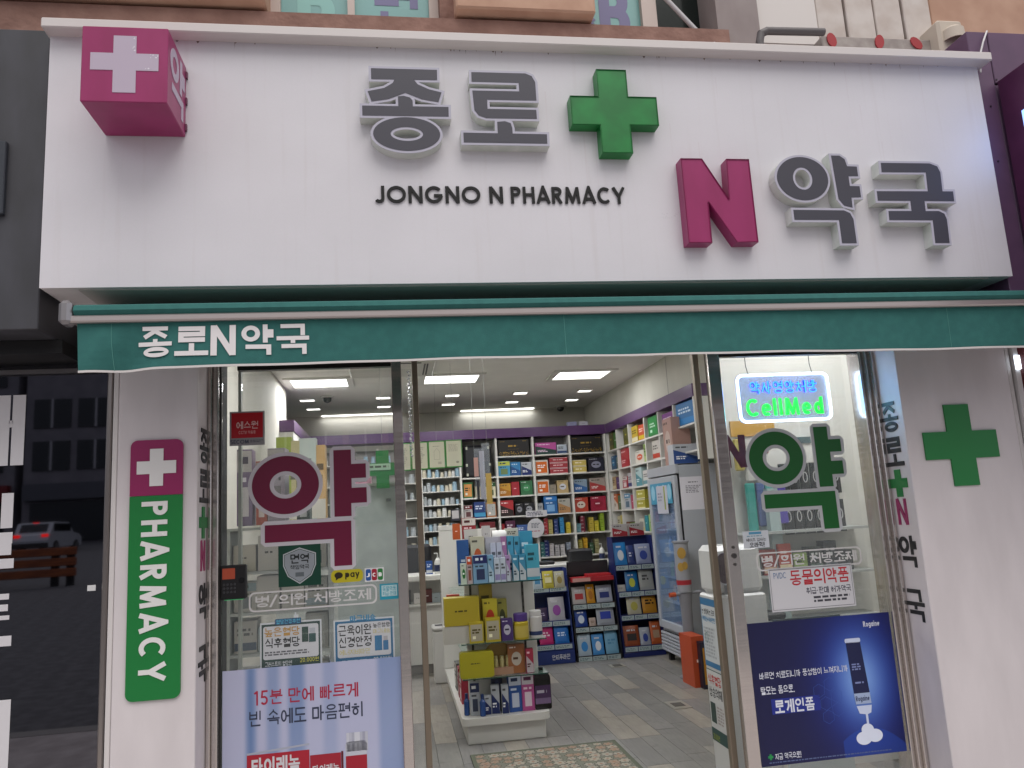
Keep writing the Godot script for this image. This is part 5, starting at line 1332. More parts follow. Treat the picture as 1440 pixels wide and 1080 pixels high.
	var roll := thing("paper_roll", "white roll with a blue end on top of the display stand", "roll", Vector3(0.8, 1.412, -2.985))
	part(roll, "roll", cyl(0.045, 0.11, 18), mt("roll_white", hx("c9c8c4"), 0.6), Vector3(0, 0.046, 0), Vector3(0, 0, PI / 2))
	part(roll, "label", cyl(0.03, 0.004, 16), mt("roll_blue", hx("5f9ab4"), 0.5), Vector3(0.057, 0.046, 0), Vector3(0, 0, PI / 2))
	# jars and bottles
	jar("yellow jar with a purple lid on the second glass shelf", Vector3(0.905, 0.701, -2.8), 0.058, 0.13, 0.055, "b09a1c", "4a2f78", 3)
	jar("white tub with a blue foot on the second glass shelf", Vector3(1.02, 0.701, -2.82), 0.05, 0.16, 0.035, "bdbab8", "c4c2c0", 1)
	var tin := thing("tin", "rounded yellow tin on the third glass shelf", "tin", Vector3(0.56, 0.456, -2.8))
	part(tin, "body", solid2(unite([rrect(-0.125, 0.0, 0.125, 0.185, 0.022)]), 0.07), mt("tin_yellow", hx("a9a012"), 0.35))
	var tp := PB.new()
	greek(tp, -0.045, 0.095, 0.08, 0.012, 1, 0.0365, hx("3a3610"), 3)
	part(tin, "print", tp.mesh(), PRINT)
	var dis := thing("bottle_display", "arched yellow display card with small bottles on the third glass shelf", "display", Vector3(0.735, 0.456, -2.85))
	part(dis, "backing_card", solid2(unite([rrect(-0.1, 0.05, 0.1, 0.22, 0.08), rect_p(-0.1, 0.0, 0.1, 0.14)]), 0.004), mt("card_gold", hx("9a7a3c"), 0.5), Vector3(0, 0, -0.04))
	bx(dis, "tray", Vector3(-0.1, 0.0, -0.035), Vector3(0.1, 0.05, 0.035), mt("card_peach", hx("a8826a"), 0.5))
	for k in 4:
		part(dis, "bottle", lathe([[0.018, 0.05], [0.018, 0.1], [0.014, 0.108], [0.014, 0.128], [0.0, 0.128]], 10), mt("bottle_cream", hx("b4a878"), 0.3), Vector3(-0.07 + k * 0.045, 0.001, 0.0))
	var blk := thing("detergent_bottle", "black bottle with a purple label on the foot of the display stand", "bottle", Vector3(1.045, 0.184, -2.86))
	part(blk, "body", solid2(unite([rrect(-0.062, 0.0, 0.062, 0.265, 0.05), rrect(-0.062, 0.0, 0.062, 0.12, 0.012)]), 0.075), mt("bottle_black", hx("101014"), 0.2))
	part(blk, "cap", cyl(0.018, 0.03, 14), mt("bottle_black", hx("101014"), 0.2), Vector3(0.0, 0.278, 0))
	var lb := PB.new()
	lb.rect(-0.058, 0.04, 0.058, 0.17, 0.0385, hx("4a3058"))
	lb.rect(-0.058, 0.04, 0.058, 0.08, 0.0392, hx("7a6488"))
	greek(lb, -0.045, 0.105, 0.09, 0.035, 1, 0.0392, hx("b4aebc"), 8)
	part(blk, "label", lb.mesh(), PRINT)
	for k in 2:
		var sp := thing("spray_bottle", ["slim blue spray bottle at the end of the display stand foot", "short blue bottle in front of the white carton on the stand foot"][k], "bottle", Vector3([0.48, 0.59][k], 0.184, [-2.87, -2.8][k]))
		part(sp, "body", lathe([[0.0, 0.0], [0.02, 0.0], [0.021, 0.005], [0.021, 0.1], [0.012, 0.115], [0.012, 0.118], [0.0, 0.118]], 12), mt("spray_blue", hx("2a4c8c"), 0.25))
		part(sp, "cap", cyl(0.012, 0.035, 12), mt("spray_cap", hx("1f3870"), 0.3), Vector3(0, 0.135, 0))
	for k in 3:
		carton(Vector3(0.5, 0.184, -3.3 - k * 0.25), 0.16, 0.22, 0.06, hx(["a8243c", "8f1c30", "5a5a58"][k]), 5, hx("c4bcb8"), "%s carton on the long side of the display stand" % ["red", "dark red", "grey"][k], "", -PI / 2)

func jar(label: String, at: Vector3, r: float, h: float, lid: float, col: String, lidc: String, mark: int) -> void:
	var t := thing("jar", label, "jar", at)
	part(t, "body", lathe([[0.0, 0.0], [r * 0.95, 0.0], [r, 0.006], [r, h - 0.012], [r * 0.85, h], [0.0, h]], 22), mt("jar_" + col, hx(col), 0.35))
	part(t, "lid", lathe([[r * 0.9, h], [r * 0.92, h + 0.002], [r * 0.92, h + lid - 0.004], [r * 0.86, h + lid], [0.0, h + lid]], 22), mt("jar_" + lidc, hx(lidc), 0.4))
	part(t, "label", lathe([[r + 0.0008, h * 0.12], [r + 0.0008, h * (0.3 if mark == 1 else 0.75)]], 22), mt("jar_label_%d" % mark, hx("1f2f5c") if mark == 1 else hx("b8a44c"), 0.5))

# ---------------------------------------------------------------- wire racks with pouches
func pouch(at: Vector3, w: float, h: float, col: String, style: int, acc: String, label: String, tilt := -0.22) -> void:
	var t := thing("pouch", label, "pouch", at, 0.0, "pouches on the floor racks")
	var pb := PB.new()
	# pillow shaped packet
	var n := 6
	for i in n:
		for j in n:
			var q := []
			for k in [[0, 0], [1, 0], [1, 1], [0, 1]]:
				var u: float = float(i + k[0]) / n
				var v: float = float(j + k[1]) / n
				var b := 0.014 * sqrt(maxf(0.0, 16.0 * u * (1 - u) * v * (1 - v)))
				q.append(Vector3((u - 0.5) * w, v * h, b + 0.002))
			var nr: Vector3 = (q[1] - q[0]).cross(q[3] - q[0]).normalized()
			pb.quad(q[0], q[1], q[2], q[3], Color.WHITE, nr)
			var e := []
			for p in q:
				e.append(Vector3(p.x, p.y, -p.z))
			pb.quad(e[0], e[1], e[2], e[3], Color.WHITE, Vector3(nr.x, nr.y, -nr.z))
	var m := mt("foil_" + col, hx(col), 0.28)
	var body := part(t, "packet", pb.mesh(), m, Vector3.ZERO, Vector3(tilt, 0, 0))
	var pr := PB.new()
	var z := 0.0185
	var ac := hx(acc)
	match style:
		0:
			pr.rect(-w * 0.3, h * 0.3, w * 0.3, h * 0.62, z, ac)
			greek(pr, -w * 0.3, h * 0.7, w * 0.6, h * 0.12, 1, z, hx("c4c4c8"), int(w * 900 + at.x * 100))
		1:
			fill(pr, unite([oval(0, h * 0.45, w * 0.25, h * 0.22, 16)]), z, ac)
			greek(pr, -w * 0.3, h * 0.74, w * 0.6, h * 0.12, 1, z, hx("c4c4c8"), int(w * 900 + at.x * 100))
		2:
			greek(pr, -w * 0.3, h * 0.4, w * 0.6, h * 0.25, 2, z, ac, int(w * 900 + at.x * 100))
	part(body, "print", pr.mesh(), PRINT)

func rack(label: String, x0: float, x1: float, top: float, tiers: Array, col: String, header: String) -> Node3D:
	var m := mt("rack_" + col, hx(col), 0.45)
	var t := thing("floor_rack", label, "rack", Vector3((x0 + x1) / 2, 0, -5.5))
	var w := (x1 - x0) / 2
	for s in [-1.0, 1.0]:
		part(t, "side_panel", solid2(unite([pv([-0.36, 0.0, 0.0, 0.0, 0.0, 0.12, -0.16, top, -0.36, top])]), 0.008), m, Vector3(s * (w - 0.004), 0, 0), Vector3(0, -PI / 2, 0))
	bx(t, "back_panel", Vector3(-w + 0.009, 0.0, -0.36), Vector3(w - 0.009, top, -0.35), m)
	var strip := hx("a6b2b2")
	for y in tiers:
		var dz: float = -0.16 * clampf((y - 0.12) / (top - 0.12), 0.0, 1.0)
		bx(t, "shelf", Vector3(-w + 0.009, y - 0.006, -0.349), Vector3(w - 0.009, y, dz - 0.01), m)
		var lip := bx(t, "shelf_lip", Vector3(-w + 0.009, y - 0.045, dz - 0.009), Vector3(w - 0.009, y + 0.02, dz - 0.004), m)
		var pb := PB.new()
		var n := 3 if w > 0.22 else 2
		for k in n:
			var a := -w + 0.02 + k * (2 * w - 0.03) / n
			pb.rect(a, -0.026, a + (2 * w - 0.04) / n - 0.006, 0.022, 0.0036, strip)
			greek(pb, a + 0.012, -0.018, (2 * w - 0.04) / n - 0.04, 0.03, 2, 0.0044, hx("5c7478"), int(y * 100) + k)
		part(lip, "price_strip", pb.mesh(), PRINT)
	if header:
		bx(t, "foot_panel", Vector3(-w + 0.009, 0.002, -0.01), Vector3(w - 0.009, tiers[-1] - 0.05, 0.0), m)
	return t

func racks() -> void:
	var a := rack("navy floor rack with white lettering on its foot panel", 1.46, 1.89, 1.0, [0.79, 0.43, 0.19], "1c2f6c", "x")
	var hb := PB.new()
	write(hb, "안티푸라민", -0.04, 0.045, 0.2, 0.055, 0.002, hx("c4c6cc"), 0.15)
	part(a, "lettering", hb.mesh(), PRINT)
	var b := rack("black floor rack with a red topped display head", 1.91, 2.42, 0.9, [0.58, 0.34, 0.04], "17151a", "")
	bx(b, "head_card", Vector3(-0.24, 0.9, -0.3), Vector3(0.24, 1.05, -0.28), mt("head_black", hx("1a181c"), 0.5))
	bx(b, "red_box", Vector3(-0.235, 0.84, -0.24), Vector3(0.24, 0.885, -0.06), mt("head_red", hx("a8242c"), 0.4))
	bx(b, "red_box", Vector3(-0.06, 0.886, -0.22), Vector3(0.22, 0.915, -0.1), mt("head_red", hx("a8242c"), 0.4))
	bx(b, "pink_label", Vector3(-0.233, 0.842, -0.0595), Vector3(-0.03, 0.883, -0.0575), mt("label_pink", hx("c4938a"), 0.5))
	rack("tall navy floor rack beside the glass fridge", 2.44, 2.92, 1.3, [0.97, 0.68, 0.43, 0.1], "17225c", "x")
	var R := [["navy rack with lettering", 1.46, 1.89], ["black rack", 1.91, 2.42], ["tall navy rack", 2.44, 2.92]]
	# rack, from, to, y, height, z, colour, style, accent, words
	var L := [
		[0, 0.05, 0.3, 0.79, 0.17, -5.62, "b0c0c8", 0, "3f7fa8", "pale blue"], [0, 0.33, 0.64, 0.79, 0.19, -5.62, "b4a83c", 0, "cfc89a", "yellow"], [0, 0.66, 0.95, 0.79, 0.18, -5.62, "a8a48c", 1, "8c7a3c", "grey gold"],
		[0, 0.1, 0.4, 0.43, 0.16, -5.6, "3a2a4c", 2, "b0a4bc", "dark violet"], [0, 0.45, 0.9, 0.43, 0.26, -5.62, "a8a6ac", 1, "8a3f92", "silver and purple"],
		[0, 0.12, 0.5, 0.19, 0.22, -5.56, "b8286c", 2, "e0c0d0", "magenta"], [0, 0.54, 0.94, 0.19, 0.2, -5.56, "1f66b0", 2, "c4d4e4", "bright blue"],
		[1, 0.02, 0.34, 0.58, 0.2, -5.64, "b4aeac", 0, "a82c30", "white and red"], [1, 0.36, 0.56, 0.58, 0.22, -5.64, "c2881c", 1, "a86a14", "amber"], [1, 0.6, 0.98, 0.58, 0.2, -5.64, "a4a8b4", 0, "1f2c6c", "silver and navy"],
		[1, 0.03, 0.32, 0.34, 0.2, -5.6, "1f3f8c", 1, "c4ccd8", "royal blue"], [1, 0.36, 0.52, 0.34, 0.1, -5.6, "b8a498", 2, "8c7468", "beige"], [1, 0.55, 0.97, 0.34, 0.25, -5.6, "9a9ea6", 0, "24389c", "grey with blue foot"],
		[1, 0.03, 0.34, 0.04, 0.24, -5.54, "a4b4c0", 1, "2f7fc0", "white and blue"], [1, 0.37, 0.64, 0.04, 0.23, -5.54, "3f86c4", 1, "cfd4da", "sky blue"], [1, 0.68, 0.98, 0.04, 0.26, -5.54, "6fa0bc", 2, "4f86a8", "pale sky blue"],
		[2, 0.02, 0.34, 0.97, 0.27, -5.66, "2478b8", 1, "c8ccd0", "vivid blue"], [2, 0.36, 0.56, 0.97, 0.23, -5.66, "27356c", 2, "c4c8d4", "navy"], [2, 0.58, 0.98, 0.97, 0.24, -5.66, "8c94b0", 1, "2c3f8c", "white and navy"],
		[2, 0.0, 0.22, 0.68, 0.09, -5.63, "b8b4ac", 2, "8a8680", "small white"], [2, 0.24, 0.56, 0.68, 0.23, -5.63, "1f6aa4", 1, "b4b83c", "blue with fruit"], [2, 0.6, 0.97, 0.68, 0.28, -5.63, "9a9c9a", 2, "4a4a4c", "silver"],
		[2, 0.2, 0.56, 0.43, 0.22, -5.59, "b0aa94", 1, "a8a048", "white and olive"], [2, 0.6, 0.96, 0.43, 0.25, -5.59, "b07c24", 2, "2a1c0c", "golden brown"],
		[2, 0.03, 0.42, 0.1, 0.23, -5.54, "8a4426", 0, "2a2624", "rust and black"], [2, 0.44, 0.7, 0.1, 0.2, -5.54, "a4a8b4", 1, "2c3f8c", "pale with navy"], [2, 0.72, 0.99, 0.1, 0.26, -5.54, "b0562c", 0, "a88a70", "orange"],
	]
	for e in L:
		var r: Array = R[e[0]]
		var bw: float = r[2] - r[1] - 0.03
		pouch(Vector3(r[1] + 0.015 + (e[1] + e[2]) / 2 * bw, e[3] + 0.002, e[5]), (e[2] - e[1]) * bw, e[4], e[6], e[7], e[8], "%s pouch on the %s" % [e[9], r[0]])
	for k in 2:
		carton(Vector3(2.58 + k * 0.2, 1.302, -5.8), 0.18, 0.14, 0.06, hx("b4aeac"), 1, hx("9a2430"), "white and red carton standing behind the tall navy rack", "cartons on the tall navy rack")

# ---------------------------------------------------------------- glass fridge and things on it
func fridge() -> void:
	var white := mt("fridge_white", hx("a6a9b0"), 0.4)
	var f := thing("glass_fridge", "white upright drinks fridge with a glass door", "fridge", Vector3(2.82, 0, -4.86))
	bx(f, "side_panel", Vector3(0.03, 0.1, 0.42), Vector3(0.53, 2.02, 0.45), white, 0.004)
	bx(f, "side_panel", Vector3(0.03, 0.1, -0.45), Vector3(0.53, 2.02, -0.42), white, 0.004)
	bx(f, "back_panel", Vector3(0.5, 0.1, -0.419), Vector3(0.53, 2.02, 0.419), white)
	bx(f, "top_panel", Vector3(0.0, 1.94, -0.419), Vector3(0.499, 2.02, 0.419), white)
	bx(f, "header", Vector3(-0.005, 1.935, -0.45), Vector3(0.029, 2.03, 0.45), white, 0.004)
	bx(f, "floor_panel", Vector3(0.03, 0.3, -0.419), Vector3(0.499, 0.34, 0.419), white)
	# door frame and pane
	for s in [[-0.43, -0.36], [0.36, 0.43]]:
		bx(f, "door_frame", Vector3(-0.02, 0.34, s[0]), Vector3(0.02, 1.92, s[1]), white, 0.006)
	bx(f, "door_frame", Vector3(-0.02, 0.34, -0.359), Vector3(0.02, 0.42, 0.359), white, 0.006)
	bx(f, "door_frame", Vector3(-0.02, 1.84, -0.359), Vector3(0.02, 1.92, 0.359), white, 0.006)
	bx(f, "door_pane", Vector3(-0.004, 0.42, -0.36), Vector3(0.004, 1.84, 0.36), glass_mat("fridge_glass", Color(0.6, 0.75, 0.95), 0.16))
	bx(f, "door_gap", Vector3(0.021, 0.34, 0.405), Vector3(0.0285, 1.93, 0.448), mt("gasket", hx("18181a"), 0.7))
	for k in 6:
		bx(f, "grille_slat", Vector3(-0.012, 0.1 + k * 0.034, -0.43), Vector3(0.02, 0.126 + k * 0.034, 0.43), white, 0.006)
	bx(f, "plinth", Vector3(0.021, 0.1, -0.419), Vector3(0.499, 0.299, 0.419), mt("plinth_dark", hx("3a3a3c"), 0.7))
	for z in [-0.36, 0.3]:
		bx(f, "foot", Vector3(0.03, 0.0, z), Vector3(0.08, 0.1, z + 0.06), mt("foot_black", hx("141416"), 0.6))
	var inner := mt("fridge_inner", hx("8fa4c4"), 0.5)
	bx(f, "liner", Vector3(0.47, 0.345, -0.41), Vector3(0.499, 1.935, 0.41), inner)
	for y in [0.6, 0.86, 1.12, 1.36, 1.58]:
		bx(f, "shelf", Vector3(0.06, y, -0.41), Vector3(0.46, y + 0.008, 0.41), mt("fridge_shelf", hx("a8b8cc"), 0.3))
	var cols := ["c4c8d0", "7f98bc", "b8a07c", "4a5a8c", "c49aac", "8fa88c", "b4b8bc"]
	for i in 5:
		for k in 6:
			if rng.randf() < 0.3:
				continue
			var c: String = cols[rng.randi() % 7]
			var y: float = [0.609, 0.869, 1.129, 1.369, 1.589][i]
			var b := part(self, "drink_bottle", lathe([[0.0, 0.0], [0.03, 0.0], [0.032, 0.006], [0.032, 0.1], [0.014, 0.135], [0.014, 0.16], [0.0, 0.16]], 10), mt("drink_" + c, hx(c), 0.25), Vector3(2.82 + 0.16, y, -4.86 - 0.33 + k * 0.125))
			tag(b, "small bottle inside the glass fridge on its %s shelf" % ["lowest", "second", "third", "fourth", "top"][i], "bottle", "bottles inside the glass fridge, %s shelf" % ["lowest", "second", "third", "fourth", "top"][i])
	var pb := PB.new()
	pb.rect(-0.135, -0.165, 0.135, 0.165, 0.0, hx("dcd8e0"))
	greek(pb, -0.05, 0.1, 0.12, 0.018, 1, 0.0008, hx("6a6872"), 3)
	greek(pb, -0.08, 0.0, 0.17, 0.08, 5, 0.0008, hx("8f8c96"), 4)
	var n := thing("paper_notice", "white sheet of paper taped to the flank of the glass fridge", "paper", Vector3(2.985, 1.73, -4.4065))
	part(n, "sheet", pb.mesh(), PRINT)
	# posters on the glass door
	var q := PB.new()
	q.rect(-0.34, -0.22, 0.34, 0.0, 0.0, hx("3f8fb0"))
	for k in 4:
		fill(q, unite([oval(-0.25 + k * 0.17, -0.1, 0.06, 0.08, 16)]), 0.0008, hx("8fc0d4"))
	q.rect(-0.14, -0.32, 0.2, -0.03, 0.0016, hx("b9b9c4"))
	q.rect(0.09, -0.28, 0.13, -0.04, 0.0024, hx("8f9a3c"))
	greek(q, -0.1, -0.2, 0.15, 0.1, 3, 0.0024, hx("8a8a98"), 5)
	var pz := thing("fridge_poster", "blue and white leaflet stuck on the glass fridge door", "poster", Vector3(2.7985, 1.86, -4.86), -PI / 2)
	part(pz, "sheet", q.mesh(), PRINT)
	carton(Vector3(2.98, 2.031, -4.72), 0.28, 0.5, 0.2, hx("b0887c"), 2, hx("c4b0a6"), "tall dusty pink appliance carton on top of the glass fridge", "", -PI / 2)
	carton(Vector3(2.95, 2.031, -4.52), 0.26, 0.2, 0.14, hx("b9bcc4"), 1, hx("2f4f8c"), "white and blue carton on top of the glass fridge")
	carton(Vector3(3.13, 2.031, -4.54), 0.08, 0.21, 0.12, hx("c4c4c8"), 0, hx("2f4f8c"), "narrow white carton on top of the glass fridge")

func right_things() -> void:
	# cup dispenser column
	var grey := mt("dispenser_grey", hx("8f9096"), 0.4)
	var t := thing("dispenser_column", "grey dispenser column with yellow stickers and an orange tipped arm", "dispenser", Vector3(2.74, 0, -4.25))
	part(t, "tube", lathe([[0.0, 0.79], [0.07, 0.79], [0.07, 1.25], [0.085, 1.262], [0.085, 1.274], [0.0, 1.28]], 22), grey)
	part(t, "red_band", lathe([[0.0712, 0.86], [0.0712, 0.905]], 22), mt("band_red", hx("9c1f2c"), 0.4))
	for k in [[1.16, 0.034, 0.0], [1.04, 0.024, 0.3], [1.03, 0.026, -0.25]]:
		part(t, "sticker", solid(unite([oval(0, 0, k[1] * 1.2, k[1] * 1.6, 16)]), 0.0, 0.001), mt("sticker_gold", hx("a8843a"), 0.4), Vector3(sin(k[2] - 0.35) * 0.071, k[0], cos(k[2] - 0.35) * 0.071), Vector3(0, k[2] - 0.35, 0))
	part(t, "arm", tube([Vector3(-0.11, 0.775, 0.02), Vector3(0.15, 0.785, 0.02)], 0.015, 10), grey)
	part(t, "arm_tip", tube([Vector3(-0.16, 0.773, 0.02), Vector3(-0.11, 0.775, 0.02)], 0.022, 12), mt("tip_orange", hx("b8502c"), 0.5))
	part(t, "post", lathe([[0.05, 0.02], [0.05, 0.3], [0.055, 0.65], [0.07, 0.78]], 18), mt("post_grey", hx("7c7c82"), 0.45))
	part(t, "foot", lathe([[0.0, 0.0], [0.12, 0.0], [0.12, 0.015], [0.05, 0.03], [0.0, 0.03]], 22), mt("post_grey", hx("7c7c82"), 0.45))
	# big gift boxes on the floor
	carton(Vector3(2.66, 0.0, -3.98), 0.12, 0.44, 0.3, hx("b8441c"), 6, Color.WHITE, "tall orange gift box on the floor beside the fridge")
	carton(Vector3(2.76, 0.0, -3.8), 0.22, 0.4, 0.12, hx("1c1a2c"), 3, hx("b07a1c"), "navy and amber gift box on the floor in front of the orange one")
	# water purifier with posters on its flank
	var w := mt("purifier_white", hx("c2c2c0"), 0.3)
	var p := thing("water_purifier", "white floor standing water purifier with a dark oval control panel", "water purifier", Vector3(1.9, 0, -1.2))
	bx(p, "cabinet", Vector3(-0.15, 0.02, -0.13), Vector3(0.15, 1.1, 0.12), w, 0.012)
	bx(p, "head", Vector3(-0.145, 1.1, -0.12), Vector3(0.15, 1.37, 0.11), w, 0.03)
	part(p, "control_rim", solid(unite([rrect(-0.042, -0.09, 0.042, 0.09, 0.04)]), 0.0, 0.004), mt("panel_rim", hx("b0b0b4"), 0.3), Vector3(-0.08, 1.245, 0.1102))
	part(p, "control_panel", solid(unite([rrect(-0.036, -0.084, 0.036, 0.084, 0.034)]), 0.0, 0.006), mt("panel_dark", hx("3c3038"), 0.2), Vector3(-0.08, 1.245, 0.1102))
	part(p, "tap", cyl(0.018, 0.05, 12), mt("tap_grey", hx("55565a"), 0.4), Vector3(-0.08, 1.13, 0.13))
	var a := thing("poster", "blue framed leaflet on the flank of the water purifier", "poster", Vector3(1.748, 0.885, -1.2), -PI / 2)
	var q := PB.new()
	q.rect(-0.12, -0.19, 0.105, 0.19, 0.0, hx("2f6a94"))
	q.rect(-0.11, -0.16, 0.095, 0.15, 0.0008, hx("bcc0c2"))
	write(q, "눈 영양제 눈 관리", -0.1, 0.1, 0.18, 0.032, 0.0016, hx("2c3034"), 0.13)
	write(q, "루테인+지아잔틴", -0.1, 0.06, 0.18, 0.028, 0.0016, hx("2f7aa8"), 0.15)
	greek(q, -0.095, -0.14, 0.16, 0.17, 9, 0.0016, hx("9a9ea2"), 9)
	fill(q, unite(ring(-0.06, -0.03, 0.022, 0.03, 0.016, 0.024)), 0.0024, hx("6a8a86"))
	part(a, "sheet", q.mesh(), PRINT)
	var b := thing("poster", "dark green leaflet with red heading on the flank of the water purifier", "poster", Vector3(1.748, 0.49, -1.2), -PI / 2)
	var c := PB.new()
	c.rect(-0.12, -0.2, 0.105, 0.19, 0.0, hx("2c4a48"))
	c.rect(-0.115, -0.13, 0.1, 0.185, 0.0008, hx("bcbcba"))
	write(c, "식후혈당", -0.1, 0.11, 0.18, 0.055, 0.0016, hx("b0302c"), 0.14)
	write(c, "상승억제", -0.1, 0.04, 0.18, 0.055, 0.0016, hx("2c2c30"), 0.14)
	c.rect(-0.1, -0.1, -0.03, 0.01, 0.0016, hx("2c403c"))
	greek(c, -0.01, -0.1, 0.1, 0.1, 6, 0.0016, hx("9a8f8c"), 7)
	write(c, "20,000원", -0.1, -0.19, 0.09, 0.03, 0.0016, hx("8f9a3c"), 0.14)
	part(b, "sheet", c.mesh(), PRINT)
	# accessory display wall
	var d := thing("accessory_rack", "white accessory display wall with hanging goods behind the glass", "display", Vector3(2.3, 0, -1.5))
	bx(d, "back_board", Vector3(-0.22, 0, -0.06), Vector3(1.04, 3.2, -0.03), mt("board_white", hx("c9c9c4"), 0.5))
	bx(d, "post", Vector3(-0.02, 0.8, -0.029), Vector3(0.05, 1.68, 0.1), mt("post_pale", hx("9fb0b0"), 0.4))
	for y in [1.42, 1.16, 0.9]:
		bx(d, "shelf", Vector3(-0.21, y - 0.015, -0.029), Vector3(0.6, y, 0.16), mt("rack_shelf", hx("a4a8a6"), 0.4))
	bx(d, "header_card", Vector3(-0.16, 2.02, -0.029), Vector3(0.14, 2.12, -0.02), mt("header_amber", hx("b8903c"), 0.5))
	bx(d, "header_card", Vector3(0.24, 1.96, -0.029), Vector3(0.38, 2.0, -0.02), mt("header_slate", hx("3f5252"), 0.5))
	# hanging packs
	var H := [["teal towel pouch hanging on the accessory wall", -0.1, 1.72, 0.06, 0.3, "2a8f86"], ["slate towel pouch hanging on the accessory wall", -0.035, 1.72, 0.055, 0.27, "4a5c8c"], ["green towel pouch hanging on the accessory wall", 0.025, 1.72, 0.055, 0.27, "3f9a92"], ["violet towel pouch hanging on the accessory wall", 0.095, 1.72, 0.075, 0.26, "4f3f9c"],
		["white pack with red band hanging on the accessory wall", -0.04, 1.93, 0.15, 0.2, "b4b4b0"], ["pink pack hanging on the accessory wall", 0.0, 2.0, 0.1, 0.1, "b85a5c"], ["yellow pack hanging on the accessory wall", -0.15, 2.0, 0.06, 0.2, "a89a4c"]]
	for h in H:
		var o := thing("hanging_pack", h[0], "pack", Vector3(2.3 + h[1], h[2], -1.48))
		bx(o, "pack", Vector3(-h[3] / 2, -h[4], 0), Vector3(h[3] / 2, 0, 0.03), mt("pack_" + h[5], hx(h[5]), 0.35), 0.008)
		part(o, "hook", tube([Vector3(0, 0.004, -0.02), Vector3(0, 0.004, 0.04)], 0.002, 6), mt("hook_steel", hx("8a8a8c"), 0.3, 0.8))
	var blackm := mt("cable_black", hx("1a1a1e"), 0.5)
	for k in 12:
		var row := k / 6
		var col := k % 6
		var o := thing("cable_pack", "black charging cable pack on the %s row of the accessory wall" % ["upper", "lower"][row], "pack", Vector3(2.44 + col * 0.07, 1.83 - row * 0.24, -1.48), 0.0, "cable packs, %s row" % ["upper", "lower"][row])
		bx(o, "card", Vector3(-0.03, -0.2, 0), Vector3(0.03, 0, 0.012), blackm)
		part(o, "cable", solid(unite(ring(0, -0.09, 0.016, 0.034, 0.011, 0.028)), 0.0, 0.004), mt("cable_pale", hx("b4b4b4"), 0.4), Vector3(0, 0, 0.0125))
	for k in 7:
		carton(Vector3(2.14 + k * 0.1, 1.161, -1.42), 0.085, 0.12 + 0.03 * (k % 3), 0.08, hx(["2c2e30", "8f2a24", "b03a24", "7f9a4c", "2a3430", "24282c", "303436"][k]), 0, hx(["4a4e52", "c4a48c", "d4c4a0", "c4c8a0", "5c6c64", "50585c", "58605c"][k]), "%s accessory carton on the middle shelf of the accessory wall" % ["black", "dark red", "orange red", "green", "dark green", "charcoal", "slate"][k])
	var ph := thing("desk_telephone", "black telephone with coiled cord on the accessory wall shelf", "telephone", Vector3(2.2, 0.901, -1.4))
	bx(ph, "body", Vector3(-0.09, 0, -0.06), Vector3(0.09, 0.05, 0.06), blackm, 0.015)
	bx(ph, "handset", Vector3(-0.1, 0.055, -0.03), Vector3(-0.05, 0.085, 0.06), blackm, 0.012)
	part(ph, "cord", tube([Vector3(-0.09, 0.02, 0.06), Vector3(-0.1, -0.05, 0.07), Vector3(0.0, -0.14, 0.06), Vector3(0.12, -0.2, 0.05)], 0.004, 6), blackm)
	var fr := thing("framed_print", "dark framed print leaning beside the water purifier", "picture", Vector3(2.0, 1.0, -0.6))
	bx(fr, "frame", Vector3(-0.16, -0.17, -0.01), Vector3(0.2, 0.02, 0.0), mt("frame_dark", hx("2c3a38"), 0.5))
	var fp := PB.new()
	fp.rect(-0.14, -0.15, 0.18, 0.0, 0.001, hx("9fb0ac"))
	part(fr, "sheet", fp.mesh(), PRINT)
	bx(fr, "stand", Vector3(-0.15, -1.0, -0.03), Vector3(0.19, -0.175, -0.012), mt("stand_pale", hx("9aaaa8"), 0.5))

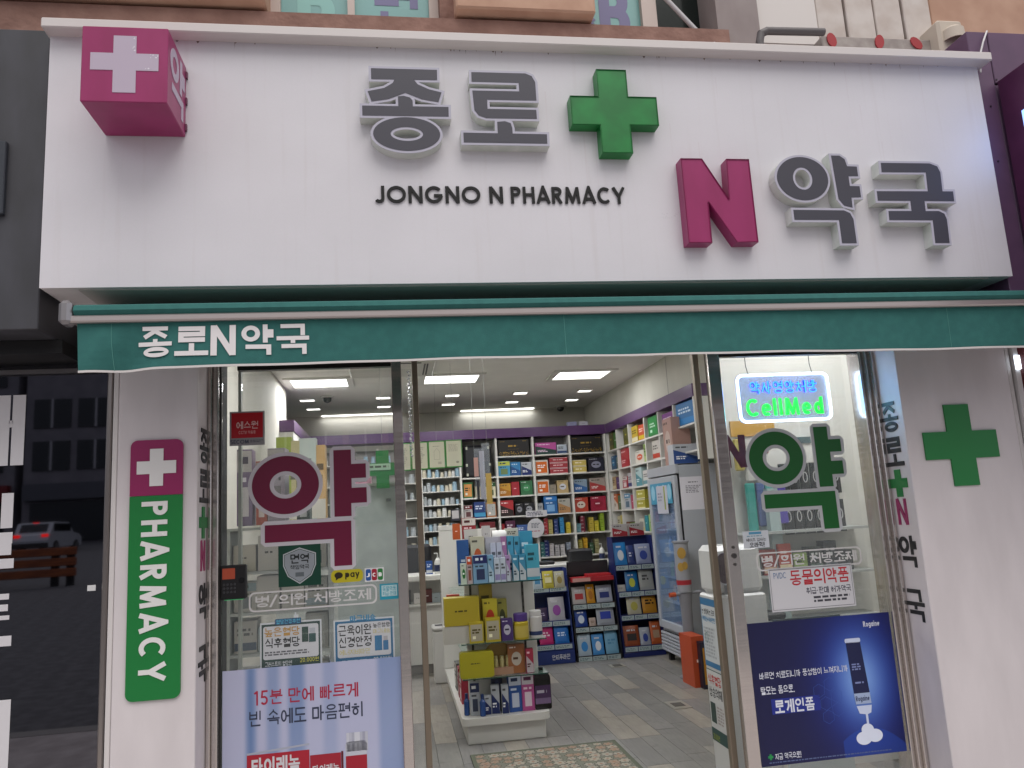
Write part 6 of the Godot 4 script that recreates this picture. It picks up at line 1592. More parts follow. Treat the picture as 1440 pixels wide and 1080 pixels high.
func left_things() -> void:
	# low window shelving with pale cartons behind the left glass
	var white := mt("window_shelf", hx("a8aca6"), 0.5)
	var s := thing("window_shelving", "pale shelving full of cartons behind the glass with the magenta letter", "shelving", Vector3(-0.5, 0, -0.6))
	for x in [-0.26, 0.2]:
		bx(s, "upright", Vector3(x - 0.012, 0, -0.25), Vector3(x + 0.012, 1.62, 0.0), white)
	for y in [0.85, 1.06, 1.24, 1.42, 1.62]:
		bx(s, "shelf_board", Vector3(-0.247, y - 0.012, -0.25), Vector3(0.187, y, 0.0), white)
	var pal := ["a8a698", "9aa09a", "b0aa98", "8f9a98", "b4b0a4"]
	var nm := ["putty", "grey green", "sand", "sage grey", "ivory"]
	for r in 4:
		for k in 4:
			var y: float = [0.85, 1.06, 1.24, 1.42][r]
			var q := rng.randi() % 5
			carton(Vector3(-0.5 - 0.19 + k * 0.106, y + 0.001, -0.72), 0.1, rng.randf_range(0.11, 0.16), 0.16, hx(pal[q]), [6, 0, 5, 6][(r + k) % 4], hx(["4f6a7c", "3a4a5c", "8a9a9c"][(r + k) % 3]), "%s carton on the %s shelf of the window shelving" % [nm[q], ["lowest", "second", "third", "upper"][r]], "cartons on the window shelving")
	# taller goods above
	var T := [[-0.7, 1.63, 0.07, 0.36, "7c6a86", "mauve"], [-0.62, 1.63, 0.05, 0.3, "b05a4c", "brick red"], [-0.55, 1.63, 0.08, 0.36, "a49aa4", "lilac grey"], [-0.43, 1.63, 0.06, 0.22, "4a5450", "slate"]]
	for t in T:
		carton(Vector3(t[0], t[1], -0.74), t[2], t[3], 0.12, hx(t[4]), 5, hx("b8b4b0"), "tall %s carton on top of the window shelving" % t[5])
	# goods on the side wall shelving further in
	var S := [[-1.02, 2.0, 0.14, 0.64, "8fa02c", "lime"], [-0.92, 2.0, 0.1, 0.6, "b8ae7c", "pale yellow"], [-0.8, 2.0, 0.16, 0.62, "b4c0b8", "mint white"], [-0.68, 2.05, 0.09, 0.55, "c29a5c", "peach"]]
	var sh := thing("side_ledge", "white ledge carrying tall packs inside the entrance", "shelf", Vector3(-0.92, 0, -4.5))
	bx(sh, "ledge", Vector3(-0.2, 1.6, -0.14), Vector3(0.32, 1.63, 0.1), white)
	bx(sh, "bracket", Vector3(-0.2, 0.0, -0.14), Vector3(0.32, 1.6, -0.1), white)
	for t in S:
		carton(Vector3(t[0], 1.631, -4.52), t[2], t[3] + 0.2, 0.14, hx(t[4]), 0, hx("c4c0b4"), "tall %s carton on the ledge inside the entrance" % t[5])
	# pale partition and hanging green cross sign
	var p := thing("partition", "pale grey partition panel behind the glass door", "partition", Vector3(-0.14, 0, -1.9))
	bx(p, "panel", Vector3(-0.26, 0.0, -0.02), Vector3(0.2, 1.84, 0.02), noisy("partition_grey", hx("8f9894"), hx("9aa39e"), Vector3(1, 1, 1), 0.5))
	bx(p, "rail", Vector3(-0.26, 1.842, -0.03), Vector3(0.2, 1.86, 0.03), white)
	bx(p, "outlet", Vector3(0.09, 1.74, 0.0205), Vector3(0.12, 1.76, 0.028), mt("outlet_grey", hx("6a7070"), 0.5))
	var c := thing("hanging_cross", "green cross sign with a small name plate hanging inside the glass", "sign", Vector3(-0.065, 1.94, -1.8))
	part(c, "cross", solid2(plus(0, 0, 0.118, 0.04), 0.02), mt("hang_green", hx("1c6a30"), 0.4))
	bx(c, "name_plate", Vector3(-0.1, -0.005, 0.011), Vector3(0.05, 0.035, 0.014), mt("plate_sage", hx("8fae94"), 0.5))
	var pb := PB.new()
	greek(pb, -0.08, 0.004, 0.12, 0.022, 1, 0.015, hx("3a4a3c"), 4)
	part(c, "plate_print", pb.mesh(), PRINT)
	part(c, "string", tube([Vector3(0, 0.11, 0), Vector3(0, 1.29, 0)], 0.0012, 5), mt("wire_grey", hx("8a8a88"), 0.4, 0.6))
	carton(Vector3(-0.2, 1.861, -1.9), 0.12, 0.1, 0.04, hx("b87c90"), 5, hx("c4a8ac"), "pink carton on the rail of the partition")
	for k in 3:
		carton(Vector3(-0.34 + k * 0.001, 1.861 + k * 0.062, -1.9), 0.1, 0.058, 0.04, hx(["24282c", "2a2c30", "303234"][k]), 3, hx("b4b4b0"), ["lowest black and white box on the partition rail", "middle black and white box on the partition rail", "upper black and white box on the partition rail"][k])
	var bl := thing("blind_strip", "strip of clear bead curtain beside the door stile", "curtain", Vector3(0.075, 0, -0.04))
	for k in 26:
		part(bl, "bead", lathe([[0.0, -0.008], [0.007, 0.0], [0.0, 0.008]], 6), glass_mat("bead_clear", Color(0.85, 0.88, 0.88), 0.4), Vector3(0.004 * (k % 2), 2.22 - k * 0.014, 0))

func small_things() -> void:
	# hanging acrylic leaflet holder
	var t := thing("leaflet_holder", "clear leaflet holder hung on two wires over the display stand", "leaflet holder", Vector3(0.7, 1.95, -3.0))
	var clear := glass_mat("acrylic_clear", Color(0.85, 0.88, 0.92), 0.1)
	bx(t, "panel", Vector3(-0.06, -0.2, -0.02), Vector3(0.02, 0.2, -0.014), clear)
	bx(t, "panel", Vector3(0.0, -0.3, 0.014), Vector3(0.06, 0.24, 0.02), clear)
	var pb := PB.new()
	pb.rect(-0.065, -0.02, -0.03, 0.13, -0.012, hx("b08a80"))
	pb.rect(-0.02, -0.2, 0.02, 0.18, -0.012, hx("9a9aa4"))
	pb.rect(0.02, -0.24, 0.065, 0.0, 0.022, hx("b0924c"))
	pb.rect(0.025, -0.3, 0.06, -0.25, 0.022, hx("b0b0ac"))
	pb.rect(-0.05, -0.2, -0.03, -0.05, -0.012, hx("2c2c34"))
	part(t, "leaflet", pb.mesh(), PRINT)
	for x in [-0.06, 0.045]:
		part(t, "wire", tube([Vector3(x, 0.2, 0), Vector3(x, 1.29, 0)], 0.0013, 5), mt("wire_grey", hx("8a8a88"), 0.4, 0.6))
	# white bin
	var b := thing("waste_bin", "slim white waste bin beside the counter", "bin", Vector3(0.42, 0, -5.15))
	bx(b, "body", Vector3(-0.075, 0, -0.12), Vector3(0.075, 0.5, 0.12), mt("bin_white", hx("c4c2be"), 0.4), 0.01)
	bx(b, "lid", Vector3(-0.085, 0.502, -0.13), Vector3(0.085, 0.55, 0.13), mt("bin_lid", hx("b4b2ae"), 0.4), 0.015)
	bx(b, "slot", Vector3(-0.05, 0.551, -0.03), Vector3(0.05, 0.553, 0.06), mt("bin_slot", hx("2a2a2a"), 0.6))
	# printed cards hung on the shelving
	var c := thing("shelf_card", "white card with printed lines hung on the back wall shelving", "card", Vector3(1.92, 1.62, -7.36))
	bx(c, "card", Vector3(-0.17, -0.04, 0), Vector3(0.12, 0.045, 0.004), mt("card_white", hx("c2c0c4"), 0.5))
	var q := PB.new()
	greek(q, -0.15, -0.025, 0.22, 0.055, 3, 0.005, hx("55586a"), 5)
	part(c, "print", q.mesh(), PRINT)
	var d := thing("round_card", "round white notice card hanging on the back wall shelving", "card", Vector3(1.87, 1.43, -7.34))
	part(d, "disc", solid2(unite([oval(0, 0, 0.115, 0.13, 32)]), 0.004), mt("card_white", hx("c2c0c4"), 0.5))
	var e := PB.new()
	greek(e, -0.06, 0.0, 0.13, 0.07, 4, 0.003, hx("6a6a74"), 6)
	greek(e, -0.07, -0.05, 0.15, 0.02, 1, 0.003, hx("a85a68"), 7)
	part(d, "print", e.mesh(), PRINT)
	var g := thing("code_card", "dark bordered card on the edge of the pill shelving", "card", Vector3(0.8, 1.68, -7.36))
	bx(g, "card", Vector3(-0.06, -0.09, 0), Vector3(0.06, 0.06, 0.004), mt("card_dark", hx("2a2832"), 0.5))
	var h := PB.new()
	h.rect(-0.045, -0.06, 0.045, 0.045, 0.005, hx("b4b0b0"))
	part(g, "print", h.mesh(), PRINT)
	for k in 2:
		var o := carton(Vector3(2.5 + k * 0.16, 2.801, -7.5), 0.13, 0.06, 0.1, hx(["8f93b8", "b8bac4"][k]), 6, Color.WHITE, ["lilac blue box lying on top of the purple band", "pale box lying on top of the purple band"][k])

# ---------------------------------------------------------------- helpers
func hx(s: String) -> Color:
	return Color.html(s)

func mt(key: String, col: Color, rough := 0.6, metal := 0.0) -> StandardMaterial3D:
	if mats.has(key):
		return mats[key]
	var m := StandardMaterial3D.new()
	m.resource_name = key
	m.albedo_color = col
	m.roughness = rough
	m.metallic = metal
	mats[key] = m
	return m

func noise_tex(sd: int, freq: float, c0: Color, c1: Color, size := 512, oct := 4, lo := 0.2, hi := 0.8, normal := false, typ := FastNoiseLite.TYPE_SIMPLEX_SMOOTH) -> NoiseTexture2D:
	var n := FastNoiseLite.new()
	n.seed = sd
	n.noise_type = typ
	n.frequency = freq
	n.fractal_octaves = oct
	var t := NoiseTexture2D.new()
	t.width = size
	t.height = size
	t.seamless = true
	t.noise = n
	if normal:
		t.as_normal_map = true
		t.bump_strength = 2.0
	else:
		var g := Gradient.new()
		g.offsets = PackedFloat32Array([lo, hi])
		g.colors = PackedColorArray([c0, c1])
		t.color_ramp = g
	return t

# a colour that wanders between two tones, in world space
func noisy(key: String, c0: Color, c1: Color, scale: Vector3, rough := 0.6, metal := 0.0, freq := 0.012, sd := 1) -> StandardMaterial3D:
	if mats.has(key):
		return mats[key]
	var m := mt(key, Color.WHITE, rough, metal)
	m.albedo_texture = noise_tex(sd, freq, c0, c1)
	m.uv1_triplanar = true
	m.uv1_world_triplanar = true
	m.uv1_scale = scale
	return m

func glass_mat(key: String, col: Color, alpha: float) -> StandardMaterial3D:
	var m := mt(key, Color(col.r, col.g, col.b, alpha), 0.0)
	m.transparency = BaseMaterial3D.TRANSPARENCY_ALPHA
	m.metallic_specular = 0.5
	return m

func glow_mat(key: String, col: Color, e: float) -> StandardMaterial3D:
	var m := mt(key, col, 0.5)
	m.emission_enabled = true
	m.emission = col
	m.emission_energy_multiplier = e
	return m

func numbered(called: String) -> String:
	var n: int = names.get(called, 0)
	names[called] = n + 1
	return called if n == 0 else "%s_%03d" % [called, n]

func tag(o: Node3D, label: String, category: String, group := "") -> Node3D:
	o.set_meta("label", label)
	o.set_meta("category", category)
	if group:
		o.set_meta("group", group)
	return o

func thing(called: String, label: String, category: String, at := Vector3.ZERO, turn := 0.0, group := "") -> Node3D:
	var o := Node3D.new()
	o.name = numbered(called)
	add_child(o)
	o.position = at
	o.rotation.y = turn
	return tag(o, label, category, group)

func part(parent: Node3D, called: String, mesh: Mesh, m: Material, at := Vector3.ZERO, rot := Vector3.ZERO) -> MeshInstance3D:
	var o := MeshInstance3D.new()
	o.name = called if parent != self else numbered(called)
	o.mesh = mesh
	o.material_override = m
	o.position = at
	o.rotation = rot
	parent.add_child(o, true)
	return o

func struct(called: String, mesh: Mesh, m: Material, at := Vector3.ZERO, rot := Vector3.ZERO) -> MeshInstance3D:
	var o := part(self, called, mesh, m, at, rot)
	o.set_meta("kind", "structure")
	return o

func bm(x: float, y: float, z: float) -> BoxMesh:
	var key := "b%.4f,%.4f,%.4f" % [x, y, z]
	if not meshes.has(key):
		var b := BoxMesh.new()
		b.size = Vector3(x, y, z)
		meshes[key] = b
	return meshes[key]

# box from corner to corner
func bx(parent: Node3D, called: String, a: Vector3, b: Vector3, m: Material, bev := 0.0) -> MeshInstance3D:
	var s := (b - a).abs()
	return part(parent, called, cb(s.x, s.y, s.z, bev) if bev > 0.0 else bm(s.x, s.y, s.z), m, (a + b) / 2)

func sbx(called: String, a: Vector3, b: Vector3, m: Material) -> MeshInstance3D:
	var o := bx(self, called, a, b, m)
	o.set_meta("kind", "structure")
	return o

func cb(x: float, y: float, z: float, bev: float) -> Mesh:
	var key := "c%.4f,%.4f,%.4f,%.4f" % [x, y, z, bev]
	if meshes.has(key):
		return meshes[key]
	var pb := PB.new()
	var h := Vector3(x, y, z) / 2
	var b := minf(bev, minf(h.x, minf(h.y, h.z)) * 0.9)
	var W := Color.WHITE
	for ax in 3:
		var u := (ax + 1) % 3
		var w := (ax + 2) % 3
		for s in [-1.0, 1.0]:
			var q := []
			for k in [[-1, -1], [1, -1], [1, 1], [-1, 1]]:
				var p := Vector3.ZERO
				p[ax] = h[ax] * s
				p[u] = (h[u] - b) * k[0]
				p[w] = (h[w] - b) * k[1]
				q.append(p)
			var n := Vector3.ZERO
			n[ax] = s
			pb.quad(q[0], q[1], q[2], q[3], W, n)
			for s2 in [-1.0, 1.0]:
				var e := []
				for k2 in [-1.0, 1.0]:
					var p1 := Vector3.ZERO
					p1[ax] = h[ax] * s
					p1[u] = (h[u] - b) * s2
					p1[w] = (h[w] - b) * k2
					var p2 := p1
					p2[ax] = (h[ax] - b) * s
					p2[u] = h[u] * s2
					e.append_array([p1, p2])
				var n2 := Vector3.ZERO
				n2[ax] = s
				n2[u] = s2
				pb.quad(e[0], e[1], e[3], e[2], W, n2.normalized())
	for sx in [-1.0, 1.0]:
		for sy in [-1.0, 1.0]:
			for sz in [-1.0, 1.0]:
				var o := Vector3(h.x * sx, h.y * sy, h.z * sz)
				var d := Vector3(b * sx, b * sy, b * sz)
				pb.tri(o - Vector3(0, d.y, d.z), o - Vector3(d.x, 0, d.z), o - Vector3(d.x, d.y, 0), W, Vector3(sx, sy, sz).normalized())
	meshes[key] = pb.mesh()
	return meshes[key]

func cyl(r: float, h: float, seg := 16, top := -1.0) -> CylinderMesh:
	var key := "y%.4f,%.4f,%d,%.4f" % [r, h, seg, top]
	if not meshes.has(key):
		var c := CylinderMesh.new()
		c.bottom_radius = r
		c.top_radius = r if top < 0 else top
		c.height = h
		c.radial_segments = seg
		c.rings = 1
		meshes[key] = c
	return meshes[key]

# surface of revolution round y from [radius, height] pairs
func lathe(prof: Array, seg := 20) -> Mesh:
	var pb := PB.new()
	for i in prof.size() - 1:
		var r0: float = prof[i][0]
		var y0: float = prof[i][1]
		var r1: float = prof[i + 1][0]
		var y1: float = prof[i + 1][1]
		var sl := Vector2(y1 - y0, r0 - r1).normalized()
		for k in seg:
			var a := TAU * k / seg
			var b := TAU * (k + 1) / seg
			var ca := Vector3(cos(a), 0, sin(a))
			var cb_ := Vector3(cos(b), 0, sin(b))
			var up := Vector3(0, 1, 0)
			pb.quadn(ca * r0 + up * y0, cb_ * r0 + up * y0, cb_ * r1 + up * y1, ca * r1 + up * y1, ca * sl.x + up * sl.y, cb_ * sl.x + up * sl.y, cb_ * sl.x + up * sl.y, ca * sl.x + up * sl.y)
	return pb.mesh()

# round tube along points
func tube(pts: Array, r: float, seg := 8) -> Mesh:
	var pb := PB.new()
	for i in pts.size() - 1:
		var a: Vector3 = pts[i]
		var b: Vector3 = pts[i + 1]
		var d := (b - a).normalized()
		var u := d.cross(Vector3.UP if absf(d.y) < 0.9 else Vector3.RIGHT).normalized()
		var w := d.cross(u)
		var e := d * r * 0.25
		for k in seg:
			var p := u * cos(TAU * k / seg) + w * sin(TAU * k / seg)
			var q := u * cos(TAU * (k + 1) / seg) + w * sin(TAU * (k + 1) / seg)
			pb.quadn(a - e + p * r, a - e + q * r, b + e + q * r, b + e + p * r, p, q, q, p)
	return pb.mesh()

class PB:
	var v := PackedVector3Array()
	var n := PackedVector3Array()
	var c := PackedColorArray()
	func tri(a: Vector3, b: Vector3, d: Vector3, col: Color, nr: Vector3) -> void:
		trin(a, b, d, nr, nr, nr, col)
	func trin(a: Vector3, b: Vector3, d: Vector3, na: Vector3, nb: Vector3, nd: Vector3, col := Color.WHITE) -> void:
		if (b - a).cross(d - a).dot(na + nb + nd) > 0:
			v.append_array([a, d, b])
			n.append_array([na, nd, nb])
		else:
			v.append_array([a, b, d])
			n.append_array([na, nb, nd])
		c.append_array([col, col, col])
	func quad(a: Vector3, b: Vector3, d: Vector3, e: Vector3, col: Color, nr: Vector3) -> void:
		tri(a, b, d, col, nr)
		tri(a, d, e, col, nr)
	func quadn(a: Vector3, b: Vector3, d: Vector3, e: Vector3, na: Vector3, nb: Vector3, nd: Vector3, ne: Vector3, col := Color.WHITE) -> void:
		trin(a, b, d, na, nb, nd, col)
		trin(a, d, e, na, nd, ne, col)
	func rect(x0: float, y0: float, x1: float, y1: float, z: float, col: Color) -> void:
		var k := col.srgb_to_linear()
		quad(Vector3(x0, y0, z), Vector3(x1, y0, z), Vector3(x1, y1, z), Vector3(x0, y1, z), k, Vector3(0, 0, 1))
	func mesh() -> ArrayMesh:
		var ar := []
		ar.resize(Mesh.ARRAY_MAX)
		ar[Mesh.ARRAY_VERTEX] = v
		ar[Mesh.ARRAY_NORMAL] = n
		ar[Mesh.ARRAY_COLOR] = c
		var m := ArrayMesh.new()
		m.add_surface_from_arrays(Mesh.PRIMITIVE_TRIANGLES, ar)
		return m

# ---------------------------------------------------------------- outlines
# a shape is {o: [outer outlines], h: [holes]}
func pv(a: Array) -> PackedVector2Array:
	var r := PackedVector2Array()
	for i in range(0, a.size(), 2):
		r.append(Vector2(a[i], a[i + 1]))
	return r

func ccw(p: PackedVector2Array) -> PackedVector2Array:
	if Geometry2D.is_polygon_clockwise(p):
		var q := p.duplicate()
		q.reverse()
		return q
	return p

func unite(list: Array) -> Dictionary:
	var outs := []
	var holes := []
	for s0 in list:
		var s: PackedVector2Array = s0
		var nh := []
		for h in holes:
			for r in Geometry2D.clip_polygons(h, s):
				if not Geometry2D.is_polygon_clockwise(r):
					nh.append(r)
		var cur := ccw(s)
		var keep := []
		for o in outs:
			var r := Geometry2D.merge_polygons(cur, o)
			var os := []
			var hs := []
			for p in r:
				if Geometry2D.is_polygon_clockwise(p):
					hs.append(ccw(p))
				else:
					os.append(p)
			if os.size() == 1:
				cur = os[0]
				nh.append_array(hs)
			else:
				keep.append(o)
		keep.append(cur)
		outs = keep
		holes = nh
	return {"o": outs, "h": holes}

func grow(shape: Dictionary, d: float, round_ := false) -> Dictionary:
	var j := Geometry2D.JOIN_ROUND if round_ else Geometry2D.JOIN_MITER
	var list := []
	for o in shape.o:
		list.append_array(Geometry2D.offset_polygon(o, d, j))
	var r := unite(list)
	for h in shape.h:
		for q in Geometry2D.offset_polygon(h, -d, Geometry2D.JOIN_MITER):
			if not Geometry2D.is_polygon_clockwise(q):
				r.h.append(q)
	return r

func moved(shape: Dictionary, sx: float, sy: float, at: Vector2) -> Dictionary:
	var r := {"o": [], "h": []}
	if shape.has("t"):
		r["t"] = []
	for k in r.keys():
		for p in shape[k]:
			var q := PackedVector2Array()
			for w in p:
				q.append(Vector2(w.x * sx, w.y * sy) + at)
			r[k].append(q)
	return r

# outlines without holes that fill the shape
func pieces(shape: Dictionary) -> Array:
	var list: Array = shape.o.duplicate()
	for h in shape.h:
		var lo := Vector2(INF, INF)
		var hi := -lo
		for p in h:
			lo = lo.min(p)
			hi = hi.max(p)
		var cx := (lo.x + hi.x) / 2
		var next := []
		for p in list:
			if not Geometry2D.intersect_polygons(p, h):
				next.append(p)
				continue
			for side in [-1, 1]:
				var half := pv([cx, -99, cx + side * 99, -99, cx + side * 99, 99, cx, 99])
				for q in Geometry2D.intersect_polygons(p, half):
					for r in Geometry2D.clip_polygons(q, h):
						if not Geometry2D.is_polygon_clockwise(r):
							next.append(r)
		list = next
	return list

# flat print of a shape
func fill(pb: PB, shape: Dictionary, z: float, col: Color) -> void:
	var k := col.srgb_to_linear()
	for q in (shape.t if shape.has("t") else tris(shape)):
		pb.tri(Vector3(q[0].x, q[0].y, z), Vector3(q[1].x, q[1].y, z), Vector3(q[2].x, q[2].y, z), k, Vector3(0, 0, 1))

func tris(shape: Dictionary) -> Array:
	var r := []
	for p in pieces(shape):
		var ix := Geometry2D.triangulate_polygon(p)
		for i in range(0, ix.size(), 3):
			r.append(PackedVector2Array([p[ix[i]], p[ix[i + 1]], p[ix[i + 2]]]))
	return r

# sides of a shape between two depths
func sides(pb: PB, shape: Dictionary, z0: float, z1: float, col: Color) -> void:
	var k := col.srgb_to_linear()
	for key in ["o", "h"]:
		for p0 in shape[key]:
			var p := ccw(p0)
			for i in p.size():
				var a: Vector2 = p[i]
				var b: Vector2 = p[(i + 1) % p.size()]
				if a.distance_to(b) < 0.00005:
					continue
				var d := (b - a).normalized()
				var nr := Vector3(d.y, -d.x, 0) * (1.0 if key == "o" else -1.0)
				pb.quad(Vector3(a.x, a.y, z0), Vector3(b.x, b.y, z0), Vector3(b.x, b.y, z1), Vector3(a.x, a.y, z1), k, nr)

func solid(shape: Dictionary, z0: float, z1: float) -> Mesh:
	var pb := PB.new()
	fill(pb, shape, z1, Color.WHITE)
	sides(pb, shape, z0, z1, Color.WHITE)
	return pb.mesh()

func oval(cx: float, cy: float, rx: float, ry: float, seg := 40) -> PackedVector2Array:
	var r := PackedVector2Array()
	for i in seg:
		r.append(Vector2(cx + rx * cos(TAU * i / seg), cy + ry * sin(TAU * i / seg)))
	return r

func rrect(x0: float, y0: float, x1: float, y1: float, r: float, seg := 6) -> PackedVector2Array:
	var q := PackedVector2Array()
	for k in 4:
		var c := Vector2(x1 - r if k == 0 or k == 3 else x0 + r, y1 - r if k < 2 else y0 + r)
		for i in seg + 1:
			var a := PI / 2 * (k + float(i) / seg)
			q.append(c + Vector2(cos(a), sin(a)) * r)
	return q

# half rings, so that every outline stays simple
func ring(cx: float, cy: float, rx: float, ry: float, ix: float, iy: float, a0 := 0.0, a1 := TAU, seg := 28) -> Array:
	var list := []
	var n := 2 if a1 - a0 > PI * 1.5 else 1
	for k in n:
		var s := a0 + (a1 - a0) * k / n
		var e := a0 + (a1 - a0) * (k + 1) / n
		if k == 0 and n == 2:
			e += 0.02
		var p := PackedVector2Array()
		for i in seg + 1:
			var a := lerpf(s, e, float(i) / seg)
			p.append(Vector2(cx + rx * cos(a), cy + ry * sin(a)))
		for i in seg + 1:
			var a := lerpf(e, s, float(i) / seg)
			p.append(Vector2(cx + ix * cos(a), cy + iy * sin(a)))
		list.append(p)
	return list

func rect_p(x0: float, y0: float, x1: float, y1: float) -> PackedVector2Array:
	return pv([x0, y0, x1, y0, x1, y1, x0, y1])

func plus(cx: float, cy: float, r: float, w: float) -> Dictionary:
	return unite([pv([cx - w, cy - r, cx + w, cy - r, cx + w, cy - w, cx + r, cy - w, cx + r, cy + w, cx + w, cy + w, cx + w, cy + r, cx - w, cy + r, cx - w, cy + w, cx - r, cy + w, cx - r, cy - w, cx - w, cy - w])])

# ---------------------------------------------------------------- lettering
func stroke(list: Array, pts: Array, t: float) -> void:
	list.append_array(Geometry2D.offset_polyline(pv(pts), t / 2, Geometry2D.JOIN_MITER, Geometry2D.END_BUTT))

# strokes of one letter part in the box [x0, y0, x1, y1]
func jamo(j: String, b: Array, t: float, list: Array) -> void:
	var x0: float = b[0] + t / 2
	var y0: float = b[1] + t / 2
	var x1: float = b[2] - t / 2
	var y1: float = b[3] - t / 2
	var e := t / 2
	var w := x1 - x0
	var h := y1 - y0
	var cx := (x0 + x1) / 2
	var cy := (y0 + y1) / 2
	match j:
		"ㄱ": stroke(list, [x0 - e, y1, x1, y1, x1, y0 - e], t)
		"ㄱ2": stroke(list, [x0 - e, y1, x1, y1, x1 - w * 0.12, y0 + h * 0.42, x1 - w * 0.72, y0 - e * 0.4], t)
		"ㄴ": stroke(list, [x0, y1 + e, x0, y0, x1 + e, y0], t)
		"ㄷ": stroke(list, [x1 + e, y1, x0, y1, x0, y0, x1 + e, y0], t)
		"ㄹ": stroke(list, [x0 - e, y1, x1, y1, x1, cy, x0, cy, x0, y0, x1 + e, y0], t)
		"ㅁ":
			stroke(list, [x0, y1 + e, x0, y0 - e], t)
			stroke(list, [x1, y1 + e, x1, y0 - e], t)
			stroke(list, [x0, y1, x1, y1], t)
			stroke(list, [x0, y0, x1, y0], t)
		"ㅂ":
			stroke(list, [x0, y1 + e, x0, y0 - e], t)
			stroke(list, [x1, y1 + e, x1, y0 - e], t)
			stroke(list, [x0, cy + h * 0.08, x1, cy + h * 0.08], t)
			stroke(list, [x0, y0, x1, y0], t)
		"ㅅ":
			stroke(list, [cx, y1 + e, cx, y1 - h * 0.2, x0 - e * 0.3, y0 - e * 0.5], t)
			stroke(list, [cx, y1 - h * 0.25, x1 + e * 0.3, y0 - e * 0.5], t)
		"ㅇ": list.append_array(ring(cx, cy, w / 2 + e, h / 2 + e, maxf(w / 2 - e, 0.01), maxf(h / 2 - e, 0.01), 0.0, TAU, 14))
		"ㅈ":
			stroke(list, [x0 - e, y1, x1 + e, y1], t)
			stroke(list, [cx, y1, cx, y1 - h * 0.3, x0 - e * 0.3, y0 - e * 0.5], t)
			stroke(list, [cx, y1 - h * 0.35, x1 + e * 0.3, y0 - e * 0.5], t)
		"ㅊ":
			stroke(list, [cx, y1 + e, cx, y1 - h * 0.3], t)
			jamo("ㅈ", [b[0], b[1], b[2], b[1] + (b[3] - b[1]) * 0.8], t * 0.95, list)
		"ㅋ":
			stroke(list, [x0 - e, y1, x1, y1, x1, y0 - e], t)
			stroke(list, [x0 - e, cy, x1, cy], t)
		"ㅌ":
			stroke(list, [x1 + e, y1, x0, y1, x0, y0, x1 + e, y0], t)
			stroke(list, [x0, cy, x1 + e * 0.6, cy], t)
		"ㅍ":
			stroke(list, [x0 - e, y1, x1 + e, y1], t)
			stroke(list, [x0 - e, y0, x1 + e, y0], t)
			stroke(list, [x0 + w * 0.25, y1, x0 + w * 0.25, y0], t)
			stroke(list, [x1 - w * 0.25, y1, x1 - w * 0.25, y0], t)
		"ㅎ":
			stroke(list, [cx - w * 0.22, y1, cx + w * 0.22, y1], t * 0.9)
			stroke(list, [x0 - e, y1 - h * 0.27, x1 + e, y1 - h * 0.27], t * 0.9)
			var ry := h * 0.29 + e
			list.append_array(ring(cx, y0 - e + ry, w * 0.36 + e, ry, maxf(w * 0.36 - e, 0.015), maxf(ry - t * 0.95, 0.012), 0.0, TAU, 12))
		"ㅏ", "ㅑ":
			stroke(list, [x0, y1 + e, x0, y0 - e], t)
			for f in ([0.0] if j == "ㅏ" else [0.14, -0.14]):
				stroke(list, [x0, cy + h * f, x1 + e, cy + h * f], t)
		"ㅐ":
			stroke(list, [x0, y1 + e, x0, y0 - e], t)
			stroke(list, [x1, y1 + e, x1, y0 - e], t)
			stroke(list, [x0, cy, x1, cy], t)
		"ㅓ", "ㅕ":
			stroke(list, [x1, y1 + e, x1, y0 - e], t)
			for f in ([0.0] if j == "ㅓ" else [0.14, -0.14]):
				stroke(list, [x0 - e, cy + h * f, x1, cy + h * f], t)
		"ㅔ":
			var m := x1 - t * 1.45
			stroke(list, [x1, y1 + e, x1, y0 - e], t)
			stroke(list, [m, y1 + e, m, y0 - e], t)
			stroke(list, [x0 - e, cy, m, cy], t)
		"ㅣ": stroke(list, [x1, y1 + e, x1, y0 - e], t)
		"ㅗ", "ㅛ":
			stroke(list, [x0 - e, y0, x1 + e, y0], t)
			for f in ([0.0] if j == "ㅗ" else [-0.16, 0.16]):
				stroke(list, [cx + w * f, y0, cx + w * f, y1 + e], t)
		"ㅜ", "ㅠ":
			stroke(list, [x0 - e, y1, x1 + e, y1], t)
			for f in ([0.0] if j == "ㅜ" else [-0.16, 0.16]):
				stroke(list, [cx + w * f, y1, cx + w * f, y0 - e], t)
		"ㅡ": stroke(list, [x0 - e, cy, x1 + e, cy], t)
		_:
			var two := {"ㄲ": "ㄱ", "ㄸ": "ㄷ", "ㅃ": "ㅂ", "ㅆ": "ㅅ", "ㅉ": "ㅈ"}
			if two.has(j):
				var mid: float = (b[0] + b[2]) / 2
				jamo(two[j], [b[0], b[1], mid - 0.02, b[3]], t * 0.85, list)
				jamo(two[j], [mid + 0.02, b[1], b[2], b[3]], t * 0.85, list)

